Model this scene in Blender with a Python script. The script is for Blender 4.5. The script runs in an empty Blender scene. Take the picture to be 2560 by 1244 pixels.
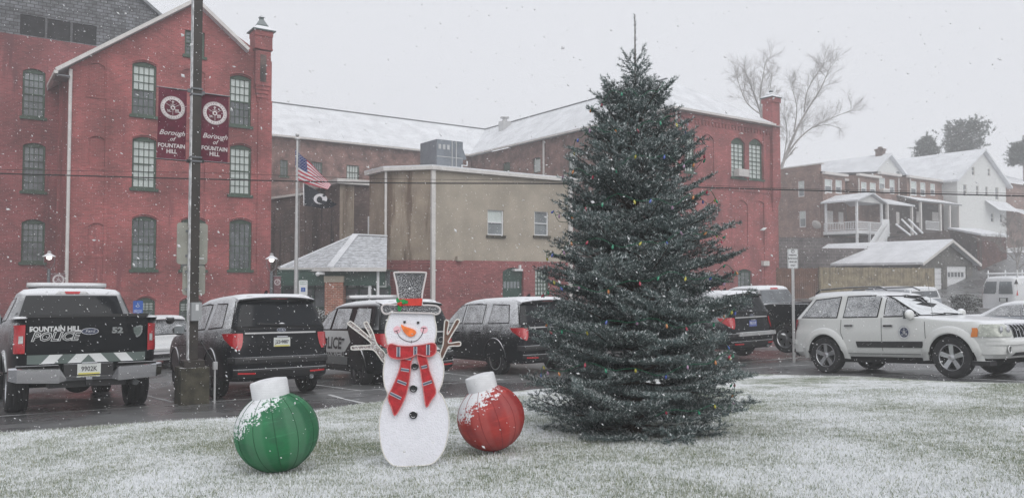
import bpy, bmesh, math, random
import numpy as np
from mathutils import Vector, Matrix, geometry
random.seed(7)
RNG = np.random.default_rng(11)
SC = bpy.context.scene
COL = SC.collection
R = math.radians
# ------------------------------------------------------------------ camera
CAMZ, FPX = 1.97, 2000.0
PITCH = math.atan(73.0 / FPX)
cd = bpy.data.cameras.new('camera'); cam = bpy.data.objects.new('camera', cd); COL.objects.link(cam)
cd.sensor_width = 36.0; cd.sensor_fit = 'HORIZONTAL'; cd.lens = 36.0 * FPX / 2560.0
cd.clip_start = 0.1; cd.clip_end = 2000
cam.location = (0, 0, CAMZ); cam.rotation_euler = (R(90) + PITCH, 0, 0)
SC.camera = cam
# ------------------------------------------------------------------ light and sky (overcast, snowing)
SUN_EL, SUN_AZ = R(40), R(160)
w = bpy.data.worlds.new('World'); SC.world = w; w.use_nodes = True
nt = w.node_tree; nt.nodes.clear()
out = nt.nodes.new('ShaderNodeOutputWorld'); bg = nt.nodes.new('ShaderNodeBackground')
sky = nt.nodes.new('ShaderNodeTexSky'); sky.sky_type = 'NISHITA'; sky.sun_disc = False
sky.sun_elevation = SUN_EL; sky.sun_rotation = SUN_AZ
bgs = nt.nodes.new('ShaderNodeBackground'); bgs.inputs[1].default_value = 0.05
nt.links.new(sky.outputs[0], bgs.inputs[0])
bg.inputs[0].default_value = (0.80, 0.815, 0.86, 1); bg.inputs[1].default_value = 1.06
mx = nt.nodes.new('ShaderNodeMixShader'); mx.inputs[0].default_value = 0.95
nt.links.new(bgs.outputs[0], mx.inputs[1]); nt.links.new(bg.outputs[0], mx.inputs[2]); nt.links.new(mx.outputs[0], out.inputs[0])
sl = bpy.data.lights.new('sun', 'SUN'); sl.energy = 1.5; sl.angle = R(55); sl.color = (1, 0.98, 0.95)
so = bpy.data.objects.new('sun', sl); COL.objects.link(so)
so.rotation_euler = (R(90) - SUN_EL, 0, R(20))
SC.view_settings.view_transform = 'Standard'; SC.view_settings.look = 'None'
SC.view_settings.exposure = 0.0; SC.view_settings.gamma = 1.0
try:
    SC.view_settings.use_curve_mapping = False
    SC.cycles.max_bounces = 6; SC.cycles.diffuse_bounces = 3; SC.cycles.glossy_bounces = 3
    SC.cycles.transmission_bounces = 4; SC.cycles.transparent_max_bounces = 8; SC.cycles.volume_bounces = 3
except Exception: pass
# ------------------------------------------------------------------ terrain height and pixel rays
def smooth(a, b, x):
    t = min(1.0, max(0.0, (x - a) / (b - a))); return t * t * (3 - 2 * t)
def ground_z(x, y):
    xx = max(-32.0, min(26.0, x)); yy = y if y < 18 else (18 + 4.5 * (1 - math.exp(-(y - 18) / 4.5)))
    z = 0.765 - 0.06 * max(yy, -4) + 0.025 * xx
    r = smooth(6, 22, x)
    z += r * (smooth(46, 62, y) * 0.75 + smooth(64, 76, y) * 3.6 + smooth(80, 120, y) * 3)
    return z
def ray(u, v):
    cy = (622.0 - v) / FPX; s, c = math.sin(PITCH), math.cos(PITCH)
    return Vector(((u - 1280.0) / FPX, c - cy * s, s + cy * c))
def P(u, v, Y):
    d = ray(u, v); return Vector((0, 0, CAMZ)) + d * (Y / d.y)
def G(u, v, dz=0.0):
    d = ray(u, v); a, b = 1.0, 160.0
    f = lambda t: CAMZ + d.z * t - ground_z(d.x * t, d.y * t) - dz
    t = a
    while t < b and f(t) > 0: t += 0.25
    lo, hi = t - 0.25, t
    for _ in range(30):
        m = (lo + hi) / 2
        if f(m) > 0: lo = m
        else: hi = m
    return Vector((d.x * hi, d.y * hi, CAMZ + d.z * hi))
GRID = R(35.0)                                  # the town grid: A runs right and away, B runs left and away
A2 = Vector((math.cos(GRID), math.sin(GRID), 0)); B2 = Vector((-math.sin(GRID), math.cos(GRID), 0))
# ------------------------------------------------------------------ tagging
def tag(o, label=None, cat=None, group=None, kind=None):
    if label: o['label'] = label
    if cat: o['category'] = cat
    if group: o['group'] = group
    if kind: o['kind'] = kind
    return o
def empty(name, loc=(0, 0, 0), rz=0.0, label=None, cat=None, group=None, parent=None):
    o = bpy.data.objects.new(name, None); COL.objects.link(o); o.location = loc; o.rotation_euler = (0, 0, rz)
    o.empty_display_size = 0.2
    if parent: o.parent = parent
    return tag(o, label, cat, group)
def copy_tree(o, parent=None):
    c = o.copy(); COL.objects.link(c); c.parent = parent
    for ch in [x for x in o.children]: copy_tree(ch, c)
    return c
# ------------------------------------------------------------------ materials
MATS = {}
def nd(t, k, **kw):
    n = t.nodes.new(k)
    for a, b in kw.items(): setattr(n, a, b)
    return n
def math_(t, op, a, b=None, c=None, clamp=False):
    n = t.nodes.new('ShaderNodeMath'); n.operation = op; n.use_clamp = clamp
    for i, x in enumerate((a, b, c)):
        if x is None: continue
        if isinstance(x, (int, float)): n.inputs[i].default_value = x
        else: t.links.new(x, n.inputs[i])
    return n.outputs[0]
def rng_(t, v, a, b, lo=0.0, hi=1.0):
    n = t.nodes.new('ShaderNodeMapRange'); n.interpolation_type = 'SMOOTHSTEP'
    t.links.new(v, n.inputs[0])
    for i, x in ((1, a), (2, b), (3, lo), (4, hi)): n.inputs[i].default_value = x
    return n.outputs[0]
def mixc(t, f, a, b):
    n = t.nodes.new('ShaderNodeMix'); n.data_type = 'RGBA'
    for s, x in ((n.inputs[0], f), (n.inputs[6], a), (n.inputs[7], b)):
        if isinstance(x, (int, float)): s.default_value = x
        elif isinstance(x, tuple): s.default_value = (x[0], x[1], x[2], 1)
        else: t.links.new(x, s)
    return n.outputs[2]
def noise_(t, vec, scale, detail=3, rough=0.55):
    n = t.nodes.new('ShaderNodeTexNoise'); n.inputs['Scale'].default_value = scale
    n.inputs['Detail'].default_value = detail; n.inputs['Roughness'].default_value = rough
    if vec is not None: t.links.new(vec, n.inputs['Vector'])
    return n.outputs['Fac']
SNOW = (0.75, 0.765, 0.79)
def mk(name, col, rough=0.6, metal=0.0, var=0.12, vs=3.0, snow=0.0, speck=0.0, sz=(0.6, 1.5), wind=0.5, bump=0.0, bs=40.0,
       brick=None, bricksz=(0.21, 0.07), lines=None, coat=0.0, emit=0.0, trans=0.0, spec=0.5, stain=None, streak=0.0, speckscale=95.0):
    m = bpy.data.materials.new(name); m.use_nodes = True; t = m.node_tree; MATS[name] = m
    bs_ = t.nodes['Principled BSDF']
    tc = nd(t, 'ShaderNodeTexCoord'); ob = tc.outputs['Object']
    geo = nd(t, 'ShaderNodeNewGeometry')
    sep = nd(t, 'ShaderNodeSeparateXYZ'); t.links.new(ob, sep.inputs[0])
    ns = nd(t, 'ShaderNodeSeparateXYZ'); t.links.new(geo.outputs['Normal'], ns.inputs[0])
    c = col
    bh = None
    if brick or lines:
        cx = nd(t, 'ShaderNodeCombineXYZ')
        t.links.new(math_(t, 'ADD', sep.outputs[0], sep.outputs[1]), cx.inputs[0]); t.links.new(sep.outputs[2], cx.inputs[1])
    if brick:
        bt = nd(t, 'ShaderNodeTexBrick'); t.links.new(cx.outputs[0], bt.inputs['Vector'])
        bt.inputs['Scale'].default_value = 1.0; bt.inputs['Brick Width'].default_value = bricksz[0]; bt.inputs['Row Height'].default_value = bricksz[1]
        bt.inputs['Mortar Size'].default_value = bricksz[1] * 0.12; bt.inputs['Bias'].default_value = 0.0
        v2 = tuple(x * 0.72 for x in col); v1 = tuple(min(1, x * 1.22) for x in col)
        bt.inputs['Color1'].default_value = (*v1, 1); bt.inputs['Color2'].default_value = (*v2, 1); bt.inputs['Mortar'].default_value = (*brick, 1)
        c = bt.outputs['Color']; bh = bt.outputs['Fac']
    if lines:                                        # horizontal courses (clapboards, shingles, boards): (pitch, dark, vertical?)
        comp = cx.outputs[0]
        sp2 = nd(t, 'ShaderNodeSeparateXYZ'); t.links.new(comp, sp2.inputs[0])
        src = sp2.outputs[0] if lines[2] else sp2.outputs[1]
        fr = math_(t, 'FRACT', math_(t, 'MULTIPLY', src, 1.0 / lines[0]))
        e = rng_(t, fr, 0.0, 0.16, 1.0, 0.0)
        c = mixc(t, e, c, tuple(x * lines[1] for x in col))
    if var > 0:
        n1 = noise_(t, ob, vs, 5)
        f = rng_(t, n1, 0.3, 0.7, 1 - var, 1 + var)
        mlt = nd(t, 'ShaderNodeVectorMath', operation='SCALE')
        if isinstance(c, tuple): mlt.inputs[0].default_value = c
        else: t.links.new(c, mlt.inputs[0])
        t.links.new(f, mlt.inputs['Scale']); c = mlt.outputs[0]
    if stain:                                        # (colour, vertical run-off marks, amount)
        mp = nd(t, 'ShaderNodeMapping'); mp.inputs['Scale'].default_value = (1.1, 1.1, 0.13); t.links.new(ob, mp.inputs[0])
        n3 = noise_(t, mp.outputs[0], 1.3, 5, 0.6)
        c = mixc(t, rng_(t, n3, 0.60 - stain[1] * 0.2, 0.72 - stain[1] * 0.2), c, stain[0])
    if streak > 0:
        mp = nd(t, 'ShaderNodeMapping'); mp.inputs['Scale'].default_value = (9, 9, 0.8); t.links.new(ob, mp.inputs[0])
        n3 = noise_(t, mp.outputs[0], 1.0, 3, 0.6)
        c = mixc(t, rng_(t, n3, 0.45, 0.75, 0, streak), c, (0.02, 0.02, 0.02))
    fac = None
    if snow > 0:
        n2 = noise_(t, ob, 9.0, 6, 0.65)
        up = rng_(t, ns.outputs[2], 0.35, 0.75)
        fac = math_(t, 'MULTIPLY', up, rng_(t, n2, 0.62 - snow * 0.5, 0.74 - snow * 0.42))
    if speck > 0:
        n4 = noise_(t, ob, speckscale, 2, 0.8); n5 = noise_(t, ob, 4.0, 3)
        hz = rng_(t, sep.outputs[2], sz[0], sz[1])
        wd = rng_(t, ns.outputs[0], 0.45, -0.75, 1 - wind, 1.0)
        s = math_(t, 'MULTIPLY', math_(t, 'MULTIPLY', hz, wd), speck)
        s = math_(t, 'ADD', s, math_(t, 'MULTIPLY', math_(t, 'SUBTRACT', n5, 0.5), 0.6 * min(1, speck)))
        th = math_(t, 'SUBTRACT', math_(t, 'ADD', n4, math_(t, 'MULTIPLY', s, 0.40)), 0.80)
        f2 = math_(t, 'MULTIPLY', th, 9.0, clamp=True)
        fac = f2 if fac is None else math_(t, 'MAXIMUM', fac, f2)
    if fac is not None:
        c = mixc(t, fac, c, SNOW)
        rr = nd(t, 'ShaderNodeMapRange'); t.links.new(fac, rr.inputs[0]); rr.inputs[3].default_value = rough; rr.inputs[4].default_value = 0.85
        t.links.new(rr.outputs[0], bs_.inputs['Roughness'])
        if metal > 0:
            rm = nd(t, 'ShaderNodeMapRange'); t.links.new(fac, rm.inputs[0]); rm.inputs[3].default_value = metal; rm.inputs[4].default_value = 0
            t.links.new(rm.outputs[0], bs_.inputs['Metallic'])
    else: bs_.inputs['Roughness'].default_value = rough; bs_.inputs['Metallic'].default_value = metal
    if isinstance(c, tuple): bs_.inputs['Base Color'].default_value = (*c, 1)
    else: t.links.new(c, bs_.inputs['Base Color'])
    if bump > 0 or bh is not None:
        bn = nd(t, 'ShaderNodeBump'); bn.inputs['Strength'].default_value = bump if bump > 0 else 0.25; bn.inputs['Distance'].default_value = 0.02
        if bh is not None: t.links.new(math_(t, 'SUBTRACT', 1.0, bh), bn.inputs['Height'])
        else: t.links.new(noise_(t, ob, bs, 4), bn.inputs['Height'])
        t.links.new(bn.outputs[0], bs_.inputs['Normal'])
    if coat: bs_.inputs['Coat Weight'].default_value = coat; bs_.inputs['Coat Roughness'].default_value = 0.05
    bs_.inputs['Specular IOR Level'].default_value = spec
    if emit:
        bs_.inputs['Emission Color'].default_value = (*col, 1); bs_.inputs['Emission Strength'].default_value = emit
    if trans: bs_.inputs['Transmission Weight'].default_value = trans
    return m
M = lambda n: MATS[n]
mk('brick_red', (0.29, 0.068, 0.070), 0.85, brick=(0.30, 0.13, 0.12), var=0.36, vs=0.45, stain=((0.20, 0.055, 0.060), 0.22))
mk('brick_dark', (0.22, 0.058, 0.062), 0.85, brick=(0.22, 0.10, 0.10), var=0.36, vs=0.45, stain=((0.13, 0.045, 0.05), 0.3))
mk('brick_old', (0.21, 0.10, 0.085), 0.9, brick=(0.22, 0.17, 0.15), var=0.45, vs=1.3)
mk('brick_painted', (0.29, 0.10, 0.10), 0.8, brick=(0.17, 0.05, 0.05), var=0.2, vs=0.8)
mk('brick_brown', (0.13, 0.088, 0.078), 0.9, brick=(0.12, 0.09, 0.08), var=0.35, vs=0.7, stain=((0.03, 0.025, 0.025), 0.3))
mk('brick_house', (0.25, 0.155, 0.13), 0.9, brick=(0.2, 0.15, 0.13), var=0.25, vs=1.0)  # lightened so that the colour carries part of the distance haze
mk('brick_pier', (0.30, 0.10, 0.06), 0.85, brick=(0.42, 0.33, 0.28), bricksz=(0.2, 0.075), var=0.2, vs=4)
mk('stucco', (0.37, 0.325, 0.265), 0.9, var=0.14, vs=0.9, bump=0.15, stain=((0.29, 0.24, 0.19), -0.15))
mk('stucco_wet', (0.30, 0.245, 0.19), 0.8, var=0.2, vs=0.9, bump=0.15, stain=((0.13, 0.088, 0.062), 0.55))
mk('slate', (0.13, 0.135, 0.145), 0.7, brick=(0.03, 0.032, 0.036), bricksz=(0.34, 0.17), var=0.45, vs=2.0, snow=0.5)
mk('roof_snow', (0.66, 0.675, 0.70), 0.9, var=0.05, vs=1.0, lines=(0.55, 0.80, False))
mk('roof_snow_plain', (0.66, 0.675, 0.70), 0.9, var=0.10, vs=0.8, lines=(0.42, 0.93, False))
mk('shingle_snow', (0.46, 0.475, 0.50), 0.9, var=0.3, vs=5.0, lines=(0.115, 0.25, False))
mk('trim_white', (0.62, 0.60, 0.58), 0.6, var=0.08, snow=0.6)
mk('white_paint', (0.72, 0.73, 0.74), 0.5, var=0.04, snow=0.8)
mk('green_frame', (0.035, 0.07, 0.045), 0.6, var=0.2, speck=0.35, sz=(-50, -49), wind=0.1, speckscale=30)
mk('glass_dark', (0.11, 0.12, 0.13), 0.15, var=0.4, vs=1.5, spec=0.8)
mk('glass_blind', (0.55, 0.60, 0.58), 0.3, var=0.06, vs=2)
mk('glass_grey', (0.20, 0.22, 0.23), 0.2, var=0.3, vs=1.0)
mk('green_door', (0.02, 0.06, 0.045), 0.45, var=0.1)
mk('siding_white', (0.62, 0.63, 0.62), 0.7, lines=(0.16, 0.82, False), var=0.05)
mk('wood_fence', (0.265, 0.22, 0.145), 0.85, lines=(0.28, 0.35, True), var=0.35, vs=2.0, streak=0.45)
mk('wood_rust', (0.14, 0.07, 0.045), 0.85, lines=(0.14, 0.5, True), var=0.35, vs=1.5)
mk('garage_grey', (0.13, 0.125, 0.115), 0.9, var=0.25, vs=2, lines=(0.18, 0.8, False))
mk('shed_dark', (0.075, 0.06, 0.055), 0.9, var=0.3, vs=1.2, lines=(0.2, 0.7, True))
mk('shed_red', (0.11, 0.058, 0.052), 0.9, var=0.35, vs=1.2, lines=(0.2, 0.7, True))
mk('stone_dark', (0.09, 0.08, 0.078), 0.9, brick=(0.14, 0.12, 0.12), bricksz=(0.5, 0.3), var=0.5, vs=0.6)
mk('metal_grey', (0.16, 0.17, 0.18), 0.5, metal=0.4, var=0.15, snow=0.7)
mk('metal_light', (0.50, 0.50, 0.50), 0.4, metal=0.5, var=0.08, snow=0.6)
mk('sign_back', (0.33, 0.33, 0.29), 0.5, metal=0.4, var=0.12, vs=4)
mk('pole_brown', (0.032, 0.026, 0.022), 0.45, var=0.3, speck=0.5, sz=(-1, 0), wind=0.9, speckscale=40)
mk('pole_snowed', (0.6, 0.61, 0.62), 0.8, var=0.35, vs=9.0)
mk('concrete_mossy', (0.055, 0.05, 0.035), 0.9, var=0.5, vs=5, bump=0.5, bs=30, snow=0.25)
mk('maroon_cloth', (0.105, 0.012, 0.03), 0.7, var=0.25, vs=6, speck=0.32, sz=(-3, -2), wind=0.1, speckscale=28)
mk('cloth_print', (0.62, 0.58, 0.58), 0.7, var=0.08)
mk('grey_box', (0.33, 0.34, 0.35), 0.5, metal=0.2, var=0.05)
mk('black_rubber', (0.016, 0.016, 0.018), 0.75, var=0.2, vs=20, speck=0.12, sz=(-2, -1), wind=0.2, speckscale=30)
mk('arch_dark', (0.006, 0.006, 0.007), 0.9, var=0)
mk('rim_silver', (0.55, 0.56, 0.58), 0.28, metal=0.9, var=0.05)
mk('rim_dark', (0.03, 0.03, 0.032), 0.35, metal=0.5, var=0.05)
mk('chrome', (0.65, 0.66, 0.68), 0.12, metal=1.0, var=0.0)
mk('paint_black', (0.008, 0.009, 0.012), 0.28, var=0.0, snow=1.0, speck=1.12, sz=(0.4, 1.4), wind=0.95, coat=0.05, spec=0.18)
mk('paint_truck', (0.006, 0.007, 0.009), 0.28, var=0.0, snow=0.75, speck=0.95, sz=(0.4, 1.5), wind=0.95, coat=0.03, spec=0.14)
mk('paint_police', (0.010, 0.011, 0.013), 0.22, var=0.0, snow=1.0, speck=0.25, sz=(0.5, 1.9), wind=0.4, coat=0.05, spec=0.18)
mk('paint_jeep', (0.64, 0.65, 0.635), 0.3, var=0.02, snow=1.0, coat=0.5, speck=0.1)
mk('paint_white', (0.66, 0.67, 0.68), 0.35, var=0.03, snow=1.0, coat=0.4)
mk('paint_silver', (0.36, 0.38, 0.41), 0.35, metal=0.5, var=0.03, snow=0.9, speck=0.6, sz=(0.3, 1.4))
mk('paint_blackfar', (0.010, 0.011, 0.014), 0.3, var=0.0, snow=0.8, speck=0.6, sz=(0.6, 1.9), wind=0.8, spec=0.2)
mk('seal_black', (0.008, 0.008, 0.009), 0.5, var=0.0, spec=0.2)
mk('decal_white', (0.62, 0.63, 0.63), 0.4, var=0.03, speck=0.25, sz=(-2, 0), wind=0.2)
mk('decal_grey', (0.22, 0.235, 0.235), 0.4, var=0.05)
mk('decal_dark', (0.02, 0.022, 0.024), 0.4, var=0.0)
mk('decal_green', (0.10, 0.13, 0.12), 0.45, var=0.05, speck=0.2, sz=(-2, 0))
mk('car_glass', (0.010, 0.012, 0.015), 0.08, var=0.0, speck=0.95, sz=(-2, 0.5), wind=0.93, spec=0.2)
mk('car_glass_frosted', (0.045, 0.05, 0.055), 0.2, var=0.0, speck=0.85, sz=(-2, 0.5), wind=0.15, speckscale=120, spec=0.7)
mk('car_glass_snow', (0.62, 0.64, 0.66), 0.8, var=0.12, vs=6.0)
mk('black_plastic', (0.018, 0.018, 0.02), 0.55, var=0.1, snow=0.85, speck=0.3, sz=(-2, 0), wind=0.4)
mk('lens_red', (0.42, 0.012, 0.018), 0.15, var=0.15, vs=18, coat=0.6, speck=0.3, sz=(-2, 0), wind=0.2)
mk('lens_clear', (0.50, 0.50, 0.50), 0.12, var=0.25, vs=25, coat=0.5)
mk('lens_lamp', (0.40, 0.42, 0.37), 0.10, var=0.25, vs=14, coat=0.8)
mk('lens_amber', (0.65, 0.20, 0.03), 0.2, var=0.1)
mk('plate_white', (0.62, 0.64, 0.62), 0.4, var=0.03)
mk('plate_yellow', (0.62, 0.56, 0.12), 0.4, var=0.03)
mk('plate_blue', (0.10, 0.13, 0.35), 0.4, var=0.03)
mk('sign_blue', (0.02, 0.09, 0.36), 0.4, var=0.05)
mk('sign_white', (0.68, 0.69, 0.70), 0.4, var=0.04)
mk('sign_green', (0.05, 0.25, 0.15), 0.4, var=0.04)
mk('ink', (0.03, 0.03, 0.035), 0.5, var=0.0)
mk('plush', (0.86, 0.86, 0.92), 0.95, var=0.03, vs=30, bump=0.6, bs=90)
mk('plush_rim', (0.78, 0.76, 0.72), 0.9, var=0.1, vs=50, bump=0.6, bs=120)
mk('mesh_black', (0.06, 0.06, 0.066), 0.8, var=0.3, vs=30, speck=0.80, sz=(-2, 0), wind=0.2, speckscale=110)
mk('scarf_red', (0.42, 0.018, 0.025), 0.7, var=0.22, vs=20, speck=0.18, sz=(-2, 0), wind=0.2, bump=0.3)
mk('scarf_rim', (0.62, 0.20, 0.20), 0.7, var=0.2, vs=40)
mk('band_red', (0.62, 0.045, 0.03), 0.6, var=0.2, vs=20)
mk('scarf_grey', (0.10, 0.12, 0.17), 0.7, var=0.2, vs=20)
mk('scarf_light', (0.55, 0.56, 0.60), 0.7, var=0.1)
mk('nose_orange', (0.85, 0.20, 0.04), 0.5, var=0.25, vs=16)
mk('cheek_pink', (0.85, 0.52, 0.58), 0.9, var=0.05)
mk('twig_frost', (0.24, 0.20, 0.19), 0.8, var=0.5, vs=40, speck=0.75, sz=(-2, 0), wind=0.1, speckscale=120)
mk('twig_brown', (0.15, 0.085, 0.065), 0.8, var=0.3, vs=30)
mk('holly_green', (0.01, 0.28, 0.07), 0.35, var=0.3, vs=30)
mk('fabric_green', (0.012, 0.17, 0.06), 0.55, var=0.25, vs=5, bump=0.4, bs=25)
mk('fabric_red', (0.50, 0.03, 0.025), 0.55, var=0.25, vs=5, bump=0.4, bs=25)
mk('rib_green', (0.008, 0.09, 0.035), 0.6, var=0.1)
mk('rib_red', (0.24, 0.015, 0.018), 0.6, var=0.1)
mk('cap_white', (0.70, 0.71, 0.73), 0.8, lines=(0.02, 0.86, False), var=0.08, vs=8)
mk('bark', (0.075, 0.055, 0.045), 0.9, var=0.4, vs=10)
mk('bark_grey', (0.30, 0.28, 0.27), 0.9, var=0.3, vs=3)  # bark of the far trees, paled in its colour to paint distance haze
mk('needle', (0.085, 0.118, 0.118), 0.6, var=0.45, vs=3.0)
mk('needle_tip', (0.18, 0.23, 0.215), 0.6, var=0.3, vs=5.0)
mk('needle_snow', (0.66, 0.69, 0.70), 0.8, var=0.1, vs=8)
mk('pine_far', (0.10, 0.115, 0.105), 0.8, var=0.3, vs=1)
mk('hedge_leaf', (0.06, 0.055, 0.045), 0.8, var=0.4, vs=6)
mk('wire_black', (0.015, 0.015, 0.016), 0.6, var=0)
mk('wire_green', (0.01, 0.10, 0.05), 0.5, var=0)
for nm, c_ in (('red', (0.33, 0.03, 0.06)), ('blue', (0.06, 0.10, 0.36)), ('green', (0.015, 0.22, 0.12)), ('yellow', (0.42, 0.38, 0.06)), ('orange', (0.48, 0.20, 0.07)), ('pink', (0.36, 0.24, 0.34))):
    mk('bulb_' + nm, c_, 0.15, var=0.0, coat=0.6)
mk('lamp_glow', (1.0, 0.97, 0.9), 0.4, var=0, emit=4.0)
mk('lamp_metal', (0.40, 0.38, 0.38), 0.5, var=0.05, snow=0.9)
mk('flag_red', (0.48, 0.04, 0.07), 0.7, var=0.1); mk('flag_white', (0.66, 0.64, 0.66), 0.7, var=0.05); mk('flag_blue', (0.04, 0.06, 0.20), 0.7, var=0.1)
mk('flag_black', (0.018, 0.02, 0.03), 0.7, var=0.1)
m_ = bpy.data.materials.new('flake'); m_.use_nodes = True; t_ = m_.node_tree; t_.nodes.clear(); MATS['flake'] = m_
_o = t_.nodes.new('ShaderNodeOutputMaterial'); _d = t_.nodes.new('ShaderNodeBsdfDiffuse'); _t = t_.nodes.new('ShaderNodeBsdfTranslucent'); _a = t_.nodes.new('ShaderNodeMixShader')
_d.inputs[0].default_value = _t.inputs[0].default_value = (0.97, 0.97, 0.98, 1); t_.links.new(_d.outputs[0], _a.inputs[1]); t_.links.new(_t.outputs[0], _a.inputs[2]); t_.links.new(_a.outputs[0], _o.inputs[0])
mk('seal_navy', (0.03, 0.04, 0.09), 0.4, var=0)
mk('oval_emblem', (0.05, 0.06, 0.10), 0.3, metal=0.3, var=0)
# ------------------------------------------------------------------ mesh builder
class MB:
    def __init__(s): s.v = []; s.f = []; s.m = []; s.mi = 0
    def add(s, verts, faces):
        o = len(s.v); s.v += [tuple(x) for x in verts]; s.f += [tuple(i + o for i in f) for f in faces]; s.m += [s.mi] * len(faces); return s
    def mat(s, i): s.mi = i; return s
    def box(s, x0, x1, y0, y1, z0, z1, M_=None):
        v = [Vector(p) for p in ((x0, y0, z0), (x1, y0, z0), (x1, y1, z0), (x0, y1, z0), (x0, y0, z1), (x1, y0, z1), (x1, y1, z1), (x0, y1, z1))]
        if M_ is not None: v = [M_ @ p for p in v]
        return s.add(v, [(0, 3, 2, 1), (4, 5, 6, 7), (0, 1, 5, 4), (1, 2, 6, 5), (2, 3, 7, 6), (3, 0, 4, 7)])
    def quad(s, *p): return s.add(p, [tuple(range(len(p)))])
    def bar(s, a, b, wx, wy=None, up=Vector((0, 0, 1))):
        a = Vector(a); b = Vector(b); d = (b - a); L = d.length
        if L < 1e-6: return s
        d /= L; wy = wx if wy is None else wy
        x = d.cross(up)
        if x.length < 1e-3: x = d.cross(Vector((1, 0, 0)))
        x.normalize(); y = x.cross(d)
        v = [a + x * i * wx / 2 + y * j * wy / 2 for i, j in ((-1, -1), (1, -1), (1, 1), (-1, 1))] + [b + x * i * wx / 2 + y * j * wy / 2 for i, j in ((-1, -1), (1, -1), (1, 1), (-1, 1))]
        return s.add(v, [(0, 3, 2, 1), (4, 5, 6, 7), (0, 1, 5, 4), (1, 2, 6, 5), (2, 3, 7, 6), (3, 0, 4, 7)])
    def tube(s, pts, r, n=8, caps=True, closed=False):
        pts = [Vector(p) for p in pts]; k = len(pts); rs = r if isinstance(r, (list, tuple)) else [r] * k
        v = []; prev = None
        for i, p in enumerate(pts):
            if closed: d = pts[(i + 1) % k] - pts[i - 1]
            else: d = pts[min(i + 1, k - 1)] - pts[max(i - 1, 0)]
            d.normalize()
            if prev is None:
                x = d.cross(Vector((0, 0, 1)))
                if x.length < 0.1: x = d.cross(Vector((0, 1, 0)))
            else: x = prev - d * prev.dot(d)
            x.normalize(); prev = x; y = d.cross(x)
            for j in range(n):
                a = 2 * math.pi * j / n; v.append(p + (x * math.cos(a) + y * math.sin(a)) * rs[i])
        f = []
        for i in range(k if closed else k - 1):
            for j in range(n):
                a = i * n + j; b = i * n + (j + 1) % n; c = ((i + 1) % k) * n + (j + 1) % n; d = ((i + 1) % k) * n + j
                f.append((a, b, c, d))
        if caps and not closed: f.append(tuple(range(n - 1, -1, -1))); f.append(tuple(range((k - 1) * n, k * n)))
        return s.add(v, f)
    def lathe(s, prof, n=24, M_=None, axis='z'):
        v = []; k = len(prof)
        for (r, h) in prof:
            for j in range(n):
                a = 2 * math.pi * j / n; c, d = r * math.cos(a), r * math.sin(a)
                p = Vector((c, d, h)) if axis == 'z' else Vector((c, h, d))
                v.append(M_ @ p if M_ is not None else p)
        f = []
        for i in range(k - 1):
            for j in range(n):
                q = (i * n + j, i * n + (j + 1) % n, (i + 1) * n + (j + 1) % n, (i + 1) * n + j)
                f.append(q if axis == 'z' else q[::-1])
        return s.add(v, f)
    def ball(s, c, rx, ry=None, rz=None, n=16, m=10):
        ry = rx if ry is None else ry; rz = rx if rz is None else rz; c = Vector(c); v = []; f = []
        for i in range(m + 1):
            th = math.pi * i / m
            for j in range(n):
                a = 2 * math.pi * j / n; v.append(c + Vector((rx * math.sin(th) * math.cos(a), ry * math.sin(th) * math.sin(a), -rz * math.cos(th))))
        for i in range(m):
            for j in range(n): f.append((i * n + j, i * n + (j + 1) % n, (i + 1) * n + (j + 1) % n, (i + 1) * n + j))
        return s.add(v, f)
    def prism(s, poly, y0, y1, holes=()):
        """polygon(s) in (x, z); front face at y0, back face at y1"""
        rings = [list(poly)] + [list(h) for h in holes]
        flat = [p for r in rings for p in r]
        tris = geometry.tessellate_polygon([[Vector((p[0], p[1], 0)) for p in r] for r in rings])
        n = len(flat)
        v = [(p[0], y0, p[1]) for p in flat] + [(p[0], y1, p[1]) for p in flat]
        f = []
        for t in tris:
            a, b, c = [Vector(flat[i]) for i in t]
            cr = (b - a).x * (c - a).y - (b - a).y * (c - a).x
            t = tuple(t) if cr > 0 else tuple(t[::-1])
            if y0 > y1: t = t[::-1]
            f.append(t); f.append(tuple(i + n for i in t[::-1]))
        o = 0
        for r in rings:
            k = len(r)
            for i in range(k):
                a, b = o + i, o + (i + 1) % k
                f.append((a, a + n, b + n, b))
            o += k
        return s.add(v, f)
    def build(s, name, mats, parent=None, smooth=False, loc=None, rot=None, ang=35, fix=True):
        me = bpy.data.meshes.new(name); me.from_pydata(s.v, [], s.f)
        if not isinstance(mats, (list, tuple)): mats = [mats]
        for m in mats: me.materials.append(M(m) if isinstance(m, str) else m)
        me.polygons.foreach_set('material_index', s.m)
        me.validate()
        if fix:
            b = bmesh.new(); b.from_mesh(me); bmesh.ops.recalc_face_normals(b, faces=b.faces); b.to_mesh(me); b.free()
        if smooth:
            me.polygons.foreach_set('use_smooth', [True] * len(me.polygons)); me.set_sharp_from_angle(angle=R(ang))
        o = bpy.data.objects.new(name, me); COL.objects.link(o)
        if parent is not None: o.parent = parent
        if loc is not None: o.location = loc
        if rot is not None: o.rotation_euler = rot
        return o
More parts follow.
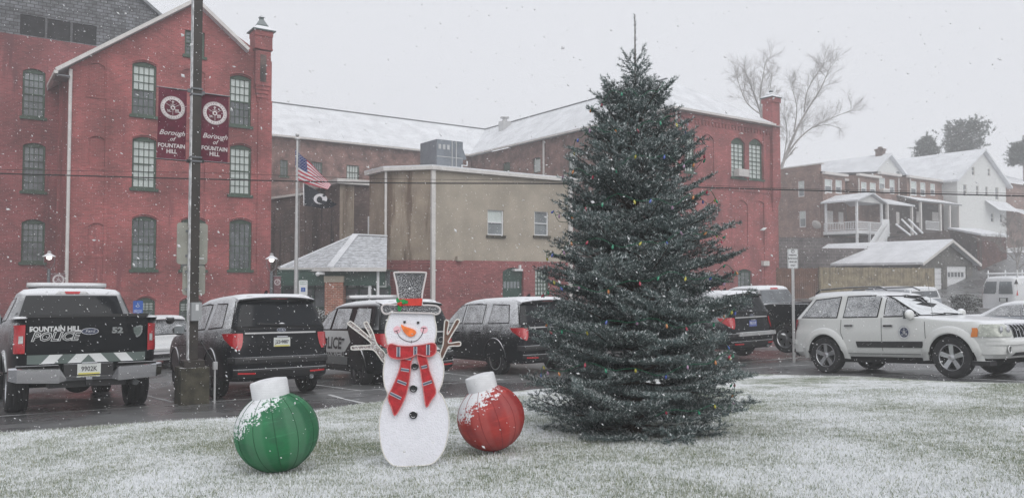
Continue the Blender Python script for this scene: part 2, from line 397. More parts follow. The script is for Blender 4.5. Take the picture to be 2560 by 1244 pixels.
def fast_mesh(name, V, F, mats, mi=None, parent=None):
    me = bpy.data.meshes.new(name); k = F.shape[1]
    me.vertices.add(len(V)); me.vertices.foreach_set('co', V.astype(np.float32).ravel())
    me.loops.add(F.size); me.loops.foreach_set('vertex_index', F.astype(np.int32).ravel())
    me.polygons.add(len(F)); me.polygons.foreach_set('loop_start', np.arange(0, F.size, k, dtype=np.int32))
    for m in mats: me.materials.append(M(m))
    if mi is not None: me.polygons.foreach_set('material_index', mi.astype(np.int32))
    me.update(calc_edges=True); o = bpy.data.objects.new(name, me); COL.objects.link(o)
    if parent is not None: o.parent = parent
    return o
def text_mesh(txt, size, depth=0.002, shear=0.0, bold=0.0, align='CENTER', sx=1.0):
    """flat lettering as verts/faces in (x, y) with y up, centred"""
    c = bpy.data.curves.new('lettering', 'FONT'); c.body = txt; c.size = size; c.align_x = align; c.align_y = 'CENTER'
    c.shear = shear; c.offset = bold; c.resolution_u = 2; c.extrude = depth
    o = bpy.data.objects.new('lettering', c); me = bpy.data.meshes.new_from_object(o)
    v = [(p.co.x * sx, p.co.y, p.co.z) for p in me.vertices]; f = [tuple(p.vertices) for p in me.polygons]
    bpy.data.objects.remove(o); bpy.data.curves.remove(c); bpy.data.meshes.remove(me)
    return v, f
def put_text(mb, txt, size, fn, **kw):
    v, f = text_mesh(txt, size, **kw); return mb.add([fn(*p) for p in v], f)
# ------------------------------------------------------------------ building frame: x along the wall, y into the building, z up
class Frame:
    def __init__(s, P0, ang, z0=None):
        s.p = Vector((P0[0], P0[1], ground_z(P0[0], P0[1]) if z0 is None else z0)); s.ang = ang
        s.d = Vector((math.cos(ang), math.sin(ang), 0)); s.n = Vector((-math.sin(ang), math.cos(ang), 0))
    def at(s, u, v, off=0.0):
        """pixel ray meets the wall plane (moved inward by off) -> (x, z)"""
        r = ray(u, v); q = s.p + s.n * off - Vector((0, 0, CAMZ))
        t = q.dot(s.n) / r.dot(s.n); h = r * t + Vector((0, 0, CAMZ)) - s.p
        return h.dot(s.d), h.z
    def rect(s, u0, v0, u1, v1):
        um, vm = (u0 + u1) / 2, (v0 + v1) / 2
        return s.at(u0, vm)[0], s.at(u1, vm)[0], s.at(um, v1)[1], s.at(um, v0)[1]
    def root(s, name, label, cat, group=None): return empty(name, s.p, s.ang, label, cat, group)
def arch_poly(x0, x1, z0, z1, h=0.0, n=8):
    if h <= 0: return [(x0, z0), (x1, z0), (x1, z1), (x0, z1)]
    p = [(x0, z0), (x1, z0)]
    for i in range(n + 1):
        t = i / n; x = x1 + (x0 - x1) * t; p.append((x, z1 - h + h * (1 - (2 * t - 1) ** 2)))
    return p
def window(root, x0, x1, z0, z1, arch=0.0, frame='green_frame', fw=0.09, y=0.0, cols=4, rows=6, upper='glass_blind', lower='glass_dark',
           split=0.5, sill=True, sillmat=None, rec=0.14, name='window', mw=0.03, rail=0.06):
    """frame with sash bars (part), panes and sill (sub-parts); sits in an opening rec deep"""
    b = MB(); zt = z1 - arch
    outer = arch_poly(x0 + 0.004, x1 - 0.004, z0 + 0.004, z1 - 0.004, arch); inner = [(x0 + fw, z0 + fw), (x1 - fw, z0 + fw), (x1 - fw, zt - fw * 0.6), (x0 + fw, zt - fw * 0.6)]
    b.prism(outer, y + rec - 0.05, y + rec + 0.03, [inner])
    ix0, ix1, iz0, iz1 = x0 + fw, x1 - fw, z0 + fw, zt - fw * 0.6; zm = iz0 + (iz1 - iz0) * split
    b.box(ix0, ix1, y + rec - 0.04, y + rec + 0.02, zm - rail / 2, zm + rail / 2)
    for i in range(1, cols):
        x = ix0 + (ix1 - ix0) * i / cols; b.box(x - mw / 2, x + mw / 2, y + rec - 0.03, y + rec + 0.012, iz0, zm - rail / 2); b.box(x - mw / 2, x + mw / 2, y + rec - 0.03, y + rec + 0.012, zm + rail / 2, iz1)
    if rows > 1:
        for i in range(1, rows):
            if rows % 2 == 0 and i == rows // 2 and abs(split - 0.5) < 0.01: continue
            z = iz0 + (iz1 - iz0) * i / rows; b.box(ix0, ix1, y + rec - 0.026, y + rec + 0.008, z - mw / 2, z + mw / 2)
    f = b.build(name, frame, root)
    g = MB(); g.mat(0).box(ix0 - 0.01, ix1 + 0.01, y + rec + 0.022, y + rec + 0.032, zm, iz1 + 0.01); g.mat(1).box(ix0 - 0.01, ix1 + 0.01, y + rec + 0.022, y + rec + 0.032, iz0 - 0.01, zm - 0.002)
    g.build('pane', [upper, lower], f)
    if sill:
        k = MB(); k.box(x0 - 0.1, x1 + 0.1, y - 0.09, y + rec - 0.055, z0 - 0.13, z0 + 0.003); k.build('sill', sillmat or frame, f)
    return f
def tube_obj(name, pts, r, mat, parent=None, n=8, closed=False):
    return MB().tube(pts, r, n, closed=closed).build(name, mat, parent, smooth=True)
# ================================================================== ground, tarmac, lawn, markings
def asphalt_mat(name, dark, light, wet, slush):
    m = bpy.data.materials.new(name); m.use_nodes = True; t = m.node_tree; MATS[name] = m; b = t.nodes['Principled BSDF']
    ob = nd(t, 'ShaderNodeTexCoord').outputs['Object']
    n1 = noise_(t, ob, 0.35, 5, 0.6); n2 = noise_(t, ob, 60, 3, 0.7); n3 = noise_(t, ob, 1.6, 7, 0.72)
    c = mixc(t, rng_(t, n1, 0.35, 0.65), dark, light)
    c = mixc(t, rng_(t, n2, 0.4, 0.75, 0, 0.25), c, (0.16, 0.165, 0.17))
    f = rng_(t, n3, 0.62 - slush * 0.1, 0.72 - slush * 0.1, 0, 0.85)
    c = mixc(t, f, c, SNOW); t.links.new(c, b.inputs['Base Color'])
    r = rng_(t, n1, 0.38, 0.66, wet, 0.5)
    t.links.new(math_(t, 'MAXIMUM', r, f), b.inputs['Roughness'])
    bn = nd(t, 'ShaderNodeBump'); bn.inputs['Strength'].default_value = 0.25; bn.inputs['Distance'].default_value = 0.01
    t.links.new(n2, bn.inputs['Height']); t.links.new(bn.outputs[0], b.inputs['Normal'])
asphalt_mat('asphalt_wet', (0.085, 0.085, 0.087), (0.155, 0.157, 0.16), 0.20, 0.0)
asphalt_mat('snowy_ground', (0.30, 0.31, 0.30), (0.5, 0.5, 0.5), 0.6, 2.4)
m = bpy.data.materials.new('lawn_mat'); m.use_nodes = True; t = m.node_tree; MATS['lawn_mat'] = m; b = t.nodes['Principled BSDF']
ob = nd(t, 'ShaderNodeTexCoord').outputs['Object']
n1 = noise_(t, ob, 0.55, 6, 0.65); n2 = noise_(t, ob, 38, 4, 0.75); n3 = noise_(t, ob, 7, 4, 0.6)
c = mixc(t, rng_(t, n3, 0.35, 0.65), (0.15, 0.19, 0.12), (0.26, 0.275, 0.19))
sn = math_(t, 'ADD', math_(t, 'MULTIPLY', n1, 0.9), math_(t, 'MULTIPLY', n2, 0.75))
sn = math_(t, 'ADD', sn, math_(t, 'MULTIPLY', n3, 0.3))
c = mixc(t, rng_(t, sn, 0.84, 1.10), c, (0.80, 0.82, 0.84)); t.links.new(c, b.inputs['Base Color']); b.inputs['Roughness'].default_value = 0.95
bn = nd(t, 'ShaderNodeBump'); bn.inputs['Strength'].default_value = 0.8; bn.inputs['Distance'].default_value = 0.03
t.links.new(n2, bn.inputs['Height']); t.links.new(bn.outputs[0], b.inputs['Normal'])
m = bpy.data.materials.new('blade_mat'); m.use_nodes = True; t = m.node_tree; MATS['blade_mat'] = m; b = t.nodes['Principled BSDF']
ob = nd(t, 'ShaderNodeTexCoord').outputs['Object']; gi = nd(t, 'ShaderNodeNewGeometry').outputs['Random Per Island']
n1 = noise_(t, ob, 0.55, 6, 0.65); n3 = noise_(t, ob, 7, 4, 0.6)
c = mixc(t, math_(t, 'FRACT', math_(t, 'MULTIPLY', gi, 7.3)), (0.14, 0.19, 0.115), (0.38, 0.385, 0.28))
sn = math_(t, 'ADD', gi, math_(t, 'ADD', math_(t, 'MULTIPLY', n1, 1.5), math_(t, 'MULTIPLY', n3, 0.35)))
c = mixc(t, rng_(t, sn, 1.22, 1.42), c, (0.78, 0.80, 0.82)); t.links.new(c, b.inputs['Base Color']); b.inputs['Roughness'].default_value = 0.9
# ---- one ground sheet to the horizon
xs = np.concatenate([[-240, -140, -90, -60], np.arange(-45, 60.1, 1.5), [75, 100, 140, 250]])
ys = np.concatenate([[-50, -20], np.arange(-6, 100.1, 1.5), [110, 120, 140, 180, 260, 320]])
V = np.array([(x, y, ground_z(x, y)) for y in ys for x in xs]); nx = len(xs)
F = np.array([(j * nx + i, j * nx + i + 1, (j + 1) * nx + i + 1, (j + 1) * nx + i) for j in range(len(ys) - 1) for i in range(nx - 1)])
g = fast_mesh('ground', V, F, ['asphalt_wet']); tag(g, kind='structure'); g.data.polygons.foreach_set('use_smooth', [True] * len(F))
# snow covered ground on the rise behind the lot and left of it
xs = np.arange(12, 120.1, 1.5); ys = np.concatenate([np.arange(79, 100, 1.5), np.arange(100, 300, 8)]); nx = len(xs)
V = np.array([(x, y, ground_z(x, y) + 0.02) for y in ys for x in xs])
F = np.array([(j * nx + i, j * nx + i + 1, (j + 1) * nx + i + 1, (j + 1) * nx + i) for j in range(len(ys) - 1) for i in range(nx - 1)])
g = fast_mesh('snowy_field', V, F, ['snowy_ground']); tag(g, kind='structure')
# ---- lawn with a curved far edge
EDGE = [(-700, 1105), (-300, 1098), (0, 1085), (300, 1069), (600, 1048), (760, 1034), (929, 1011), (1140, 993), (1310, 978), (1550, 957), (1852, 936), (1960, 938), (2200, 948), (2400, 957), (2560, 966), (2900, 990), (3500, 1040)]
ep = [G(u, v) for u, v in EDGE]; EX = np.array([p.x for p in ep]); EY = np.array([p.y for p in ep])
def bumpz(x, y): return 0.012 * math.sin(x * 1.7 + y * 0.9) + 0.012 * math.sin(x * 0.8 - y * 1.9 + 1)
K = 150; T_ = 60; xs = np.linspace(EX[0], EX[-1], K); V = []
for j in range(T_ + 1):
    for i in range(K):
        x = xs[i]; e = float(np.interp(x, EX, EY)) + 0.10 * math.sin(x * 2.3) * 0.4; y = e + (-2.0 - e) * (j / T_) ** 1.15
        V.append((x, y, ground_z(x, y) + (0.035 + bumpz(x, y) if j > 0 else -0.02)))
F = np.array([(j * K + i, (j + 1) * K + i, (j + 1) * K + i + 1, j * K + i + 1) for j in range(T_) for i in range(K - 1)])
lawn = fast_mesh('lawn', np.array(V), F, ['lawn_mat']); tag(lawn, kind='structure'); lawn.data.polygons.foreach_set('use_smooth', [True] * len(F))
def lawn_z(x, y): return ground_z(x, y) + 0.035 + bumpz(x, y)
# ---- blades
N = 400000
yy = 4.6 + (13.5 - 4.6) * RNG.random(N) ** 1.25; xx = (RNG.random(N) * 2 - 1) * (0.85 * yy + 1.2)
ey = np.interp(xx, EX, EY); k = yy < ey - 0.03; xx, yy = xx[k], yy[k]; N = len(xx)
zz = 0.765 - 0.06 * yy + 0.025 * xx + 0.030 + 0.012 * np.sin(xx * 1.7 + yy * 0.9) + 0.012 * np.sin(xx * 0.8 - yy * 1.9 + 1)
h = 0.014 + 0.022 * RNG.random(N); wd = 0.0028 + 0.002 * RNG.random(N); a = RNG.random(N) * 6.283; ln = (RNG.random((N, 2)) - 0.5) * 0.04
V = np.zeros((N, 3, 3)); V[:, 0] = np.stack([xx - np.cos(a) * wd, yy - np.sin(a) * wd, zz], 1); V[:, 1] = np.stack([xx + np.cos(a) * wd, yy + np.sin(a) * wd, zz], 1)
V[:, 2] = np.stack([xx + ln[:, 0], yy + ln[:, 1], zz + h], 1)
g = fast_mesh('grass', V.reshape(-1, 3), np.arange(N * 3).reshape(-1, 3), ['blade_mat']); tag(g, kind='stuff')
# ---- painted stall lines
b = MB()
def line(px, wdt=0.10):
    pts = []
    q = [G(u, v) for u, v in px]
    for i in range(len(q) - 1):
        n = max(1, int((q[i + 1] - q[i]).length / 0.4)); pts += [q[i].lerp(q[i + 1], j / n) for j in range(n)]
    pts.append(q[-1]); v = []
    for i, p in enumerate(pts):
        d = (pts[min(i + 1, len(pts) - 1)] - pts[max(0, i - 1)]); d.z = 0; d.normalize(); n = Vector((-d.y, d.x, 0))
        for s in (-1, 1): r = p + n * s * wdt / 2 * (0.8 + 0.3 * math.sin(i * 2.1)); v.append((r.x, r.y, ground_z(r.x, r.y) + 0.006))
    b.add(v, [(2 * i, 2 * i + 1, 2 * i + 3, 2 * i + 2) for i in range(len(pts) - 1)])
for L_ in ([(-60, 1044), (420, 1013), (754, 986), (963, 972), (1104, 959), (1330, 944)], [(330, 979), (432, 1005)], [(735, 953), (905, 977)], [(1100, 930), (1262, 949)], [(822, 986), (860, 997), (925, 1011)],
           [(1840, 907), (2023, 891)], [(1861, 921), (2026, 911)], [(2056, 928), (2250, 938), (2418, 946), (2700, 960)], [(1950, 878), (2030, 884)]): line(L_, 0.09)
g = b.build('parking_markings', 'marking_white' if 'marking_white' in MATS else mk('marking_white', (0.55, 0.56, 0.56), 0.6, var=0.35, vs=12), fix=False); tag(g, kind='structure')
# ================================================================== red gabled wing (left)
def wallpoly(root, name, poly, holes, mat, thick=0.35, y=0.0):
    b = MB(); b.prism(poly, y, y + thick, holes); return b.build(name, mat, root)
X0 = P(360, 650, 38.0)
fr = Frame((X0.x, X0.y), GRID, z0=-0.9)
s0, _ = fr.at(166, 500); s1, _ = fr.at(676, 500)
fr = Frame((X0.x + fr.d.x * s0, X0.y + fr.d.y * s0), GRID, z0=-0.9); W1 = s1 - s0
RW = fr.root('gabled_brick_hall', 'tall gabled red brick hall with green arched windows and a corner chimney', 'building')
zt = lambda u, v: fr.at(u, v)[1]
el = zt(168, 168); pk = fr.at(487, 10); er = fr.at(640, 137)
ch = fr.at(617, 100)[0]
wins = []
for (u0, v0, u1, v1, up, lo, ar) in ((330, 155, 391, 289, 'glass_blind', 'glass_dark', 0.16), (330, 342, 391, 471, 'glass_blind', 'glass_blind', 0.16), (329, 540, 391, 673, 'glass_dark', 'glass_grey', 0.16),
                                     (574, 188, 628, 314, 'glass_blind', 'glass_dark', 0.16), (574, 362, 628, 487, 'glass_blind', 'glass_blind', 0.16), (573, 548, 629, 674, 'glass_dark', 'glass_dark', 0.16),
                                     (462, 78, 512, 140, 'glass_grey', 'glass_dark', 0.0), (452, 545, 514, 674, 'glass_dark', 'glass_dark', 0.16),
                                     (340, 743, 388, 800, 'glass_blind', 'glass_grey', 0.2), (448, 745, 505, 800, 'glass_blind', 'glass_grey', 0.2), (575, 748, 625, 800, 'glass_dark', 'glass_grey', 0.2)):
    x0, x1, z0, z1 = fr.rect(u0, v0, u1, v1); wins.append((x0, x1, z0, z1, ar, up, lo))
niches = []
for (u0, v0, u1, v1) in ((222, 158, 262, 238), (221, 340, 262, 415), (220, 557, 262, 635)):
    x0, x1, z0, z1 = fr.rect(u0, v0, u1, v1); niches.append((x0, x1, z0, z1, 0.14))
for (u0, v0, u1, v1) in ((455, 172, 512, 300), (455, 350, 512, 478)):
    x0, x1, z0, z1 = fr.rect(u0, v0, u1, v1); niches.append((x0, x1, z0, z1, 0.16))
holes = [arch_poly(a, b_, c, d, h) for a, b_, c, d, h, *_ in wins] + [arch_poly(a, b_, c, d, h) for a, b_, c, d, h in niches]
poly = [(0, 0), (W1, 0), (W1, er[1] - 0.25), (pk[0], pk[1]), (0, el)]
wallpoly(RW, 'facade', poly, holes, 'brick_red')
for a, b_, c, d, h in niches:
    nb = MB(); nb.box(a - 0.03, b_ + 0.03, 0.07, 0.12, c - 0.03, d + 0.03); nb.box(a - 0.12, b_ + 0.12, -0.035, -0.001, c - 0.14, c - 0.002)
    nb.build('blind_niche', 'brick_red', RW)
for a, b_, c, d, h, *_ in wins:                          # brick hood over each arch
    if h > 0:
        hb = MB(); pts = arch_poly(a, b_, c, d, h)[2:]; hb.tube([Vector((p[0], -0.02, p[1] + 0.09)) for p in pts], 0.05, 4)
        hb.build('arch_hood', 'brick_red', RW)
for a, b_, c, d, h, up, lo in wins: window(RW, a, b_, c, d, h, upper=up, lower=lo, cols=4, rows=6, mw=0.028, rec=0.15)
# side walls, back, eaves, roof
D1 = 14.0; b = MB(); b.box(0, 0.35, 0.352, D1, 0, el - 0.02).box(W1 - 0.35, W1, 0.352, D1, 0, er[1] - 0.3); b.build('side_wall', 'brick_red', RW)
b = MB(); px, pz = pk
for (xa, za, xb, zb) in ((-0.5, el - 0.32, px, pz + 0.02), (ch, er[1] - 0.0, px, pz + 0.02)):
    b.add([(xa, -0.35, za), (xb, -0.35, zb), (xb, D1, zb), (xa, D1, za), (xa, -0.35, za + 0.16), (xb, -0.35, zb + 0.18), (xb, D1, zb + 0.18), (xa, D1, za + 0.16)], [(0, 1, 2, 3), (4, 5, 6, 7), (0, 1, 5, 4), (0, 3, 7, 4), (2, 3, 7, 6)])
b.build('roof', 'roof_snow', RW)
b = MB()
for (xa, za, xb, zb) in ((-0.55, el - 0.36, px, pz + 0.0), (ch, er[1] + 0.0, px, pz + 0.0)):
    b.bar((xa, -0.38, za + 0.10), (xb, -0.38, zb + 0.12), 0.10, 0.16)
b.bar((-0.55, -0.42, el - 0.36), (-0.55, 3.0, el - 0.36), 0.16, 0.14)
b.build('barge_board', 'trim_white', RW)
b = MB(); b.box(-0.55, 0.02, -0.34, 0.9, el - 0.50, el - 0.44); b.build('soffit', 'metal_grey', RW)
xd = 0.06; b = MB(); b.tube([(xd, -0.10, el - 0.1), (xd, -0.10, 0.9)], 0.075, 8); b.tube([(xd, -0.1, 1.5), (xd - 0.6, -0.3, 2.3)], 0.06, 8); b.build('downpipe', 'trim_white', RW, smooth=True)
xs_ = fr.at(265, 400)[0]; MB().box(xs_ - 0.05, xs_ + 0.1, -0.045, -0.001, 0, zt(265, 150)).build('pilaster', 'brick_red', RW)
b = MB(); b.box(s1 - s0 - 0.7, W1 + 0.02, -0.06, -0.001, 0, zt(650, 250)); b.build('pilaster', 'brick_red', RW)
# corner chimney with a pyramidal cap
cx0, cx1 = fr.at(632, 80)[0], fr.at(677, 80)[0]; cm = (cx0 + cx1) / 2; hw = (cx1 - cx0) / 2; zb = zt(650, 240); zc = zt(648, 82)
b = MB(); hh = hw * 0.84
b.box(cm - hh, cm + hh, -0.3, -0.3 + 2 * hh, zb + 0.5, zc - 1.0); b.box(cm - hw * 0.95, cm + hw * 0.95, -0.36, 2 * hh - 0.24, zt(648, 125), zc)
b.box(cm - hw * 1.0, cm + hw * 1.0, -0.40, 2 * hh - 0.2, zc - 0.25, zc + 0.03); b.box(cm - hw * 1.0, cm + hw * 1.0, -0.38, 2 * hh - 0.22, zt(648, 127), zt(648, 123))
for k in range(4): b.box(cm - hh * (0.6 + 0.1 * k), cm + hh * (0.6 + 0.1 * k), -0.06 - 0.06 * k, 2 * hh - 0.3, zb + 0.5 - 0.2 * (4 - k), zb + 0.5 - 0.2 * (3 - k))
chm = b.build('chimney', 'brick_red', RW)
b = MB(); b.box(cm - 0.16, cm + 0.16, -0.315, -0.301, zt(655, 208), zt(655, 140)); b.build('recess_shade_panel', 'brick_brown', chm)  # raised dark panel, its colour painting the shade of a recess
b = MB(); v = []; yc = hh - 0.3
prof = [(hw * 1.25, zc + 0.03), (hw * 1.25, zc + 0.09), (hw * 0.62, zc + 0.33), (hw * 0.56, zc + 0.40), (hw * 0.2, zc + 0.72), (hw * 0.2, zc + 0.80), (hw * 0.30, zc + 0.83), (hw * 0.08, zc + 0.96)]
for r_, z in prof: v += [(cm - r_, yc - r_, z), (cm + r_, yc - r_, z), (cm + r_, yc + r_, z), (cm - r_, yc + r_, z)]
b.add(v, [(i * 4 + j, i * 4 + (j + 1) % 4, (i + 1) * 4 + (j + 1) % 4, (i + 1) * 4 + j) for i in range(len(prof) - 1) for j in range(4)] + [(3, 2, 1, 0), (28, 29, 30, 31)]); b.build('chimney_cap', 'metal_snowy' if 'metal_snowy' in MATS else mk('metal_snowy', (0.06, 0.09, 0.09), 0.5, snow=1.0, var=0.1), chm)
# ================================================================== older hall behind it, slate upper gable
fo = Frame((fr.p.x + fr.n.x * 4.2 - fr.d.x * 12, fr.p.y + fr.n.y * 4.2 - fr.d.y * 12), GRID, z0=-0.9)
RO = fo.root('slate_gabled_hall', 'dark red brick hall with a grey slate gable and louvres at the far left', 'building')
zo = lambda u, v: fo.at(u, v)[1]
zs0 = zo(0, 82); zs1 = zo(240, 115); zs = (zs0 + zs1) / 2
xr_, zr_ = fo.at(405, 48); xq, zq = fo.at(350, 0); sl_ = (zq - zr_) / (xq - xr_); xe = fo.at(420, 62)[0]
ze = zr_ + (xe - xr_) * sl_; xp = -1.0; zp = ze + (xp - xe) * sl_ 
wo = []
for (u0, v0, u1, v1, up, lo) in ((56, 172, 113, 293, 'glass_grey', 'glass_grey'), (56, 357, 113, 478, 'glass_grey', 'glass_dark'), (53, 548, 112, 655, 'glass_grey', 'glass_dark')):
    x0, x1, z0, z1 = fo.rect(u0, v0, u1, v1); wo.append((x0, x1, z0, z1, up, lo))
wallpoly(RO, 'facade', [(-14, 0), (xe, 0), (xe, zs), (-14, zs)], [arch_poly(a, b_, c, d, 0.16) for a, b_, c, d, *_ in wo], 'brick_dark')
for a, b_, c, d, up, lo in wo: window(RO, a, b_, c, d, 0.16, upper=up, lower=lo, cols=4, rows=6, mw=0.028, rec=0.15)
lx0, lx1, lz0, lz1 = fo.rect(50, 50, 242, 100)
wallpoly(RO, 'slate_gable', [(-14, zs + 0.002), (xe, zs + 0.002), (xe, ze), (xp, zp), (-14, zp - 9 * 0.0)], [arch_poly(lx0, lx1, lz0, lz1)], 'slate')
b = MB(); n = 16
for i in range(n): z = lz0 + (lz1 - lz0) * (i + 0.5) / n; b.add([(lx0, 0.02, z - 0.04), (lx1, 0.02, z - 0.04), (lx1, 0.14, z + 0.07), (lx0, 0.14, z + 0.07)], [(0, 1, 2, 3)])
b.box(lx0, lx1, 0.2, 0.25, lz0, lz1)
for q in (0.33, 0.66): x = lx0 + (lx1 - lx0) * q; b.box(x - 0.05, x + 0.05, 0.0, 0.16, lz0, lz1)
b.build('louvre', mk('louvre_grey', (0.07, 0.072, 0.078), 0.6, var=0.2, snow=0.0), RO)
b = MB(); b.bar((xe + 0.1, -0.12, ze), (xp, -0.12, zp + 0.05), 0.3, 0.14); b.build('barge_board', 'metal_grey', RO)
b = MB(); b.add([(xe, 0, ze), (xp, 0, zp), (xp, 20, zp), (xe, 20, ze)], [(0, 1, 2, 3)]).add([(xe, 0.36, 0), (xe, 20, 0), (xe, 20, ze), (xe, 0.36, ze)], [(0, 1, 2, 3)]); b.build('roof', 'roof_snow', RO)
# ================================================================== long rear wing with its snow roof (C), return wing (D), front block (E)
EC = P(1686, 650, 55.0); fe = Frame((EC.x, EC.y), GRID, z0=-0.9)
RE_ = fe.root('long_brick_mill', 'long red brick building with snow covered hipped roofs behind the tan block and the spruce', 'building')
sE = fe.at(1946, 550)[0]; ze = fe.at(1800, 294)[1]
Ld = 26.3                                                # length of the return wing towards the back
inner = Vector((0, Ld))                                  # local corner where both wings meet
def pt(x, y): return fe.p + fe.d * x + fe.n * y
we = []
for (u0, v0, u1, v1, up, lo) in ((1828, 344, 1863, 444, 'glass_blind', 'glass_blind'), (1873, 347, 1908, 448, 'glass_blind', 'glass_blind'), (1712, 330, 1738, 430, 'glass_blind', 'glass_blind')):
    x0, x1, z0, z1 = fe.rect(u0, v0, u1, v1); we.append((x0, x1, z0, z1, up, lo))
nE = [(*fe.rect(u0, v0, u1, v1), 0.35) for u0, v0, u1, v1 in ((1752, 335, 1785, 440), (1838, 500, 1870, 612), (1883, 502, 1915, 612))]
x0, x1, z0, z1 = fe.rect(1845, 672, 1880, 760); we.append((x0, x1, z0, z1, 'glass_grey', 'glass_grey'))
wallpoly(RE_, 'facade', [(0, 0), (sE, 0), (sE, ze), (0, ze)], [arch_poly(a, b_, c, d, 0.4 if c > 3 else 0.2) for a, b_, c, d, *_ in we] + [arch_poly(*q) for q in nE], 'brick_red')
for a, b_, c, d, up, lo in we: window(RE_, a, b_, c, d, 0.4 if c > 3 else 0.2, upper=up, lower=lo, cols=3, rows=8, mw=0.035, fw=0.10, rec=0.2)
for q in nE: b = MB(); b.box(q[0] - 0.03, q[1] + 0.03, 0.09, 0.14, q[2] - 0.03, q[3] + 0.03); b.box(q[0] - 0.1, q[1] + 0.1, -0.04, -0.001, q[2] - 0.14, q[2] - 0.003); b.build('blind_niche', 'brick_red', RE_)
b = MB(); zbt = fe.at(1850, 474)[1]; b.box(0.0, sE + 0.02, -0.06, -0.001, zbt - 0.1, zbt + 0.1)
k = 0.0
while k < sE: b.box(k, k + 0.18, -0.07, -0.001, ze - 0.75, ze - 0.45); k += 0.36
b.box(0, sE, -0.10, -0.001, ze - 0.44, ze - 0.12); b.box(sE - 1.75, sE - 1.6, -0.05, -0.001, 0, ze - 0.5); b.build('string_course', 'brick_red', RE_)
x0, x1, z0, z1 = fe.rect(1838, 424, 1863, 442); b = MB(); b.box(x0, x1, -0.35, 0.12, z0, z1)
for i in range(6): z = z0 + (z1 - z0) * (i + 0.5) / 6; b.box(x0 + 0.05, x1 - 0.05, -0.37, -0.351, z - 0.012, z + 0.012)
b.build('air_conditioner', 'trim_white', RE_)
MB().box(*[fe.rect(1903, 652, 1917, 664)[i] for i in (0, 1)], -0.25, -0.002, *[fe.rect(1903, 652, 1917, 664)[i] for i in (2, 3)]).build('vent_box', 'trim_white', RE_)
# return wing wall, running back from the front-left corner
fd = Frame((fe.p.x, fe.p.y), GRID + R(90), z0=-0.9)      # x runs back along B, +y is to the left, outside
wd_ = []
for (u0, v0, u1, v1, up) in ((1330, 393, 1351, 432, 'glass_blind'), (1255, 405, 1275, 440, 'green_frame'), (1418, 375, 1444, 470, 'glass_blind')):
    a = fd.at(u1, (v0 + v1) / 2)[0]; c = fd.at(u0, (v0 + v1) / 2)[0]; um = (u0 + u1) / 2; wd_.append((a, c, fd.at(um, v1)[1], fd.at(um, v0)[1], up))
b = MB()
RDW = empty('return_wall', (0, 0, 0), R(90), parent=RE_)
bb = MB(); bb.prism([(0.352, 0), (Ld, 0), (Ld, ze), (0.352, ze)], 0.0, -0.35, [arch_poly(a, c, z0, z1, 0.12) for a, c, z0, z1, _ in wd_])
rw_ = bb.build('return_wall', 'brick_old', RE_, rot=(0, 0, R(90)))
bpy.data.objects.remove(RDW)
for a, c, z0, z1, up in wd_:
    f_ = window(RE_, a, c, z0, z1, 0.12, upper=up, lower=up, cols=4, rows=1, mw=0.04, fw=0.12, rec=-0.22, sill=False); f_.rotation_euler = (0, 0, R(90))
# rear wing wall faces us, parallel to the front block
LC = 26.0; fcw = Frame(pt(-LC, Ld).xy, GRID, z0=-0.9)
wc = []
for (u0, v0, u1, v1, up) in ((866, 413, 898, 450, 'glass_blind'), (779, 405, 806, 445, 'glass_grey'), (700, 400, 720, 440, 'glass_grey'), (1000, 425, 1020, 455, 'glass_grey')):
    x0, x1, z0, z1 = fcw.rect(u0, v0, u1, v1); wc.append((x0 - LC, x1 - LC, z0, z1, up))
b = MB(); b.prism([(-LC, 0), (0, 0), (0, ze), (-LC, ze)], Ld, Ld + 0.35, [arch_poly(a, c, z0, z1) for a, c, z0, z1, _ in wc]); b.build('rear_wall', 'brick_old', RE_)
for a, c, z0, z1, up in wc: window(RE_, a, c, z0, z1, 0, upper=up, lower=up, cols=4, rows=2, mw=0.04, fw=0.1, y=Ld)
b = MB(); b.box(sE - 0.35, sE, 0.352, 12, 0, ze); b.build('side_wall', 'brick_red', RE_)
# roofs: hip of the front block, ridge of the return wing, ridge of the rear wing
ov = 0.45; hr = 3.7; wr_ = 13.0                           # ridge height above eaves; wing depth
zr = ze + 0.12
b = MB()
cu0_ = fe.at(1926, 305)[0]; rx = 4.6                                                  # ridge line of the return wing sits rx right of its wall
b.add([(-ov, -ov, zr), (cu0_ , -ov, zr), (rx, 5.0, zr + hr), (-ov, Ld - ov, zr), (rx, Ld + rx, zr + hr), (sE + ov, Ld + 5, zr), (sE + ov, 10.0, zr)],
      [(0, 1, 2), (0, 2, 4, 3), (1, 6, 2), (2, 6, 5, 4)])
b.add([(-LC - 3, Ld - ov, zr), (-ov, Ld - ov, zr), (rx, Ld + rx, zr + hr), (-LC - 3, Ld + rx, zr + hr), (-LC - 3, Ld + 12, zr), (sE, Ld + 12, zr)], [(0, 1, 2, 3), (3, 2, 5, 4)])
b.build('roof', 'roof_snow_plain', RE_)
b = MB(); b.bar((-ov, -ov - 0.02, zr - 0.08), (cu0_, -ov - 0.02, zr - 0.08), 0.14, 0.16); b.bar((-ov - 0.02, -ov - 0.1, zr - 0.08), (-ov - 0.02, Ld - ov, zr - 0.08), 0.14, 0.16); b.bar((-LC - 3, Ld - ov - 0.02, zr - 0.08), (-ov - 0.1, Ld - ov - 0.02, zr - 0.08), 0.14, 0.16)
b.box(0, sE, -ov, -0.001, zr - 0.16, zr - 0.12)
b.build('gutter', 'trim_white', RE_)
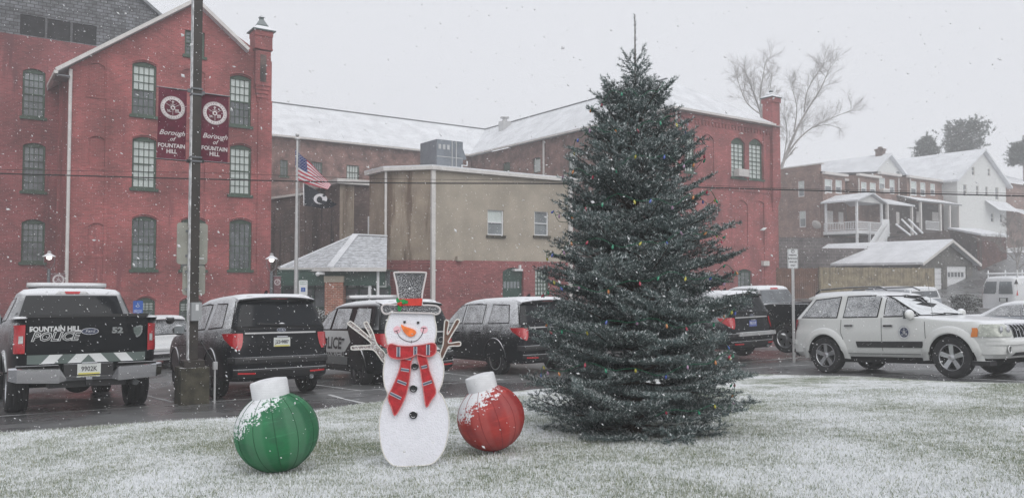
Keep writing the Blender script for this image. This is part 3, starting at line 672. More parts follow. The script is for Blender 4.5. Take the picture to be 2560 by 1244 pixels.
b = MB(); b.bar((rx, 5.0, zr + hr + 0.04), (rx, Ld + rx, zr + hr + 0.04), 0.16, 0.1); b.bar((-LC - 3, Ld + rx, zr + hr + 0.04), (rx, Ld + rx, zr + hr + 0.04), 0.16, 0.1); b.build('ridge_cap', 'metal_grey', RE_)
xdp = fd.at(1362, 400)[0]; MB().tube([(-0.12, xdp, ze - 0.1), (-0.12, xdp, 3)], 0.09, 8).build('downpipe', 'trim_white', RE_, smooth=True); MB().tube([(0.15, -0.12, ze - 0.1), (0.15, -0.12, 2)], 0.08, 8).build('downpipe', 'trim_white', RE_, smooth=True)
# ridge ventilator
yv = Frame(pt(rx - 0.8, 0).xy, GRID + R(90), z0=0).at(1267, 320)[0]; b = MB(); b.box(rx - 1.5, rx - 0.6, yv - 0.42, yv + 0.42, zr + hr - 1.4, zr + hr - 0.1); b.lathe([(0.22, -0.1), (0.22, 0.2), (0.45, 0.22), (0.45, 0.34), (0.2, 0.48), (0.001, 0.5)], 14, Matrix.Translation((rx - 1.05, yv, zr + hr))); b.build('roof_ventilator', 'metal_light', RE_)
# front block chimney at the right corner
cu0 = fe.at(1924, 270)[0]; cm = (cu0 + sE) / 2; hw = (sE - cu0) / 2; ztp = fe.at(1921, 244)[1]
b = MB(); b.box(cm - hw, cm + hw, -0.25, 2 * hw - 0.25, ze - 5.5, ztp); b.box(cm - hw * 1.1, cm + hw * 1.1, -0.33, 2 * hw - 0.17, ztp - 0.35, ztp + 0.02)
for k in range(4): b.box(cm - hw * (0.6 + 0.1 * k), cm + hw * (0.55 + 0.12 * k), -0.05 * k - 0.06, hw, ze - 6.5 + 0.25 * k, ze - 6.25 + 0.25 * k)
c2 = b.build('chimney', 'brick_red', RE_)
b = MB(); v = []; prof = [(hw * 1.3, ztp + 0.02), (hw * 1.3, ztp + 0.08), (hw * 0.7, ztp + 0.28), (hw * 0.62, ztp + 0.34), (hw * 0.15, ztp + 0.5), (hw * 0.3, ztp + 0.62), (0.02, ztp + 0.78)]
for r_, z in prof: v += [(cm - r_, hw - 0.25 - r_, z), (cm + r_, hw - 0.25 - r_, z), (cm + r_, hw - 0.25 + r_, z), (cm - r_, hw - 0.25 + r_, z)]
b.add(v, [(i * 4 + j, i * 4 + (j + 1) % 4, (i + 1) * 4 + (j + 1) % 4, (i + 1) * 4 + j) for i in range(len(prof) - 1) for j in range(4)] + [(3, 2, 1, 0)]); b.build('chimney_cap', 'metal_snowy', c2)
# ================================================================== tan stucco block on a painted brick base
TC = P(1080, 650, 38.0); ft = Frame((TC.x, TC.y), GRID, z0=-0.8)
RT = ft.root('stucco_block', 'tan stucco block on a painted brick base, white fascia and downpipes, behind the snowman', 'building')
sT = ft.at(1432, 550)[0]; zTt = (ft.at(1250, 440)[1]); zTb = ft.at(1200, 651)[1]
wt = [ft.rect(*q) for q in ((1219, 525, 1259, 588), (1336, 529, 1371, 589))]; wl = [ft.rect(*q) for q in ((1256, 668, 1308, 790), (1337, 673, 1372, 740))]
wallpoly(RT, 'upper_wall', [(0, zTb), (sT, zTb), (sT, zTt), (0, zTt)], [arch_poly(*q) for q in wt], 'stucco', 0.3)
wallpoly(RT, 'base_wall', [(0, 0), (sT, 0), (sT, zTb - 0.003), (0, zTb - 0.003)], [arch_poly(*wl[0], 0.22), arch_poly(*wl[1], 0.0)], 'brick_painted', 0.3, -0.02)
for q in wt: window(RT, *q, 0, frame='white_paint', fw=0.06, cols=1, rows=1, upper='glass_blind' if q is wt[0] else 'glass_grey', lower='glass_grey', sillmat='concrete_mossy', rec=0.1, rail=0.05)
b = MB(); x0, x1, z0, z1 = wl[0]; b.box(x0, x1, 0.14, 0.20, z0, z1 - 0.2); b.prism(arch_poly(x0, x1, z1 - 0.62, z1, 0.22), 0.135, 0.10); dr = b.build('door', 'green_door', RT)
b = MB()
for i in range(5): xa = x0 + (x1 - x0) * (0.12 + 0.16 * i); b.box(xa, xa + (x1 - x0) * 0.12, 0.125, 0.134, z1 - 1.05, z1 - 0.72)
b.build('transom_glazing', 'glass_grey', dr); MB().box(x0 + (x1 - x0) * 0.3, x0 + (x1 - x0) * 0.75, 0.125, 0.134, z1 - 2.0, z1 - 1.65).build('door_window', 'glass_grey', dr)
MB().ball((x1 - 0.12, 0.10, z0 + 1.1), 0.04).build('door_handle', 'metal_light', dr)
b = MB(); b.box((x0 + x1) / 2 - 0.05, (x0 + x1) / 2 + 0.45, -0.25, -0.021, z1 - 0.18, z1 - 0.08); b.bar(((x0 + x1) / 2 + 0.3, -0.2, z1 - 0.1), ((x0 + x1) / 2 + 0.3, -0.2, z1 + 0.12), 0.1); b.build('security_camera', 'white_paint', RT)
window(RT, *wl[1], 0, cols=4, rows=6, upper='glass_blind', lower='glass_blind', sill=False, mw=0.035)
x0, x1, z0, z1 = ft.rect(1138, 640, 1153, 652); MB().box(x0, x1, -0.22, -0.021, z0, z1).build('vent_box', 'stucco', RT)
# left, receding faces: the frontal chamfer then the wall running back
def loc(px, py): q = Vector((px, py, 0)) - Vector((ft.p.x, ft.p.y, 0)); return (q.dot(ft.d), q.dot(ft.n))
pB = P(966, 650, 38.6); pC = P(925, 650, 40.6); pD = P(850, 650, 44.5)
def vwall(b, a, c, z0, z1, th=0.3):
    a = Vector(a); c = Vector(c); d = (c - a).normalized(); n = Vector((-d.y, d.x)) * th
    v = [(*a, z0), (*c, z0), (*(c + n), z0), (*(a + n), z0), (*a, z1), (*c, z1), (*(c + n), z1), (*(a + n), z1)]; b.add(v, [(0, 3, 2, 1), (4, 5, 6, 7), (0, 1, 5, 4), (1, 2, 6, 5), (2, 3, 7, 6), (3, 0, 4, 7)])
LBK = Frame(pB.xy, GRID + R(90), z0=0).at(923, 550)[0]
lB, lC, lD = loc(pB.x, pB.y), loc(pC.x, pC.y), loc(pD.x, pD.y)
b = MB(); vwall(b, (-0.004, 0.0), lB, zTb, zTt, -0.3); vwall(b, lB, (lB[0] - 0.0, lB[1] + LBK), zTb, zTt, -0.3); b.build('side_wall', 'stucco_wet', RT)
b = MB(); vwall(b, (-0.004, -0.02), (lB[0] - 0.02, lB[1] - 0.02), 0, zTb - 0.003, -0.3); vwall(b, (lB[0] - 0.02, lB[1]), (lB[0] - 0.02, lB[1] + LBK), 0, zTb - 0.003, -0.3); b.build('base_side_wall', 'brick_painted', RT)
b = MB()                                                   # roof slab, fascia with a snow cap
rp = [(lB[0] - 0.28, lB[1] - 0.2), (0.0 - 0.12, -0.26), (sT + 0.25, -0.26), (sT + 0.3, 9), (lB[0] + 3, 9), (lB[0] + 3, lB[1] + LBK), (lB[0] - 0.28, lB[1] + LBK)]
def slab(b, pts, z0, z1):
    n = len(pts); b.add([(x, y, z0) for x, y in pts] + [(x, y, z1) for x, y in pts], [tuple(range(n - 1, -1, -1)), tuple(range(n, 2 * n))] + [(i, (i + 1) % n, n + (i + 1) % n, n + i) for i in range(n)])
slab(b, rp, zTt + 0.002, zTt + 0.17); b.build('fascia', 'trim_white', RT)
b = MB(); slab(b, [(x, y + 0.04) for x, y in rp], zTt + 0.173, zTt + 0.23); b.build('roof', 'roof_snow_plain', RT)
MB().box(-0.10, 0.10, -0.16, -0.022, 0, zTt).build('downpipe', 'trim_white', RT); MB().box(sT - 0.35, sT - 0.12, -0.14, -0.022, 0, zTt).build('downpipe', 'trim_white', RT)
b = MB(); b.tube([(lB[0] - 0.08, lB[1] - 0.06, zTt), (lB[0] - 0.08, lB[1] - 0.06, 0.2)], 0.065, 8); b.build('downpipe', 'trim_white', RT)
# rooftop air handler
c = P(1120, 400, 43); cx, cy = loc(c.x, c.y); z0 = zTt + 0.30; zt2 = P(1100, 358, 43).z - ft.p.z
b = MB(); b.box(cx - 1.15, cx + 0.45, cy - 0.8, cy + 1.0, z0 + 0.35, zt2); b.add([(cx - 1.3, cy - 1.0, z0), (cx + 0.8, cy - 1.0, z0), (cx + 0.8, cy + 1.2, z0), (cx - 1.3, cy + 1.2, z0), (cx - 1.15, cy - 0.8, z0 + 0.34), (cx + 0.45, cy - 0.8, z0 + 0.34), (cx + 0.45, cy + 1.0, z0 + 0.34), (cx - 1.15, cy + 1.0, z0 + 0.34)], [(0, 1, 5, 4), (1, 2, 6, 5), (2, 3, 7, 6), (3, 0, 4, 7)])
mk('hvac_grey', (0.17, 0.19, 0.215), 0.5, var=0.15, vs=2, snow=0.7)
hv = b.build('rooftop_air_handler', 'hvac_grey', RT)
b = MB(); zz = zt2 - z0
for i in range(3): b.box(cx - 1.05 + 0.26 * i, cx - 0.9 + 0.26 * i, cy - 0.815, cy - 0.801, zt2 - 0.5, zt2 - 0.25)
b.box(cx - 0.25, cx - 0.21, cy - 0.83, cy - 0.801, z0 + 0.35, zt2); b.box(cx + 0.0, cx + 0.05, cy - 0.83, cy - 0.801, z0 + 0.35, zt2); b.box(cx - 1.15, cx + 0.45, cy - 0.82, cy - 0.801, (z0 + zt2) / 2, (z0 + zt2) / 2 + 0.04)
b.build('access_panel', 'metal_light', hv)
b = MB(); b.add([(cx + 0.45, cy - 0.7, zt2 - 0.2), (cx + 0.75, cy - 0.7, zt2 - 0.9), (cx + 0.75, cy + 0.5, zt2 - 0.9), (cx + 0.45, cy + 0.5, zt2 - 0.2), (cx + 0.45, cy - 0.7, zt2 - 0.9), (cx + 0.45, cy + 0.5, zt2 - 0.9)], [(0, 1, 2, 3), (0, 4, 1), (2, 5, 3), (4, 5, 2, 1)]); b.build('intake_hood', 'hvac_grey', hv)
MB().tube([(cx + 0.3, cy - 0.95, z0), (cx + 0.3, cy - 0.95, z0 + 0.55), (cx + 0.62, cy - 0.95, z0 + 0.55), (cx + 0.62, cy - 0.95, z0 + 0.8)], 0.04, 6).build('conduit', 'white_paint', hv)
# ================================================================== lower brown annexe between the halls
pA = P(848, 600, 44.0); fa = Frame((pA.x, pA.y), GRID, z0=-0.8)
RA = fa.root('brown_annexe', 'dark brown flat roofed brick annexe between the tall hall and the stucco block', 'building')
zA = fa.at(880, 462)[1]
b = MB(); b.box(0.0, 4.6, 0, 6, 0, zA); b.build('wall', 'brick_brown', RA)
b = MB(); b.box(0.02, 0.85, -0.02, -0.001, 0, zA); b.build('stucco_facing', 'stucco_wet', RA)
b = MB(); b.box(-0.25, 4.8, -0.3, 6.1, zA + 0.002, zA + 0.28); b.build('fascia', 'trim_white', RA)
xw0, xw1, zw0, zw1 = fa.rect(919, 541, 934, 585); window(RA, xw0, xw1 + 0.3, zw0, zw1, 0, frame='white_paint', fw=0.08, cols=1, rows=1, upper='glass_grey', lower='glass_grey', y=-0.16, sill=False)
pZ = P(676, 600, 47.0); fz = Frame((pZ.x, pZ.y), R(8), z0=-0.8)
RZ = fz.root('lean_to_annexe', 'dark stained brick lean-to behind the flagpole, with a sloping snow edge', 'building')
LZ = fz.at(852, 600)[0]; zl = fz.at(690, 505)[1]; zr2 = fz.at(848, 474)[1]
xz0, xz1, zz0, zz1 = fz.rect(792, 560, 806, 620)
wallpoly(RZ, 'wall', [(-1.0, 0), (LZ, 0), (LZ, zr2), (-1.0, zl)], [arch_poly(xz0, xz1, zz0, zz1)], 'brick_brown', 0.4)
b = MB(); b.bar((-1.0, -0.1, zl + 0.05), (LZ, -0.1, zr2 + 0.05), 0.3, 0.12); b.build('verge', 'trim_white', RZ)
window(RZ, xz0, xz1, zz0, zz1, 0, frame='trim_white', fw=0.07, cols=1, rows=1, upper='glass_grey', lower='glass_dark', sill=False)
for u in (700, 752, 830): x = fz.at(u, 600)[0]; MB().box(x - 0.25, x + 0.25, -0.3, -0.001, 0, min(zl, zr2) - 0.6).build('buttress', 'brick_brown', RZ)
# ================================================================== entrance pavilion with a hipped shingle roof
kp = P(826, 668, 33.0); fp = Frame((kp.x, kp.y), R(2), z0=-0.75)
RP = fp.root('entrance_pavilion', 'low entrance pavilion with a hipped shingle roof dusted with snow, brick piers and glass doors', 'building')
zE = fp.at(826, 668)[1]
def lp(u, v, Y): q = P(u, v, Y) - fp.p; return Vector((q.dot(fp.d), q.dot(fp.n), q.z))
eL = lp(700, 678, 34.5); eM = Vector((0, 0, zE)); eR = lp(966, 666, 33.3); aL = lp(889, 588, 37.5); aR = lp(968, 592, 37.5); eL.z = eR.z = zE
eB = Vector((eL.x, 9, zE))
b = MB(); b.add([eL, eM, aL, eR, aR, eB], [(0, 1, 2), (1, 3, 4, 2), (0, 2, 5)])
rf_ = b.build('roof', 'shingle_snow', RP)
b = MB(); b.bar(eM + Vector((0, 0, 0.03)), aL + Vector((0, 0, 0.05)), 0.28, 0.06); b.bar(aL + Vector((0, 0, 0.05)), aR + Vector((0, 0, 0.05)), 0.2, 0.06); b.bar(eL + Vector((0, 0, 0.03)), aL + Vector((0, 0, 0.05)), 0.12, 0.06); b.build('ridge_cap', 'roof_snow_plain', rf_)
b = MB(); b.bar(eL - Vector((0, 0.04, 0.08)), eM - Vector((0, 0.04, 0.08)), 0.10, 0.16); b.bar(eM - Vector((0, 0.04, 0.08)), eR - Vector((0, 0.04, 0.08)), 0.10, 0.16); b.build('gutter', 'trim_white', RP)
b = MB(); b.box(-2.3, eR.x - 0.1, 0.5, 0.7, zE - 0.75, zE - 0.14); b.box(-2.3, eR.x, 0.45, 5, zE - 0.13, zE - 0.09); b.build('frieze', 'green_door', RP)
b = MB(); b.box(-2.4, eR.x, 1.5, 1.62, 0, zE - 0.14); b.build('door_screen', 'glass_dark', RP)
b = MB()
for i in range(8): x = -2.3 + i * (eR.x + 2.3) / 7; b.box(x - 0.05, x + 0.05, 1.38, 1.49, 0, zE - 0.76)
for z in (1.45, 2.3): b.box(-2.3, eR.x, 1.40, 1.47, z - 0.05, z + 0.05)
b.build('door_frame', 'green_door', RP)
b = MB()
for i in (3, 4, 5, 6): x = -2.2 + i * (eR.x + 2.3) / 7; b.box(x + 0.1, x + 0.42, 1.34, 1.37, 2.32, 2.62)
b.build('transom_pane', 'glass_blind', RP)
for (u0, v0, u1) in ((812, 692, 857), (700, 695, 718)):
    a = lp(u0, v0, 33.3 if u0 > 750 else 35); c = lp(u1, v0, 33.3 if u0 > 750 else 35); y0 = a.y
    b = MB(); b.box(a.x, c.x, y0, y0 + (c.x - a.x), 0, a.z - 0.22); pr = b.build('brick_pier', 'brick_pier', RP)
    MB().box(a.x - 0.03, c.x + 0.03, y0 - 0.03, y0 + (c.x - a.x) + 0.03, a.z - 0.218, a.z + 0.04).build('pier_cap', 'stucco', pr)
a = lp(945, 690, 33.5); b = MB(); b.tube([(a.x, a.y, 0), (a.x, a.y, zE - 0.1)], 0.06, 8); b.box(a.x - 0.42, a.x - 0.3, a.y + 0.1, a.y + 0.2, 0, zE - 0.5); b.build('downpipe', 'white_paint', RP)
a = lp(812, 683, 33.2); b = MB(); b.box(a.x - 0.28, a.x - 0.02, a.y, a.y + 0.14, a.z - 0.05, a.z + 0.06); b.ball((a.x - 0.3, a.y + 0.03, a.z - 0.03), 0.09); b.build('flood_light', 'white_paint', RP)
# ================================================================== vehicles (x forward from the rear bumper, y left, z up)
class Shell:
    def __init__(s, lv, cap=0.012):
        s.L = np.array([[*l] for l in lv], float); s.cap = cap
    def p(s, z):
        L = s.L; return [float(np.interp(z, L[:, 0], L[:, i])) for i in range(1, 5)]
    def side(s, x, z, off=0.0):
        xr, xf, w_, n = s.p(z); xc, h = (xr + xf) / 2, (xf - xr) / 2
        t = min(1.0, abs(x - xc) / h); return w_ * max(0.0, 1 - t ** n) ** (1 / n) + off
    def end(s, y, z, front=False, off=0.0):
        xr, xf, w_, n = s.p(z); xc, h = (xr + xf) / 2, (xf - xr) / 2
        t = min(1.0, abs(y) / w_); e = h * max(0.0, 1 - t ** n) ** (1 / n) + off
        return xc + e if front else xc - e
    def ring(s, th, z, off=0.0):
        xr, xf, w_, n = s.p(z); xc, h = (xr + xf) / 2, (xf - xr) / 2
        c, q = math.cos(th), math.sin(th)
        return Vector((xc + (h + off) * math.copysign(abs(c) ** (2 / n), c), (w_ + off) * math.copysign(abs(q) ** (2 / n), q), z))
    def th_side(s, x, z, left=True):
        xr, xf, w_, n = s.p(z); xc, h = (xr + xf) / 2, (xf - xr) / 2
        t = min(1.0, abs(x - xc) / h) ** (n / 2); a = math.acos(math.copysign(min(1, t), x - xc)); return a if left else -a
    def th_end(s, y, z, front=False):
        xr, xf, w_, n = s.p(z); q = min(1.0, abs(y) / w_) ** (n / 2); a = math.asin(q)
        a = a if front else math.pi - a
        return a if y >= 0 else -a
    def mesh(s, N=112):
        L = s.L; zs = []
        for i in range(len(L) - 1):
            k = max(1, int(math.ceil((L[i + 1, 0] - L[i, 0]) / 0.07)), int(math.ceil(max(abs(L[i + 1, 2] - L[i, 2]), abs(L[i + 1, 1] - L[i, 1])) / 0.18)))
            zs += [L[i, 0] + (L[i + 1, 0] - L[i, 0]) * j / k for j in range(k)]
        zs.append(L[-1, 0]); b = MB(); v = []
        for z in zs: v += [s.ring(2 * math.pi * j / N + 0.003, z) for j in range(N)]
        f = []
        for i in range(len(zs) - 1):
            for j in range(N): f.append((i * N + j, i * N + (j + 1) % N, (i + 1) * N + (j + 1) % N, (i + 1) * N + j))
        f.append(tuple(range(N - 1, -1, -1)))
        k = (len(zs) - 1) * N; xr, xf, _, _ = s.p(zs[-1]); v.append(((xr + xf) / 2, 0, zs[-1] + s.cap)); c = len(v) - 1
        for j in range(N): f.append((k + j, k + (j + 1) % N, c))
        return b.add(v, f)
def ruled(lo, up, fn, n=5, m=7):
    """surface between two polylines given in surface parameters; fn maps a parameter pair to a point"""
    A, B = [], []
    for i in range(len(lo) - 1):
        for j in range(n):
            t = j / n; A.append((lo[i][0] + (lo[i + 1][0] - lo[i][0]) * t, lo[i][1] + (lo[i + 1][1] - lo[i][1]) * t))
            B.append((up[i][0] + (up[i + 1][0] - up[i][0]) * t, up[i][1] + (up[i + 1][1] - up[i][1]) * t))
    A.append(lo[-1]); B.append(up[-1]); v = []
    for i in range(len(A)):
        for j in range(m + 1):
            t = j / m; v.append(fn(A[i][0] + (B[i][0] - A[i][0]) * t, A[i][1] + (B[i][1] - A[i][1]) * t))
    f = []
    for i in range(len(A) - 1):
        for j in range(m): f.append((i * (m + 1) + j, i * (m + 1) + j + 1, (i + 1) * (m + 1) + j + 1, (i + 1) * (m + 1) + j))
    return v, f
def patch(name, lo, up, fn, mat, parent, n=5, m=7, label=None):
    v, f = ruled(lo, up, fn, n, m); o = MB().add(v, f).build(name, mat, parent, smooth=True, fix=False)
    me = o.data
    if me.polygons:
        c = sum((Vector(p.normal) for p in me.polygons), Vector()); q = sum((Vector(x.co) for x in me.vertices), Vector()) / len(me.vertices)
        if c.dot(q - Vector((2.4, 0, 0.9))) < 0: me.flip_normals()
    if label: o['label'] = label
    return o
def carve(o, cutter_mb):
    c = cutter_mb.build('arch_cutter', ['arch_dark', 'arch_dark'])
    for m in list(o.data.materials)[1:]: pass
    md = o.modifiers.new('cut', 'BOOLEAN'); md.operation = 'DIFFERENCE'; md.object = c; md.solver = 'EXACT'
    dg = bpy.context.evaluated_depsgraph_get(); me = bpy.data.meshes.new_from_object(o.evaluated_get(dg))
    o.modifiers.remove(md); old = o.data; o.data = me; me.name = o.name; bpy.data.meshes.remove(old)
    cm = c.data; bpy.data.objects.remove(c); bpy.data.meshes.remove(cm)
    me.polygons.foreach_set('use_smooth', [True] * len(me.polygons)); me.set_sharp_from_angle(angle=R(32))
def wheel(root, x, y, r, wd, side, rim='rim_silver', spokes=5, steer=0.0, dark=False):
    """rim mesh (part) with the tyre (sub-part); side +1 left"""
    e = MB(); rr = r * 0.66; s = side
    def T(px, h, pz): return Vector((px, h * s, pz))
    e.mat(0)
    prof = [(0.0, wd * 0.30), (rr * 0.2, wd * 0.30), (rr * 0.22, wd * 0.26)]
    N = 28; v = []
    pr = [(rr, wd * 0.44), (rr * 0.95, wd * 0.45), (rr * 0.90, wd * 0.38), (rr * 0.87, wd * 0.1), (rr * 0.85, -wd * 0.2)]
    for (q, h) in pr:
        for j in range(N): a = 2 * math.pi * j / N; v.append(T(q * math.cos(a), h, q * math.sin(a)))
    e.add(v, [(i * N + j, i * N + (j + 1) % N, (i + 1) * N + (j + 1) % N, (i + 1) * N + j) for i in range(len(pr) - 1) for j in range(N)])
    for k in range(spokes):
        a = 2 * math.pi * k / spokes + 0.3; c, d = math.cos(a), math.sin(a); wi, wo = rr * 0.15, rr * 0.25
        for (q0, q1, a0, a1, h0, h1) in ((rr * 0.12, rr * 0.92, wi, wo * 0.75, wd * 0.33, wd * 0.40),):
            pts = [(q0, -a0), (q1, -a1), (q1, a1), (q0, a0)]
            vv = [T(p[0] * c - p[1] * d, h0 if i in (0, 3) else h1, p[0] * d + p[1] * c) for i, p in enumerate(pts)] + [T(p[0] * c - p[1] * d, h0 - wd * 0.2, p[0] * d + p[1] * c) for p in pts]
            e.add(vv, [(0, 1, 2, 3), (4, 7, 6, 5), (0, 4, 5, 1), (1, 5, 6, 2), (2, 6, 7, 3), (3, 7, 4, 0)])
    v = []
    for (q, h) in ((rr * 0.24, wd * 0.30), (rr * 0.22, wd * 0.40), (rr * 0.10, wd * 0.43), (0.001, wd * 0.43)):
        for j in range(12): a = 2 * math.pi * j / 12; v.append(T(q * math.cos(a), h, q * math.sin(a)))
    e.add(v, [(i * 12 + j, i * 12 + (j + 1) % 12, (i + 1) * 12 + (j + 1) % 12, (i + 1) * 12 + j) for i in range(3) for j in range(12)])
    e.mat(1); v = [T(rr * 0.86 * math.cos(2 * math.pi * j / N), wd * 0.12, rr * 0.86 * math.sin(2 * math.pi * j / N)) for j in range(N)]
    e.add(v, [tuple(range(N))])
    o = e.build('wheel', [rim, 'arch_dark'], root, smooth=True, loc=(x, y, r), rot=(0, 0, steer), ang=40)
    t = MB(); pr = [(rr * 0.86, -wd * 0.35), (rr, -wd * 0.47), (r * 0.90, -wd * 0.5), (r * 0.975, -wd * 0.42), (r, -wd * 0.3)]
    for g in (-0.22, 0.0, 0.22): pr += [(r, (g - 0.06) * wd), (r * 0.975, (g - 0.05) * wd), (r * 0.975, (g + 0.05) * wd), (r, (g + 0.06) * wd)]
    pr += [(r, wd * 0.3), (r * 0.975, wd * 0.42), (r * 0.90, wd * 0.5), (rr * 1.02, wd * 0.47), (rr, wd * 0.43)]
    t.lathe(pr, 40, axis='y'); t.build('tyre', 'black_rubber', o, smooth=True, ang=30)
    return o
def car_body(root, lv, paint, wheels, r, name='body', wcut=0.34, extra=None, cap=0.012, gap=0.07):
    sh = Shell(lv, cap); o = sh.mesh().build(name, [paint, 'arch_dark'], root, smooth=True)
    if wheels or extra:
        c = MB().mat(1); W = max(l[3] for l in lv)
        for x in wheels:
            for sd in (-1, 1):
                y0, y1 = (W - wcut) * sd, (W + 0.2) * sd
                c.lathe([(0.001, min(y0, y1)), (r + gap, min(y0, y1)), (r + gap, max(y0, y1)), (0.001, max(y0, y1))], 36, Matrix.Translation((x, 0, r)), axis='y')
        if extra:
            for q in extra: c.box(*q)
        carve(o, c)
    return sh, o
def line_on(sh, root, pts, off=0.004, wdt=0.010, mat='arch_dark', side=1, name='door_seam'):
    b = MB(); P_ = []
    for i in range(len(pts) - 1):
        for j in range(8): t = j / 8; P_.append((pts[i][0] + (pts[i + 1][0] - pts[i][0]) * t, pts[i][1] + (pts[i + 1][1] - pts[i][1]) * t))
    P_.append(pts[-1]); v = []
    for i, (x, z) in enumerate(P_):
        a, c = P_[max(0, i - 1)], P_[min(len(P_) - 1, i + 1)]; dx, dz = c[0] - a[0], c[1] - a[1]; l = math.hypot(dx, dz) or 1
        nx, nz = -dz / l * wdt / 2, dx / l * wdt / 2
        for s in (-1, 1): v.append((x + nx * s, side * sh.side(x + nx * s, z + nz * s, off), z + nz * s))
    f = [(2 * i, 2 * i + 1, 2 * i + 3, 2 * i + 2) for i in range(len(P_) - 1)]
    b.add(v, f); return b.build(name, mat, root, fix=False)
def handle_on(sh, root, x, z, side, mat='chrome', L_=0.2):
    y = side * sh.side(x, z); b = MB()
    b.box(x - L_ / 2, x + L_ / 2, min(y + 0.02 * side, y + 0.045 * side), max(y + 0.02 * side, y + 0.045 * side), z - 0.018, z + 0.018)
    for q in (-1, 1): b.box(x + q * L_ * 0.42 - 0.015, x + q * L_ * 0.42 + 0.015, min(y - 0.01 * side, y + 0.021 * side), max(y - 0.01 * side, y + 0.021 * side), z - 0.014, z + 0.014)
    return b.build('door_handle', mat, root)
def mirror_on(root, x, y, z, side, mat, big=1.0):
    b = MB(); b.ball((x, y + side * 0.16, z), 0.075 * big, 0.13 * big, 0.10 * big, 14, 8); o = b.build('wing_mirror', mat, root, smooth=True)
    MB().bar((x, y - side * 0.04, z - 0.07), (x, y + side * 0.12, z - 0.05), 0.07, 0.05).build('mirror_arm', 'black_plastic', o)
    v = MB().box(x - 0.085 * big, x - 0.076 * big, y + side * 0.16 - 0.10 * big, y + side * 0.16 + 0.10 * big, z - 0.075 * big, z + 0.075 * big)
    v.build('mirror_glass', 'glass_grey', o)
    return o
def plate_on(root, x, y, z, txt, style='pa'):
    b = MB(); b.mat(0).box(x - 0.012, x - 0.004, y - 0.152, y + 0.152, z - 0.076, z + 0.076)
    q = b.build('licence_plate', 'plate_blue' if style == 'blue' else 'plate_white', root)
    fn = lambda px, py, pz: (x - 0.0145 - pz, y - px, z + py)
    if not txt: return q
    t = MB(); put_text(t, txt, 0.098 if len(txt) < 8 else 0.082, fn, depth=0.001, bold=0.0015, sx=0.8); t.build('plate_characters', 'ink' if style != 'blue' else 'plate_white', q)
    if style == 'pa': MB().box(x - 0.014, x - 0.0125, y - 0.14, y + 0.14, z - 0.074, z - 0.052).build('plate_stripe', 'plate_yellow', q)
    MB().box(x - 0.03, x - 0.004, y - 0.10, y + 0.10, z + 0.082, z + 0.10).build('plate_light', 'chrome', root)
    return q
def oval_badge(root, fn, a, b_, txt, nm='oval_badge', tsize=None):
    N = 28; e = MB(); e.add([fn(a * math.cos(2 * math.pi * i / N), b_ * math.sin(2 * math.pi * i / N), 0.0) for i in range(N)], [tuple(range(N))])
    o = e.build(nm, 'chrome', root, fix=False)
    e = MB(); e.add([fn(a * 0.9 * math.cos(2 * math.pi * i / N), b_ * 0.86 * math.sin(2 * math.pi * i / N), 0.003) for i in range(N)], [tuple(range(N))]); e.build('badge_field', 'oval_emblem', o, fix=False)
    t = MB(); put_text(t, txt, tsize or b_ * 1.35, lambda x, y, z: fn(x, y, 0.005), shear=0.25, depth=0.0); t.build('badge_lettering', 'chrome', o, fix=False)
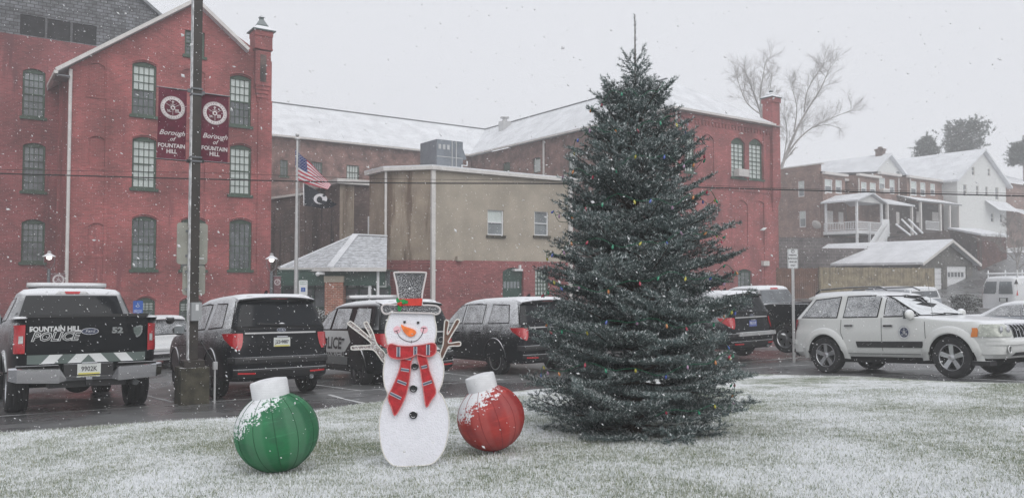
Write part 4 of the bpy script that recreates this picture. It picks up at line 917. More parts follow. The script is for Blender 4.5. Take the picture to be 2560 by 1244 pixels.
def seal(mb_white, mb_dark, fn, r, inv=False):
    """round municipal seal: ring, three spokes, cross, shield, lamp and people; fn(x, y, layer)"""
    N = 40
    def disc(b, r0, r1, l, N=N):
        if r0 <= 0: b.add([fn(r1 * math.cos(2 * math.pi * i / N), r1 * math.sin(2 * math.pi * i / N), l) for i in range(N)], [tuple(range(N))])
        else:
            v = [fn(q * math.cos(2 * math.pi * i / N), q * math.sin(2 * math.pi * i / N), l) for q in (r0, r1) for i in range(N)]
            b.add(v, [(i, (i + 1) % N, N + (i + 1) % N, N + i) for i in range(N)])
    def qd(b, x0, x1, y0, y1, l): b.add([fn(x0 * r, y0 * r, l), fn(x1 * r, y0 * r, l), fn(x1 * r, y1 * r, l), fn(x0 * r, y1 * r, l)], [(0, 1, 2, 3)])
    disc(mb_white, 0.70 * r, r, 1)
    disc(mb_dark, 0.0, 0.70 * r, 1)
    disc(mb_dark, 0.94 * r, 0.955 * r, 2)
    for k in range(26):
        a = 2 * math.pi * k / 26
        if k % 6 == 5: continue
        c, s_ = math.cos(a), math.sin(a); ra, rb = 0.80 * r, 0.88 * r; wv = 0.022 * r
        mb_dark.add([fn(ra * c - wv * s_, ra * s_ + wv * c, 2), fn(ra * c + wv * s_, ra * s_ - wv * c, 2), fn(rb * c + wv * s_, rb * s_ - wv * c, 2), fn(rb * c - wv * s_, rb * s_ + wv * c, 2)], [(0, 1, 2, 3)])
    for a in (R(90 + 60), R(30), R(270)):
        c, s_ = math.cos(a), math.sin(a); wv = 0.015 * r
        mb_white.add([fn(0.18 * r * c - wv * s_, 0.18 * r * s_ + wv * c, 2), fn(0.18 * r * c + wv * s_, 0.18 * r * s_ - wv * c, 2), fn(0.66 * r * c + wv * s_, 0.66 * r * s_ - wv * c, 2), fn(0.66 * r * c - wv * s_, 0.66 * r * s_ + wv * c, 2)], [(0, 1, 2, 3)])
    disc(mb_white, 0.0, 0.2 * r, 2, 14); qd(mb_dark, -0.08, 0.08, -0.1, 0.04, 3); disc(mb_dark, 0.0, 0.09 * r, 3, 10)
    qd(mb_white, -0.03, 0.03, 0.32, 0.62, 2); qd(mb_white, -0.11, 0.11, 0.47, 0.53, 2); qd(mb_white, -0.2, 0.2, 0.24, 0.28, 2)
    mb_white.add([fn(r * a, r * b, 2) for a, b in ((-0.5, -0.16), (-0.34, -0.26), (-0.2, -0.18), (-0.24, -0.3), (-0.42, -0.3))], [(0, 1, 2, 3, 4)]); qd(mb_white, -0.46, -0.12, -0.38, -0.34, 2)
    for q in (0.24, 0.34, 0.44):
        qd(mb_white, q - 0.035, q + 0.035, -0.3, -0.1, 2)
    qd(mb_white, 0.16, 0.5, -0.38, -0.34, 2)
# ---- generic two-box estate body (used by the black 4x4s, the white 4x4 and the van)
def make_suv(root, o):
    """o: dict of proportions and options"""
    L_, W, H = o['L'], o['W'] / 2, o['H']; paint = o['paint']; gl = o.get('glass', 'car_glass'); hood = o['hood']; belt = o['belt']; rb = o.get('rg', 0.42)
    x_ws, x_wt = o['ws0'], o['ws1']; r = o['r']; bx = o.get('bottom', 0.30)
    lv = [(bx, 0.10, L_ - 0.12, W * 0.90, 9), (bx + 0.08, 0.02, L_ - 0.03, W * 0.97, 9), (0.52, 0.0, L_, W * 0.99, 8), (0.66, 0.0, L_, W, 8), (0.68, 0.06, L_ - 0.02, W, 9),
          (0.85, 0.07, L_ - 0.05, W * 0.995, 9), (hood - 0.13, 0.09, L_ - 0.10, W * 0.985, 8), (hood - 0.04, 0.11, L_ - 0.28, W * 0.975, 8), (hood + 0.05, 0.12, x_ws + 0.30, W * 0.965, 8),
          (belt, 0.13, x_ws, W * 0.955, 9), (belt + 0.02, 0.14, x_ws - 0.03, W * 0.945, 9), (H - 0.20, rb - 0.06, x_wt + 0.12, W * 0.80, 9), (H - 0.11, rb, x_wt - 0.12, W * 0.765, 9),
          (H - 0.05, rb + 0.03, x_wt - 0.45, W * 0.71, 8), (H - 0.015, rb + 0.10, x_wt - 0.8, W * 0.60, 7), (H, rb + 0.35, x_wt - 1.2, W * 0.40, 6)]
    lv.sort(key=lambda q: q[0])
    wr, wf = o['wr'], o['wf']
    sh, body = car_body(root, lv, paint, (wr, wf), r)
    SL = lambda off, s: (lambda x, z: Vector((x, s * sh.side(x, z, off), z)))
    RE = lambda off: (lambda y, z: Vector((sh.end(y, z, False, off), y, z)))
    FE = lambda off: (lambda y, z: Vector((sh.end(y, z, True, off), y, z)))
    for s in (1, -1):
        for i, (nm, lo, up) in enumerate(o['side_glass']):
            sl_ = [(x, z) for x, z in lo]; su = [(x, z) for x, z in up]
            e = 0.022
            cx = sum(p[0] for p in sl_ + su) / len(sl_ + su); cz = sum(p[1] for p in sl_ + su) / len(sl_ + su)
            g = lambda P_: [(x + math.copysign(e, x - cx), z + math.copysign(e, z - cz)) for x, z in P_]
            sf = patch('window_seal', g(sl_), g(su), SL(0.006, s), 'seal_black', root)
            patch('side_window', sl_, su, SL(0.012, s), gl, sf)
        for q in o['seams']: line_on(sh, body, q, side=s)
        for q in o.get('handles', []): handle_on(sh, root, q[0], q[1], s, o.get('handle_mat', 'chrome'))
        mx_ = o['mirror']; mirror_on(root, mx_[0], s * (sh.side(mx_[0], mx_[1]) - 0.02), mx_[1], s, o.get('mirror_mat', paint))
        for x in (wr, wf): wheel(root, x, s * (W - 0.145), r, 0.25, s, o.get('rim', 'rim_silver'), o.get('spokes', 5))
        for x in (wr, wf):                              # wheel-arch lip
            b = MB(); pts = []
            for k in range(19):
                a = math.pi * k / 18 * 1.10 - 0.157; pz = r + (r + 0.075) * math.sin(a); px = x + (r + 0.075) * math.cos(a)
                if pz > bx + 0.04: pts.append(Vector((px, s * sh.side(px, pz, 0.0), pz)))
            b.tube(pts, 0.022, 6); b.build('arch_trim', o.get('archmat', paint), body, smooth=True)
        if o.get('mold'):
            x0, x1, z0, z1 = o['mold']; patch('side_moulding', [(x0, z0), (x1, z0)], [(x0 - 0.03, z1), (x1, z1)], SL(0.02, s), 'black_plastic', root, n=10)
        if o.get('rails'):
            b = MB(); ys = W * 0.66; x0, x1 = o['rails']
            b.tube([(x0, s * ys, H - 0.03), (x0 + 0.12, s * ys, H + 0.045), ((x0 + x1) / 2, s * ys, H + 0.06), (x1 - 0.15, s * ys, H + 0.04), (x1, s * ys, H - 0.03)], 0.018, 6)
            b.build('roof_rail', 'black_plastic', root, smooth=True)
    # tailgate glass
    z0, z1 = belt + 0.03, H - 0.14; ws, wt = W * 0.84, W * 0.70
    rf = patch('tailgate_seal', [(-ws - 0.03, z0 - 0.03), (ws + 0.03, z0 - 0.03)], [(-wt - 0.03, z1), (wt + 0.03, z1)], RE(0.004), 'seal_black' if not o.get('rear_frame') else o['rear_frame'], root, n=40, m=14)
    patch('rear_window', [(-ws, z0), (ws, z0)], [(-wt, z1), (wt, z1)], RE(0.016), o.get('rear_glass', gl), rf, n=40, m=14)
    # windscreen
    z0, z1 = belt + 0.02, H - 0.17; ws, wt = W * 0.84, W * 0.70
    rf = patch('windscreen_seal', [(-ws - 0.045, z0 - 0.02), (ws + 0.045, z0 - 0.02)], [(-wt - 0.045, z1 + 0.03), (wt + 0.045, z1 + 0.03)], FE(0.006), 'seal_black', root, n=40, m=14)
    patch('windscreen', [(-ws, z0), (ws, z0)], [(-wt, z1), (wt, z1)], FE(0.030), o.get('screen', gl), rf, n=40, m=14)
    # spoiler
    if o.get('spoiler', True):
        b = MB(); ya = W * 0.72; v = []
        prof = [(rb + 0.22, H - 0.012), (rb - 0.02, H - 0.045), (rb - 0.16, H - 0.075), (rb - 0.17, H - 0.10), (rb + 0.0, H - 0.135), (rb + 0.2, H - 0.10)]
        K = 14
        for k in range(K + 1):
            y = -ya + 2 * ya * k / K; c = (abs(y) / ya) ** 4
            for (x, z) in prof: v.append((x + 0.10 * c, y, z - 0.045 * (abs(y) / ya) ** 2.5))
        n = len(prof); f = [(k * n + j, k * n + (j + 1) % n, (k + 1) * n + (j + 1) % n, (k + 1) * n + j) for k in range(K) for j in range(n)] + [tuple(range(n)), tuple(range(K * n + n - 1, K * n - 1, -1))]
        b.add(v, f); sp = b.build('spoiler', paint, root, smooth=True, ang=40)
        patch('brake_light', [(-0.16, H - 0.115), (0.16, H - 0.115)], [(-0.16, H - 0.095), (0.16, H - 0.095)], lambda y, z: Vector((rb - 0.165 if z > H - 0.105 else rb - 0.13, y, z)), 'lens_red', sp)
    return sh, body, SL, RE, FE
def rear_kit(root, sh, W, o):
    """bumper ledge, lower fascia, reflectors, exhaust"""
    b = MB(); v = []; N = 22
    for k in range(N + 1):
        y = -W * 0.93 + 1.86 * W * k / N; x = sh.end(y, 0.6)
        for (dx, z) in ((0.06, 0.70), (-0.045, 0.70), (-0.06, 0.66), (-0.05, 0.60), (0.03, 0.585)): v.append((x + dx, y, z))
    f = [(k * 5 + j, k * 5 + (j + 1) % 5, k * 5 + 5 + (j + 1) % 5, k * 5 + 5 + j) for k in range(N) for j in range(5)] + [(0, 1, 2, 3, 4), tuple(N * 5 + j for j in (4, 3, 2, 1, 0))]
    b.add(v, f); b.build('bumper_ledge', o.get('ledge', 'black_plastic'), root, smooth=True, ang=25)
    b = MB(); v = []
    for k in range(N + 1):
        y = -W * 0.86 + 1.72 * W * k / N; x = sh.end(y, 0.45)
        for (dx, z) in ((0.05, 0.52), (-0.025, 0.50), (-0.03, 0.47), (0.02, 0.36), (0.1, 0.34)): v.append((x + dx, y, z))
    b.add(v, f); b.build('lower_bumper', 'black_plastic', root, smooth=True, ang=25)
    for s in (1, -1):
        patch('reflector', [(s * W * 0.50, 0.415), (s * W * 0.80, 0.425)], [(s * W * 0.50, 0.445), (s * W * 0.80, 0.455)], lambda y, z: Vector((sh.end(y, 0.45, False, 0.032), y, z)), 'lens_red', root)
EXP = dict(L=5.0, W=2.0, H=1.79, hood=1.10, belt=1.18, r=0.385, wr=1.13, wf=3.99, ws0=3.72, ws1=3.02, paint='paint_black', rg=0.36, rim='rim_dark', spokes=5,
           seams=[[(1.62, 1.16), (1.60, 0.78), (1.53, 0.55)], [(2.62, 1.18), (2.62, 0.40)], [(3.70, 1.16), (3.72, 0.40)], [(1.60, 0.42), (3.72, 0.40)], [(1.6, 0.92), (3.7, 0.90)], [(1.62, 1.18), (1.66, 1.55), (1.95, 1.66), (2.9, 1.62)]],
           handles=[(1.85, 0.98), (2.85, 0.97)], handle_mat='paint_police', mirror=(3.42, 1.20),
           side_glass=[('q', [(0.55, 1.22), (1.42, 1.20)], [(0.72, 1.60), (1.40, 1.62)]),
                       ('r', [(1.70, 1.20), (2.55, 1.19)], [(1.74, 1.62), (2.55, 1.63)]),
                       ('f', [(2.68, 1.19), (3.55, 1.19)], [(2.66, 1.63), (3.02, 1.56)])])
def explorer(name, label, loc, heading, plate, police=False, style='pa', lamp='lens_red', antenna=True, paint='paint_black', opts=None, group=None):
    root = empty(name, loc, heading, label, 'car', group); o = dict(EXP); o['paint'] = paint
    if opts: o.update(opts)
    sh, body, SL, RE, FE = make_suv(root, o); W = 1.0
    rear_kit(root, sh, W, o)
    for s in (1, -1):                                   # wrap-round tail lamps
        zz = [(0.82, 0.10, 0.74), (0.90, 0.20, 0.70), (1.02, 0.42, 0.68), (1.10, 0.50, 0.68)]
        v = []; K = 14
        for (z, xs, ye) in zz:
            a0 = sh.th_side(xs, z); a1 = sh.th_end(ye, z)
            for k in range(K + 1):
                p = sh.ring(a0 + (a1 - a0) * k / K, z, 0.022); v.append((p.x, p.y * s, p.z))
        f = [(i * (K + 1) + j, i * (K + 1) + j + 1, (i + 1) * (K + 1) + j + 1, (i + 1) * (K + 1) + j) for i in range(3) for j in range(K)]
        lm = MB().add(v, f).build('tail_lamp', lamp, root, smooth=True)
        v = []
        for (z, y0, y1) in ((0.86, 0.80, 0.885), (0.95, 0.775, 0.86), (1.05, 0.775, 0.86)):
            for y in (y0, y1): v.append((sh.end(y, z, False, 0.03), y * s, z))
        MB().add(v, [(0, 1, 3, 2), (2, 3, 5, 4)]).build('lamp_lens', 'lens_clear', lm, fix=False)
    patch('tailgate_trim', [(-0.66, 1.085), (0.66, 1.085)], [(-0.66, 1.112), (0.66, 1.112)], RE(0.014), 'metal_light', root, n=14)
    b = MB()
    for s in (1, -1):
        v = []
        for z in np.linspace(0.72, 1.66, 14):
            for y in (0.71, 0.722) if z < 1.16 else (0.86 - (z - 1.16) * 0.34, 0.872 - (z - 1.16) * 0.34): v.append((sh.end(y, z, False, 0.004), s * y, z))
        MB().add(v, [(2 * i, 2 * i + 1, 2 * i + 3, 2 * i + 2) for i in range(13)]).build('tailgate_seam', 'arch_dark', body, fix=False)
    v = []
    for y in np.linspace(-0.7, 0.7, 15):
        for z in (0.905 - 0.05 * (abs(y) > 0.4), 0.925 - 0.05 * (abs(y) > 0.4)): v.append((sh.end(y, z, False, 0.006), y, z))
    MB().add(v, [(2 * i, 2 * i + 1, 2 * i + 3, 2 * i + 2) for i in range(14)]).build('crease_shade_strip', 'arch_dark', body, fix=False)  # flat dark strip paints the shade line of the crease
    # recess round the number plate
    patch('plate_recess', [(-0.42, 0.80), (0.42, 0.80)], [(-0.50, 1.06), (0.50, 1.06)], RE(0.006), 'paint_truck' if not police else 'paint_police', root, n=8)
    if plate: plate_on(root, sh.end(0, 0.93) - 0.012, 0, 0.94, plate, style)
    oval_badge(root, lambda x, y, z: Vector((sh.end(0, 1.14) - 0.022 - z, -x, 1.145 + y)), 0.085, 0.036, 'Ford')
    # wiper
    MB().bar((sh.end(0.0, 1.24) - 0.03, -0.02, 1.235), (sh.end(0.4, 1.26) - 0.035, 0.44, 1.26), 0.03, 0.03).ball((sh.end(0, 1.24) - 0.02, -0.02, 1.235), 0.05, 0.06, 0.035, 10, 6).build('wiper', 'black_plastic', root)
    if antenna: MB().prism([(0.0, 0.0), (0.17, 0.0), (0.03, 0.075), (0.0, 0.08)], -0.02, 0.02).build('roof_antenna', paint, root, loc=(0.95, 0.0, o['H'] - 0.01))
    MB().tube([(0.12, -0.55, 0.33), (0.02, -0.55, 0.33)], 0.04, 10).build('exhaust_pipe', 'metal_grey', root, smooth=True)
    return root, sh, body, SL, RE, FE
def side_text(parent, sh, txt, size, x, z, side, mat, off=0.012, shear=0.0, bold=0.0, sx=1.0, name='door_lettering'):
    b = MB()
    def fn(px, py, pz):
        xx = x - px * 1.0 if side < 0 else x - px
        xx = x - px if side > 0 else x + px
        return (xx, side * sh.side(xx, z + py, off), z + py)
    put_text(b, txt, size, fn, shear=shear, bold=bold, sx=sx, depth=0.0)
    return b.build(name, mat, parent, fix=False)
def rear_text(parent, sh, txt, size, y, z, mat, off=0.012, shear=0.0, bold=0.0, sx=1.0, name='rear_lettering'):
    b = MB(); put_text(b, txt, size, lambda px, py, pz: (sh.end(y - px, z + py, False, off), y - px, z + py), shear=shear, bold=bold, sx=sx, depth=0.0)
    return b.build(name, mat, parent, fix=False)
def light_bar(root, x, z, w_, mat='lens_clear'):
    b = MB(); v = []
    K = 16
    for k in range(K + 1):
        y = -w_ + 2 * w_ * k / K; q = (abs(y) / w_) ** 6
        for (dx, dz) in ((-0.13, 0.0), (-0.15, 0.03), (-0.12, 0.075), (0.12, 0.075), (0.15, 0.03), (0.13, 0.0)): v.append((x + dx * (1 - 0.4 * q) + 0.05 * q, y, z + dz))
    f = [(k * 6 + j, k * 6 + (j + 1) % 6, k * 6 + 6 + (j + 1) % 6, k * 6 + 6 + j) for k in range(K) for j in range(6)] + [(0, 1, 2, 3, 4, 5), tuple(K * 6 + j for j in (5, 4, 3, 2, 1, 0))]
    o = b.add(v, f).build('light_bar', mat, root, smooth=True, ang=30)
    m = MB()
    for s in (-1, 1): m.box(x - 0.04, x + 0.04, s * w_ * 0.8 - 0.03, s * w_ * 0.8 + 0.03, z - 0.09, z - 0.002)
    m.box(x - 0.11, x + 0.11, -w_ * 0.95, w_ * 0.95, z - 0.02, z - 0.001); m.build('light_bar_foot', 'black_plastic', o)
    return o
HB = GRID + R(90)                                       # heading of the cars parked nose away
def pitch_car(root, loc):                               # sit on the sloping lot
    pass
def place(root, x, y, rz, off=0.0, sc=(1, 1, 1)):
    """put the wheels on the sloping tarmac: rotate to the local slope"""
    e = 1.0; f = lambda a, b: ground_z(a, b)
    d = Vector((math.cos(rz), math.sin(rz), 0)); n = Vector((-math.sin(rz), math.cos(rz), 0))
    p = Vector((x, y, 0)); c = p + d * 2.5
    zf = f(*(c + d * 1.4).xy); zr = f(*(c - d * 1.4).xy); zl = f(*(c + n * 0.8).xy); zk = f(*(c - n * 0.8).xy)
    X = (d * 2.8 + Vector((0, 0, zf - zr))).normalized(); Y = (n * 1.6 + Vector((0, 0, zl - zk))).normalized(); Z = X.cross(Y).normalized(); Y = Z.cross(X)
    m = Matrix((X, Y, Z)).transposed()
    root.rotation_euler = m.to_euler()
    z0 = zr - (zf - zr) / 2.8 * 1.1
    root.location = (x, y, z0 + off); root.scale = sc
# ---- unmarked black 4x4 with plate (behind the green bauble)
rc = Vector((-5.25, 14.3, 0)) + A2 * 1.0
e1 = explorer('parked_suv', 'snow dusted black four by four with plate JZS-9887, behind the green bauble', (0, 0, 0), HB, 'JZS\u20229887')
place(e1[0], rc.x + 0.20, rc.y, HB, 0, (1.02, 1.02, 1.09))
# spotlight on the left door mirror
MB().ball((3.45, 1.22, 1.40), 0.09, 0.09, 0.085, 14, 8).build('spotlight', 'black_plastic', e1[0], smooth=True)
# ---- black and white police 4x4
rc = Vector((-2.80, 17.0, 0)) + A2 * 1.0
e2 = explorer('police_suv', 'black and white police four by four with a light bar, half hidden by the snowman', (0, 0, 0), HB, None, paint='paint_police', antenna=False)
place(e2[0], rc.x, rc.y, HB, -0.06, (1.02, 1.02, 1.09))
r2, sh2, SL2, RE2 = e2[0], e2[1], e2[3], e2[4]
for s in (1, -1):
    pn = patch('door_panel', [(1.72, 0.72), (1.95, 0.70), (2.7, 0.69), (3.70, 0.69)], [(1.42, 0.93), (1.62, 1.155), (2.7, 1.16), (3.70, 1.15)], SL2(0.006, s), 'decal_white', r2, n=8)
    patch('door_panel', [(1.62, 0.45), (3.70, 0.43)], [(1.58, 0.62), (3.70, 0.62)], SL2(0.006, s), 'decal_grey', r2, n=12)
    side_text(pn, sh2, 'POLICE', 0.34, 2.60, 0.88, s, 'decal_dark', 0.012, sx=1.25, bold=0.010)
    side_text(pn, sh2, 'FOUNTAIN HILL', 0.14, 2.30, 0.655, s, 'decal_white', 0.012, sx=1.1, bold=0.003, shear=0.15)
lb = light_bar(r2, 2.35, 1.84, 0.62, 'metal_light')
rear_text(r2, sh2, 'POLICE', 0.16, -0.35, 0.93, 'decal_grey', 0.03, shear=0.25, sx=1.2)
pt = patch('chevron_strip', [(-0.84, 0.73), (0.84, 0.73)], [(-0.84, 0.83), (0.84, 0.83)], RE2(0.012), 'decal_green', r2, n=12)
for k in range(6):
    y0 = -0.8 + 0.28 * k; d = 0.12 if k < 3 else -0.12
    patch('chevron', [(y0, 0.732), (y0 + 0.13, 0.732)], [(y0 + d, 0.828), (y0 + 0.13 + d, 0.828)], RE2(0.017), 'decal_white', pt)
# ---- unmarked black 4x4 right of the snowman
rc = Vector((0.24, 19.1, 0)) + A2 * 1.0
e3 = explorer('parked_suv', 'snow dusted black four by four between the snowman and the spruce', (0, 0, 0), HB, None, opts=dict(rim='rim_silver'))
place(e3[0], rc.x, rc.y, HB, -0.02, (1.02, 1.02, 1.08))
for o_ in e3[0].children:
    if o_.name.startswith('wheel'): o_.data.materials[0] = M('rim_dark')
for s in (1,):
    N = 40; b = MB(); v = []
    for q, h in ((0.262, 0.115), (0.235, 0.118)):
        v += [(1.13 + q * math.cos(2 * math.pi * i / N), 0.855 + h + 0.002, 0.385 + q * math.sin(2 * math.pi * i / N)) for i in range(N)]
    b.add(v, [(i, (i + 1) % N, N + (i + 1) % N, N + i) for i in range(N)]); b.build('wheel_trim', 'rim_silver', e3[0], fix=False)
# ---- dark 4x4 right of the spruce
cc = P(1890, 800, 21.6); rc = Vector((cc.x, cc.y, 0))
e4 = explorer('parked_suv', 'dark four by four with a blue plate, just right of the spruce', (0, 0, 0), HB, 'PE1119', style='blue')
place(e4[0], rc.x, rc.y, HB, 0.08, (1, 1, 1.05))
MB().box(-0.10, 0.02, -0.75, 0.75, 0.69, 0.73).box(-0.10, -0.06, -0.75, 0.75, 0.64, 0.688).build('step_bar', 'metal_light', e4[0])
# ---- white crossover beyond the truck
cc = P(418, 800, 24.0); rc = Vector((cc.x, cc.y, 0))
o = dict(EXP); o.update(L=4.4, W=1.8, H=1.62, hood=0.98, belt=1.05, r=0.33, wr=0.95, wf=3.6, ws0=3.2, ws1=2.5, paint='paint_white', glass='car_glass_frosted', rg=0.55,
    seams=[[(1.4, 1.05), (1.38, 0.5)], [(2.3, 1.05), (2.3, 0.4)]], handles=[(1.6, 0.9)], mirror=(2.95, 1.08),
    side_glass=[('q', [(0.62, 1.10), (1.25, 1.08)], [(0.82, 1.40), (1.25, 1.46)]), ('r', [(1.35, 1.08), (2.2, 1.07)], [(1.37, 1.46), (2.2, 1.48)]), ('f', [(2.3, 1.07), (3.05, 1.07)], [(2.3, 1.48), (2.55, 1.42)])])
root = empty('parked_hatchback', (0, 0, 0), HB, 'small white snow covered car beyond the police pickup, under the blue disabled parking sign', 'car')
ws = make_suv(root, o)
for s in (1, -1): patch('tail_lamp', [(s * 0.62, 0.86), (s * 0.82, 0.86)], [(s * 0.66, 1.02), (s * 0.82, 1.02)], ws[3](0.012), 'lens_red', root)
rear_kit(root, ws[0], 0.9, dict(ledge='paint_white')); place(root, rc.x, rc.y, HB)
# ---- white 4x4 (estate with seven-bar grille), nose towards the lawn on the right
JP = dict(L=4.72, W=1.88, H=1.70, bottom=0.36, hood=1.06, belt=1.14, r=0.375, wr=0.97, wf=3.75, ws0=3.22, ws1=2.45, paint='paint_jeep', glass='car_glass_frosted', rg=0.52, rim='rim_silver', spokes=5,
          seams=[[(1.42, 1.10), (1.40, 0.86), (1.46, 0.70)], [(2.36, 1.12), (2.36, 0.42)], [(3.28, 1.10), (3.30, 0.42)], [(1.52, 0.42), (3.3, 0.42)]],
          handles=[(1.62, 0.98), (2.52, 0.965)], mirror=(3.02, 1.17), spoiler=True, screen='car_glass_snow', rails=(0.62, 2.35), mold=(1.80, 3.24, 0.545, 0.665),
          side_glass=[('q', [(0.40, 1.18), (1.30, 1.16)], [(0.72, 1.52), (1.34, 1.56)]), ('r', [(1.48, 1.16), (2.26, 1.155)], [(1.52, 1.56), (2.30, 1.555)]), ('f', [(2.43, 1.155), (3.12, 1.15)], [(2.43, 1.555), (2.72, 1.49)])])
root = empty('white_suv', (0, 0, 0), 0, 'white four by four with a round seal on its front door', 'car')
J = make_suv(root, JP); shj = J[0]; SLj, REj, FEj = J[2], J[3], J[4]
for s in (1, -1):
    v = []; K = 12                                      # tail lamp at the rear corner
    for (z, xs, ye) in ((0.80, 0.13, 0.78), (0.95, 0.20, 0.76), (1.12, 0.30, 0.74)):
        a0 = shj.th_side(xs, z); a1 = shj.th_end(ye, z)
        for k in range(K + 1): p = shj.ring(a0 + (a1 - a0) * k / K, z, 0.018); v.append((p.x, p.y * s, p.z))
    MB().add(v, [(i * (K + 1) + j, i * (K + 1) + j + 1, (i + 1) * (K + 1) + j + 1, (i + 1) * (K + 1) + j) for i in range(2) for j in range(K)]).build('tail_lamp', 'lens_red', root, smooth=True)
    v = []                                              # headlamp with its amber corner
    def lampv(zz, a_out, a_in, off, K=12):
        v = []
        for (z, xs, ye) in zz:
            a0 = shj.th_side(xs, z); a1 = shj.th_end(ye, z, True)
            for k in range(K + 1): t = a_out + (a_in - a_out) * k / K; p = shj.ring(a0 + (a1 - a0) * t, z, off); v.append((p.x, p.y * s, p.z))
        return v
    zz = ((0.745, 4.05, 0.52), (0.82, 4.08, 0.50), (0.90, 4.10, 0.50), (0.965, 4.20, 0.52))
    F_ = [(i * 13 + j, i * 13 + j + 1, (i + 1) * 13 + j + 1, (i + 1) * 13 + j) for i in range(3) for j in range(12)]
    hl = MB().add(lampv(zz, 0.16, 1.0, 0.02), F_).build('headlight', 'lens_lamp', root, smooth=True)
    zz2 = ((0.745, 4.05, 0.52), (0.80, 4.07, 0.50), (0.86, 4.10, 0.50), (0.905, 4.10, 0.5))
    MB().add(lampv(zz2, 0.06, 0.15, 0.016), F_).build('turn_signal', 'lens_amber', hl, smooth=True)
    for yy, zc in ((0.76, 0.86), (0.60, 0.86)):         # round reflectors behind the lens
        x = shj.end(yy, zc, True, 0.026); b = MB(); N = 20
        b.add([(x + 0.0, s * (yy + 0.062 * math.cos(2 * math.pi * i / N)), zc + 0.075 * math.sin(2 * math.pi * i / N)) for i in range(N)] + [(x + 0.02, s * yy, zc)], [(i, (i + 1) % N, N) for i in range(N)])
        b.build('reflector_bowl', 'chrome', hl, smooth=True)
    b = MB(); b.lathe([(0.075, 0.02), (0.06, 0.03), (0.052, 0.0)], 18, Matrix.Translation((shj.end(0.66, 0.52, True) - 0.0, s * 0.66, 0.52)) @ Matrix.Rotation(R(90), 4, 'Y')); fl = b.build('fog_lamp', 'paint_jeep', root, smooth=True)
    MB().lathe([(0.001, 0.012), (0.053, 0.008)], 18, Matrix.Translation((shj.end(0.66, 0.52, True), s * 0.66, 0.52)) @ Matrix.Rotation(R(90), 4, 'Y')).build('fog_lens', 'black_plastic', fl)
    # flared arches
    for xw in (0.97, 3.75):
        b = MB(); v = []; K = 20
        for k in range(K + 1):
            a = math.pi * k / K * 1.08 - 0.12
            for (q, off) in ((0.375 + 0.070, 0.0), (0.375 + 0.074, 0.03), (0.375 + 0.16, 0.026), (0.375 + 0.20, -0.002)):
                px = xw + q * math.cos(a) * 1.03; pz = 0.375 + q * math.sin(a); v.append((px, s * shj.side(px, max(pz, 0.31), off), pz))
        b.add(v, [(k * 4 + j, k * 4 + j + 1, k * 4 + 5 + j, k * 4 + 4 + j) for k in range(K) for j in range(3)]); b.build('wheel_arch', 'paint_jeep', root, smooth=True, ang=60)
b = MB()                                                # grille with seven slots
gx = lambda y, z, off: shj.end(y, z, True, off)
gr = patch('grille', [(-0.44, 0.70), (0.44, 0.70)], [(-0.46, 0.975), (0.46, 0.975)], FEj(0.02), 'chrome', root, n=12)
for k in range(7):
    y = -0.39 + 0.13 * k; patch('grille_slot', [(y - 0.038, 0.725), (y + 0.038, 0.725)], [(y - 0.038, 0.95), (y + 0.038, 0.95)], FEj(0.028), 'arch_dark', gr, n=3)
patch('lower_grille', [(-0.50, 0.40), (0.50, 0.40)], [(-0.44, 0.46), (0.44, 0.46)], FEj(0.008), 'black_plastic', root, n=8)
pb = patch('front_bumper', [(-0.90, 0.60), (-0.6, 0.60), (0.6, 0.60), (0.90, 0.60)], [(-0.90, 0.715), (-0.6, 0.715), (0.6, 0.715), (0.90, 0.715)], FEj(0.035), 'paint_jeep', root, n=10)
x0, x1, z0, z1 = 4.28, 4.55, 0.0, 0.0
MB().box(0.5, 4.3, -0.78, 0.78, 0.24, 0.345).build('underbody', 'arch_dark', root)
for s in (1, -1): MB().box(3.9, 4.45, s * 0.75 - 0.12, s * 0.75 + 0.12, 0.24, 0.32).build('air_dam', 'black_plastic', root)
def seal_on_side(root, sh, x, z, r, side, name='door_seal'):
    wv, dv = MB(), MB()
    fn = lambda px, py, l: ((x - side * px), side * sh.side(x - side * px, z + py, 0.006 + 0.003 * l), z + py)
    seal(wv, dv, fn, r); a = wv.build(name, 'decal_white', root, fix=False); dv.build('seal_field', 'seal_navy', a, fix=False)
for s in (1, -1): seal_on_side(root, shj, 2.86, 0.835, 0.135, s)
for y in (-0.05, 0.42): MB().bar((J[0].end(y, 1.15, True) + 0.03, y, 1.165), (J[0].end(y - 0.4, 1.19, True) + 0.04, y - 0.42, 1.185), 0.022, 0.02).build('wiper', 'black_plastic', root)
MB().tube([(3.35, -0.72, 1.10), (3.30, -0.74, 1.95)], 0.004, 5).build('radio_aerial', 'metal_grey', root)
rear_kit(root, shj, 0.94, dict(ledge='paint_jeep'))
rp = Vector((7.0, 17.8, 0)) ; HJ = R(-57)
dj = Vector((math.cos(HJ), math.sin(HJ), 0)); nj = Vector((-math.sin(HJ), math.cos(HJ), 0))
st = rp - dj * 0.97 + nj * 0.85
place(root, st.x, st.y, HJ, 0, (1, 1, 1.06))
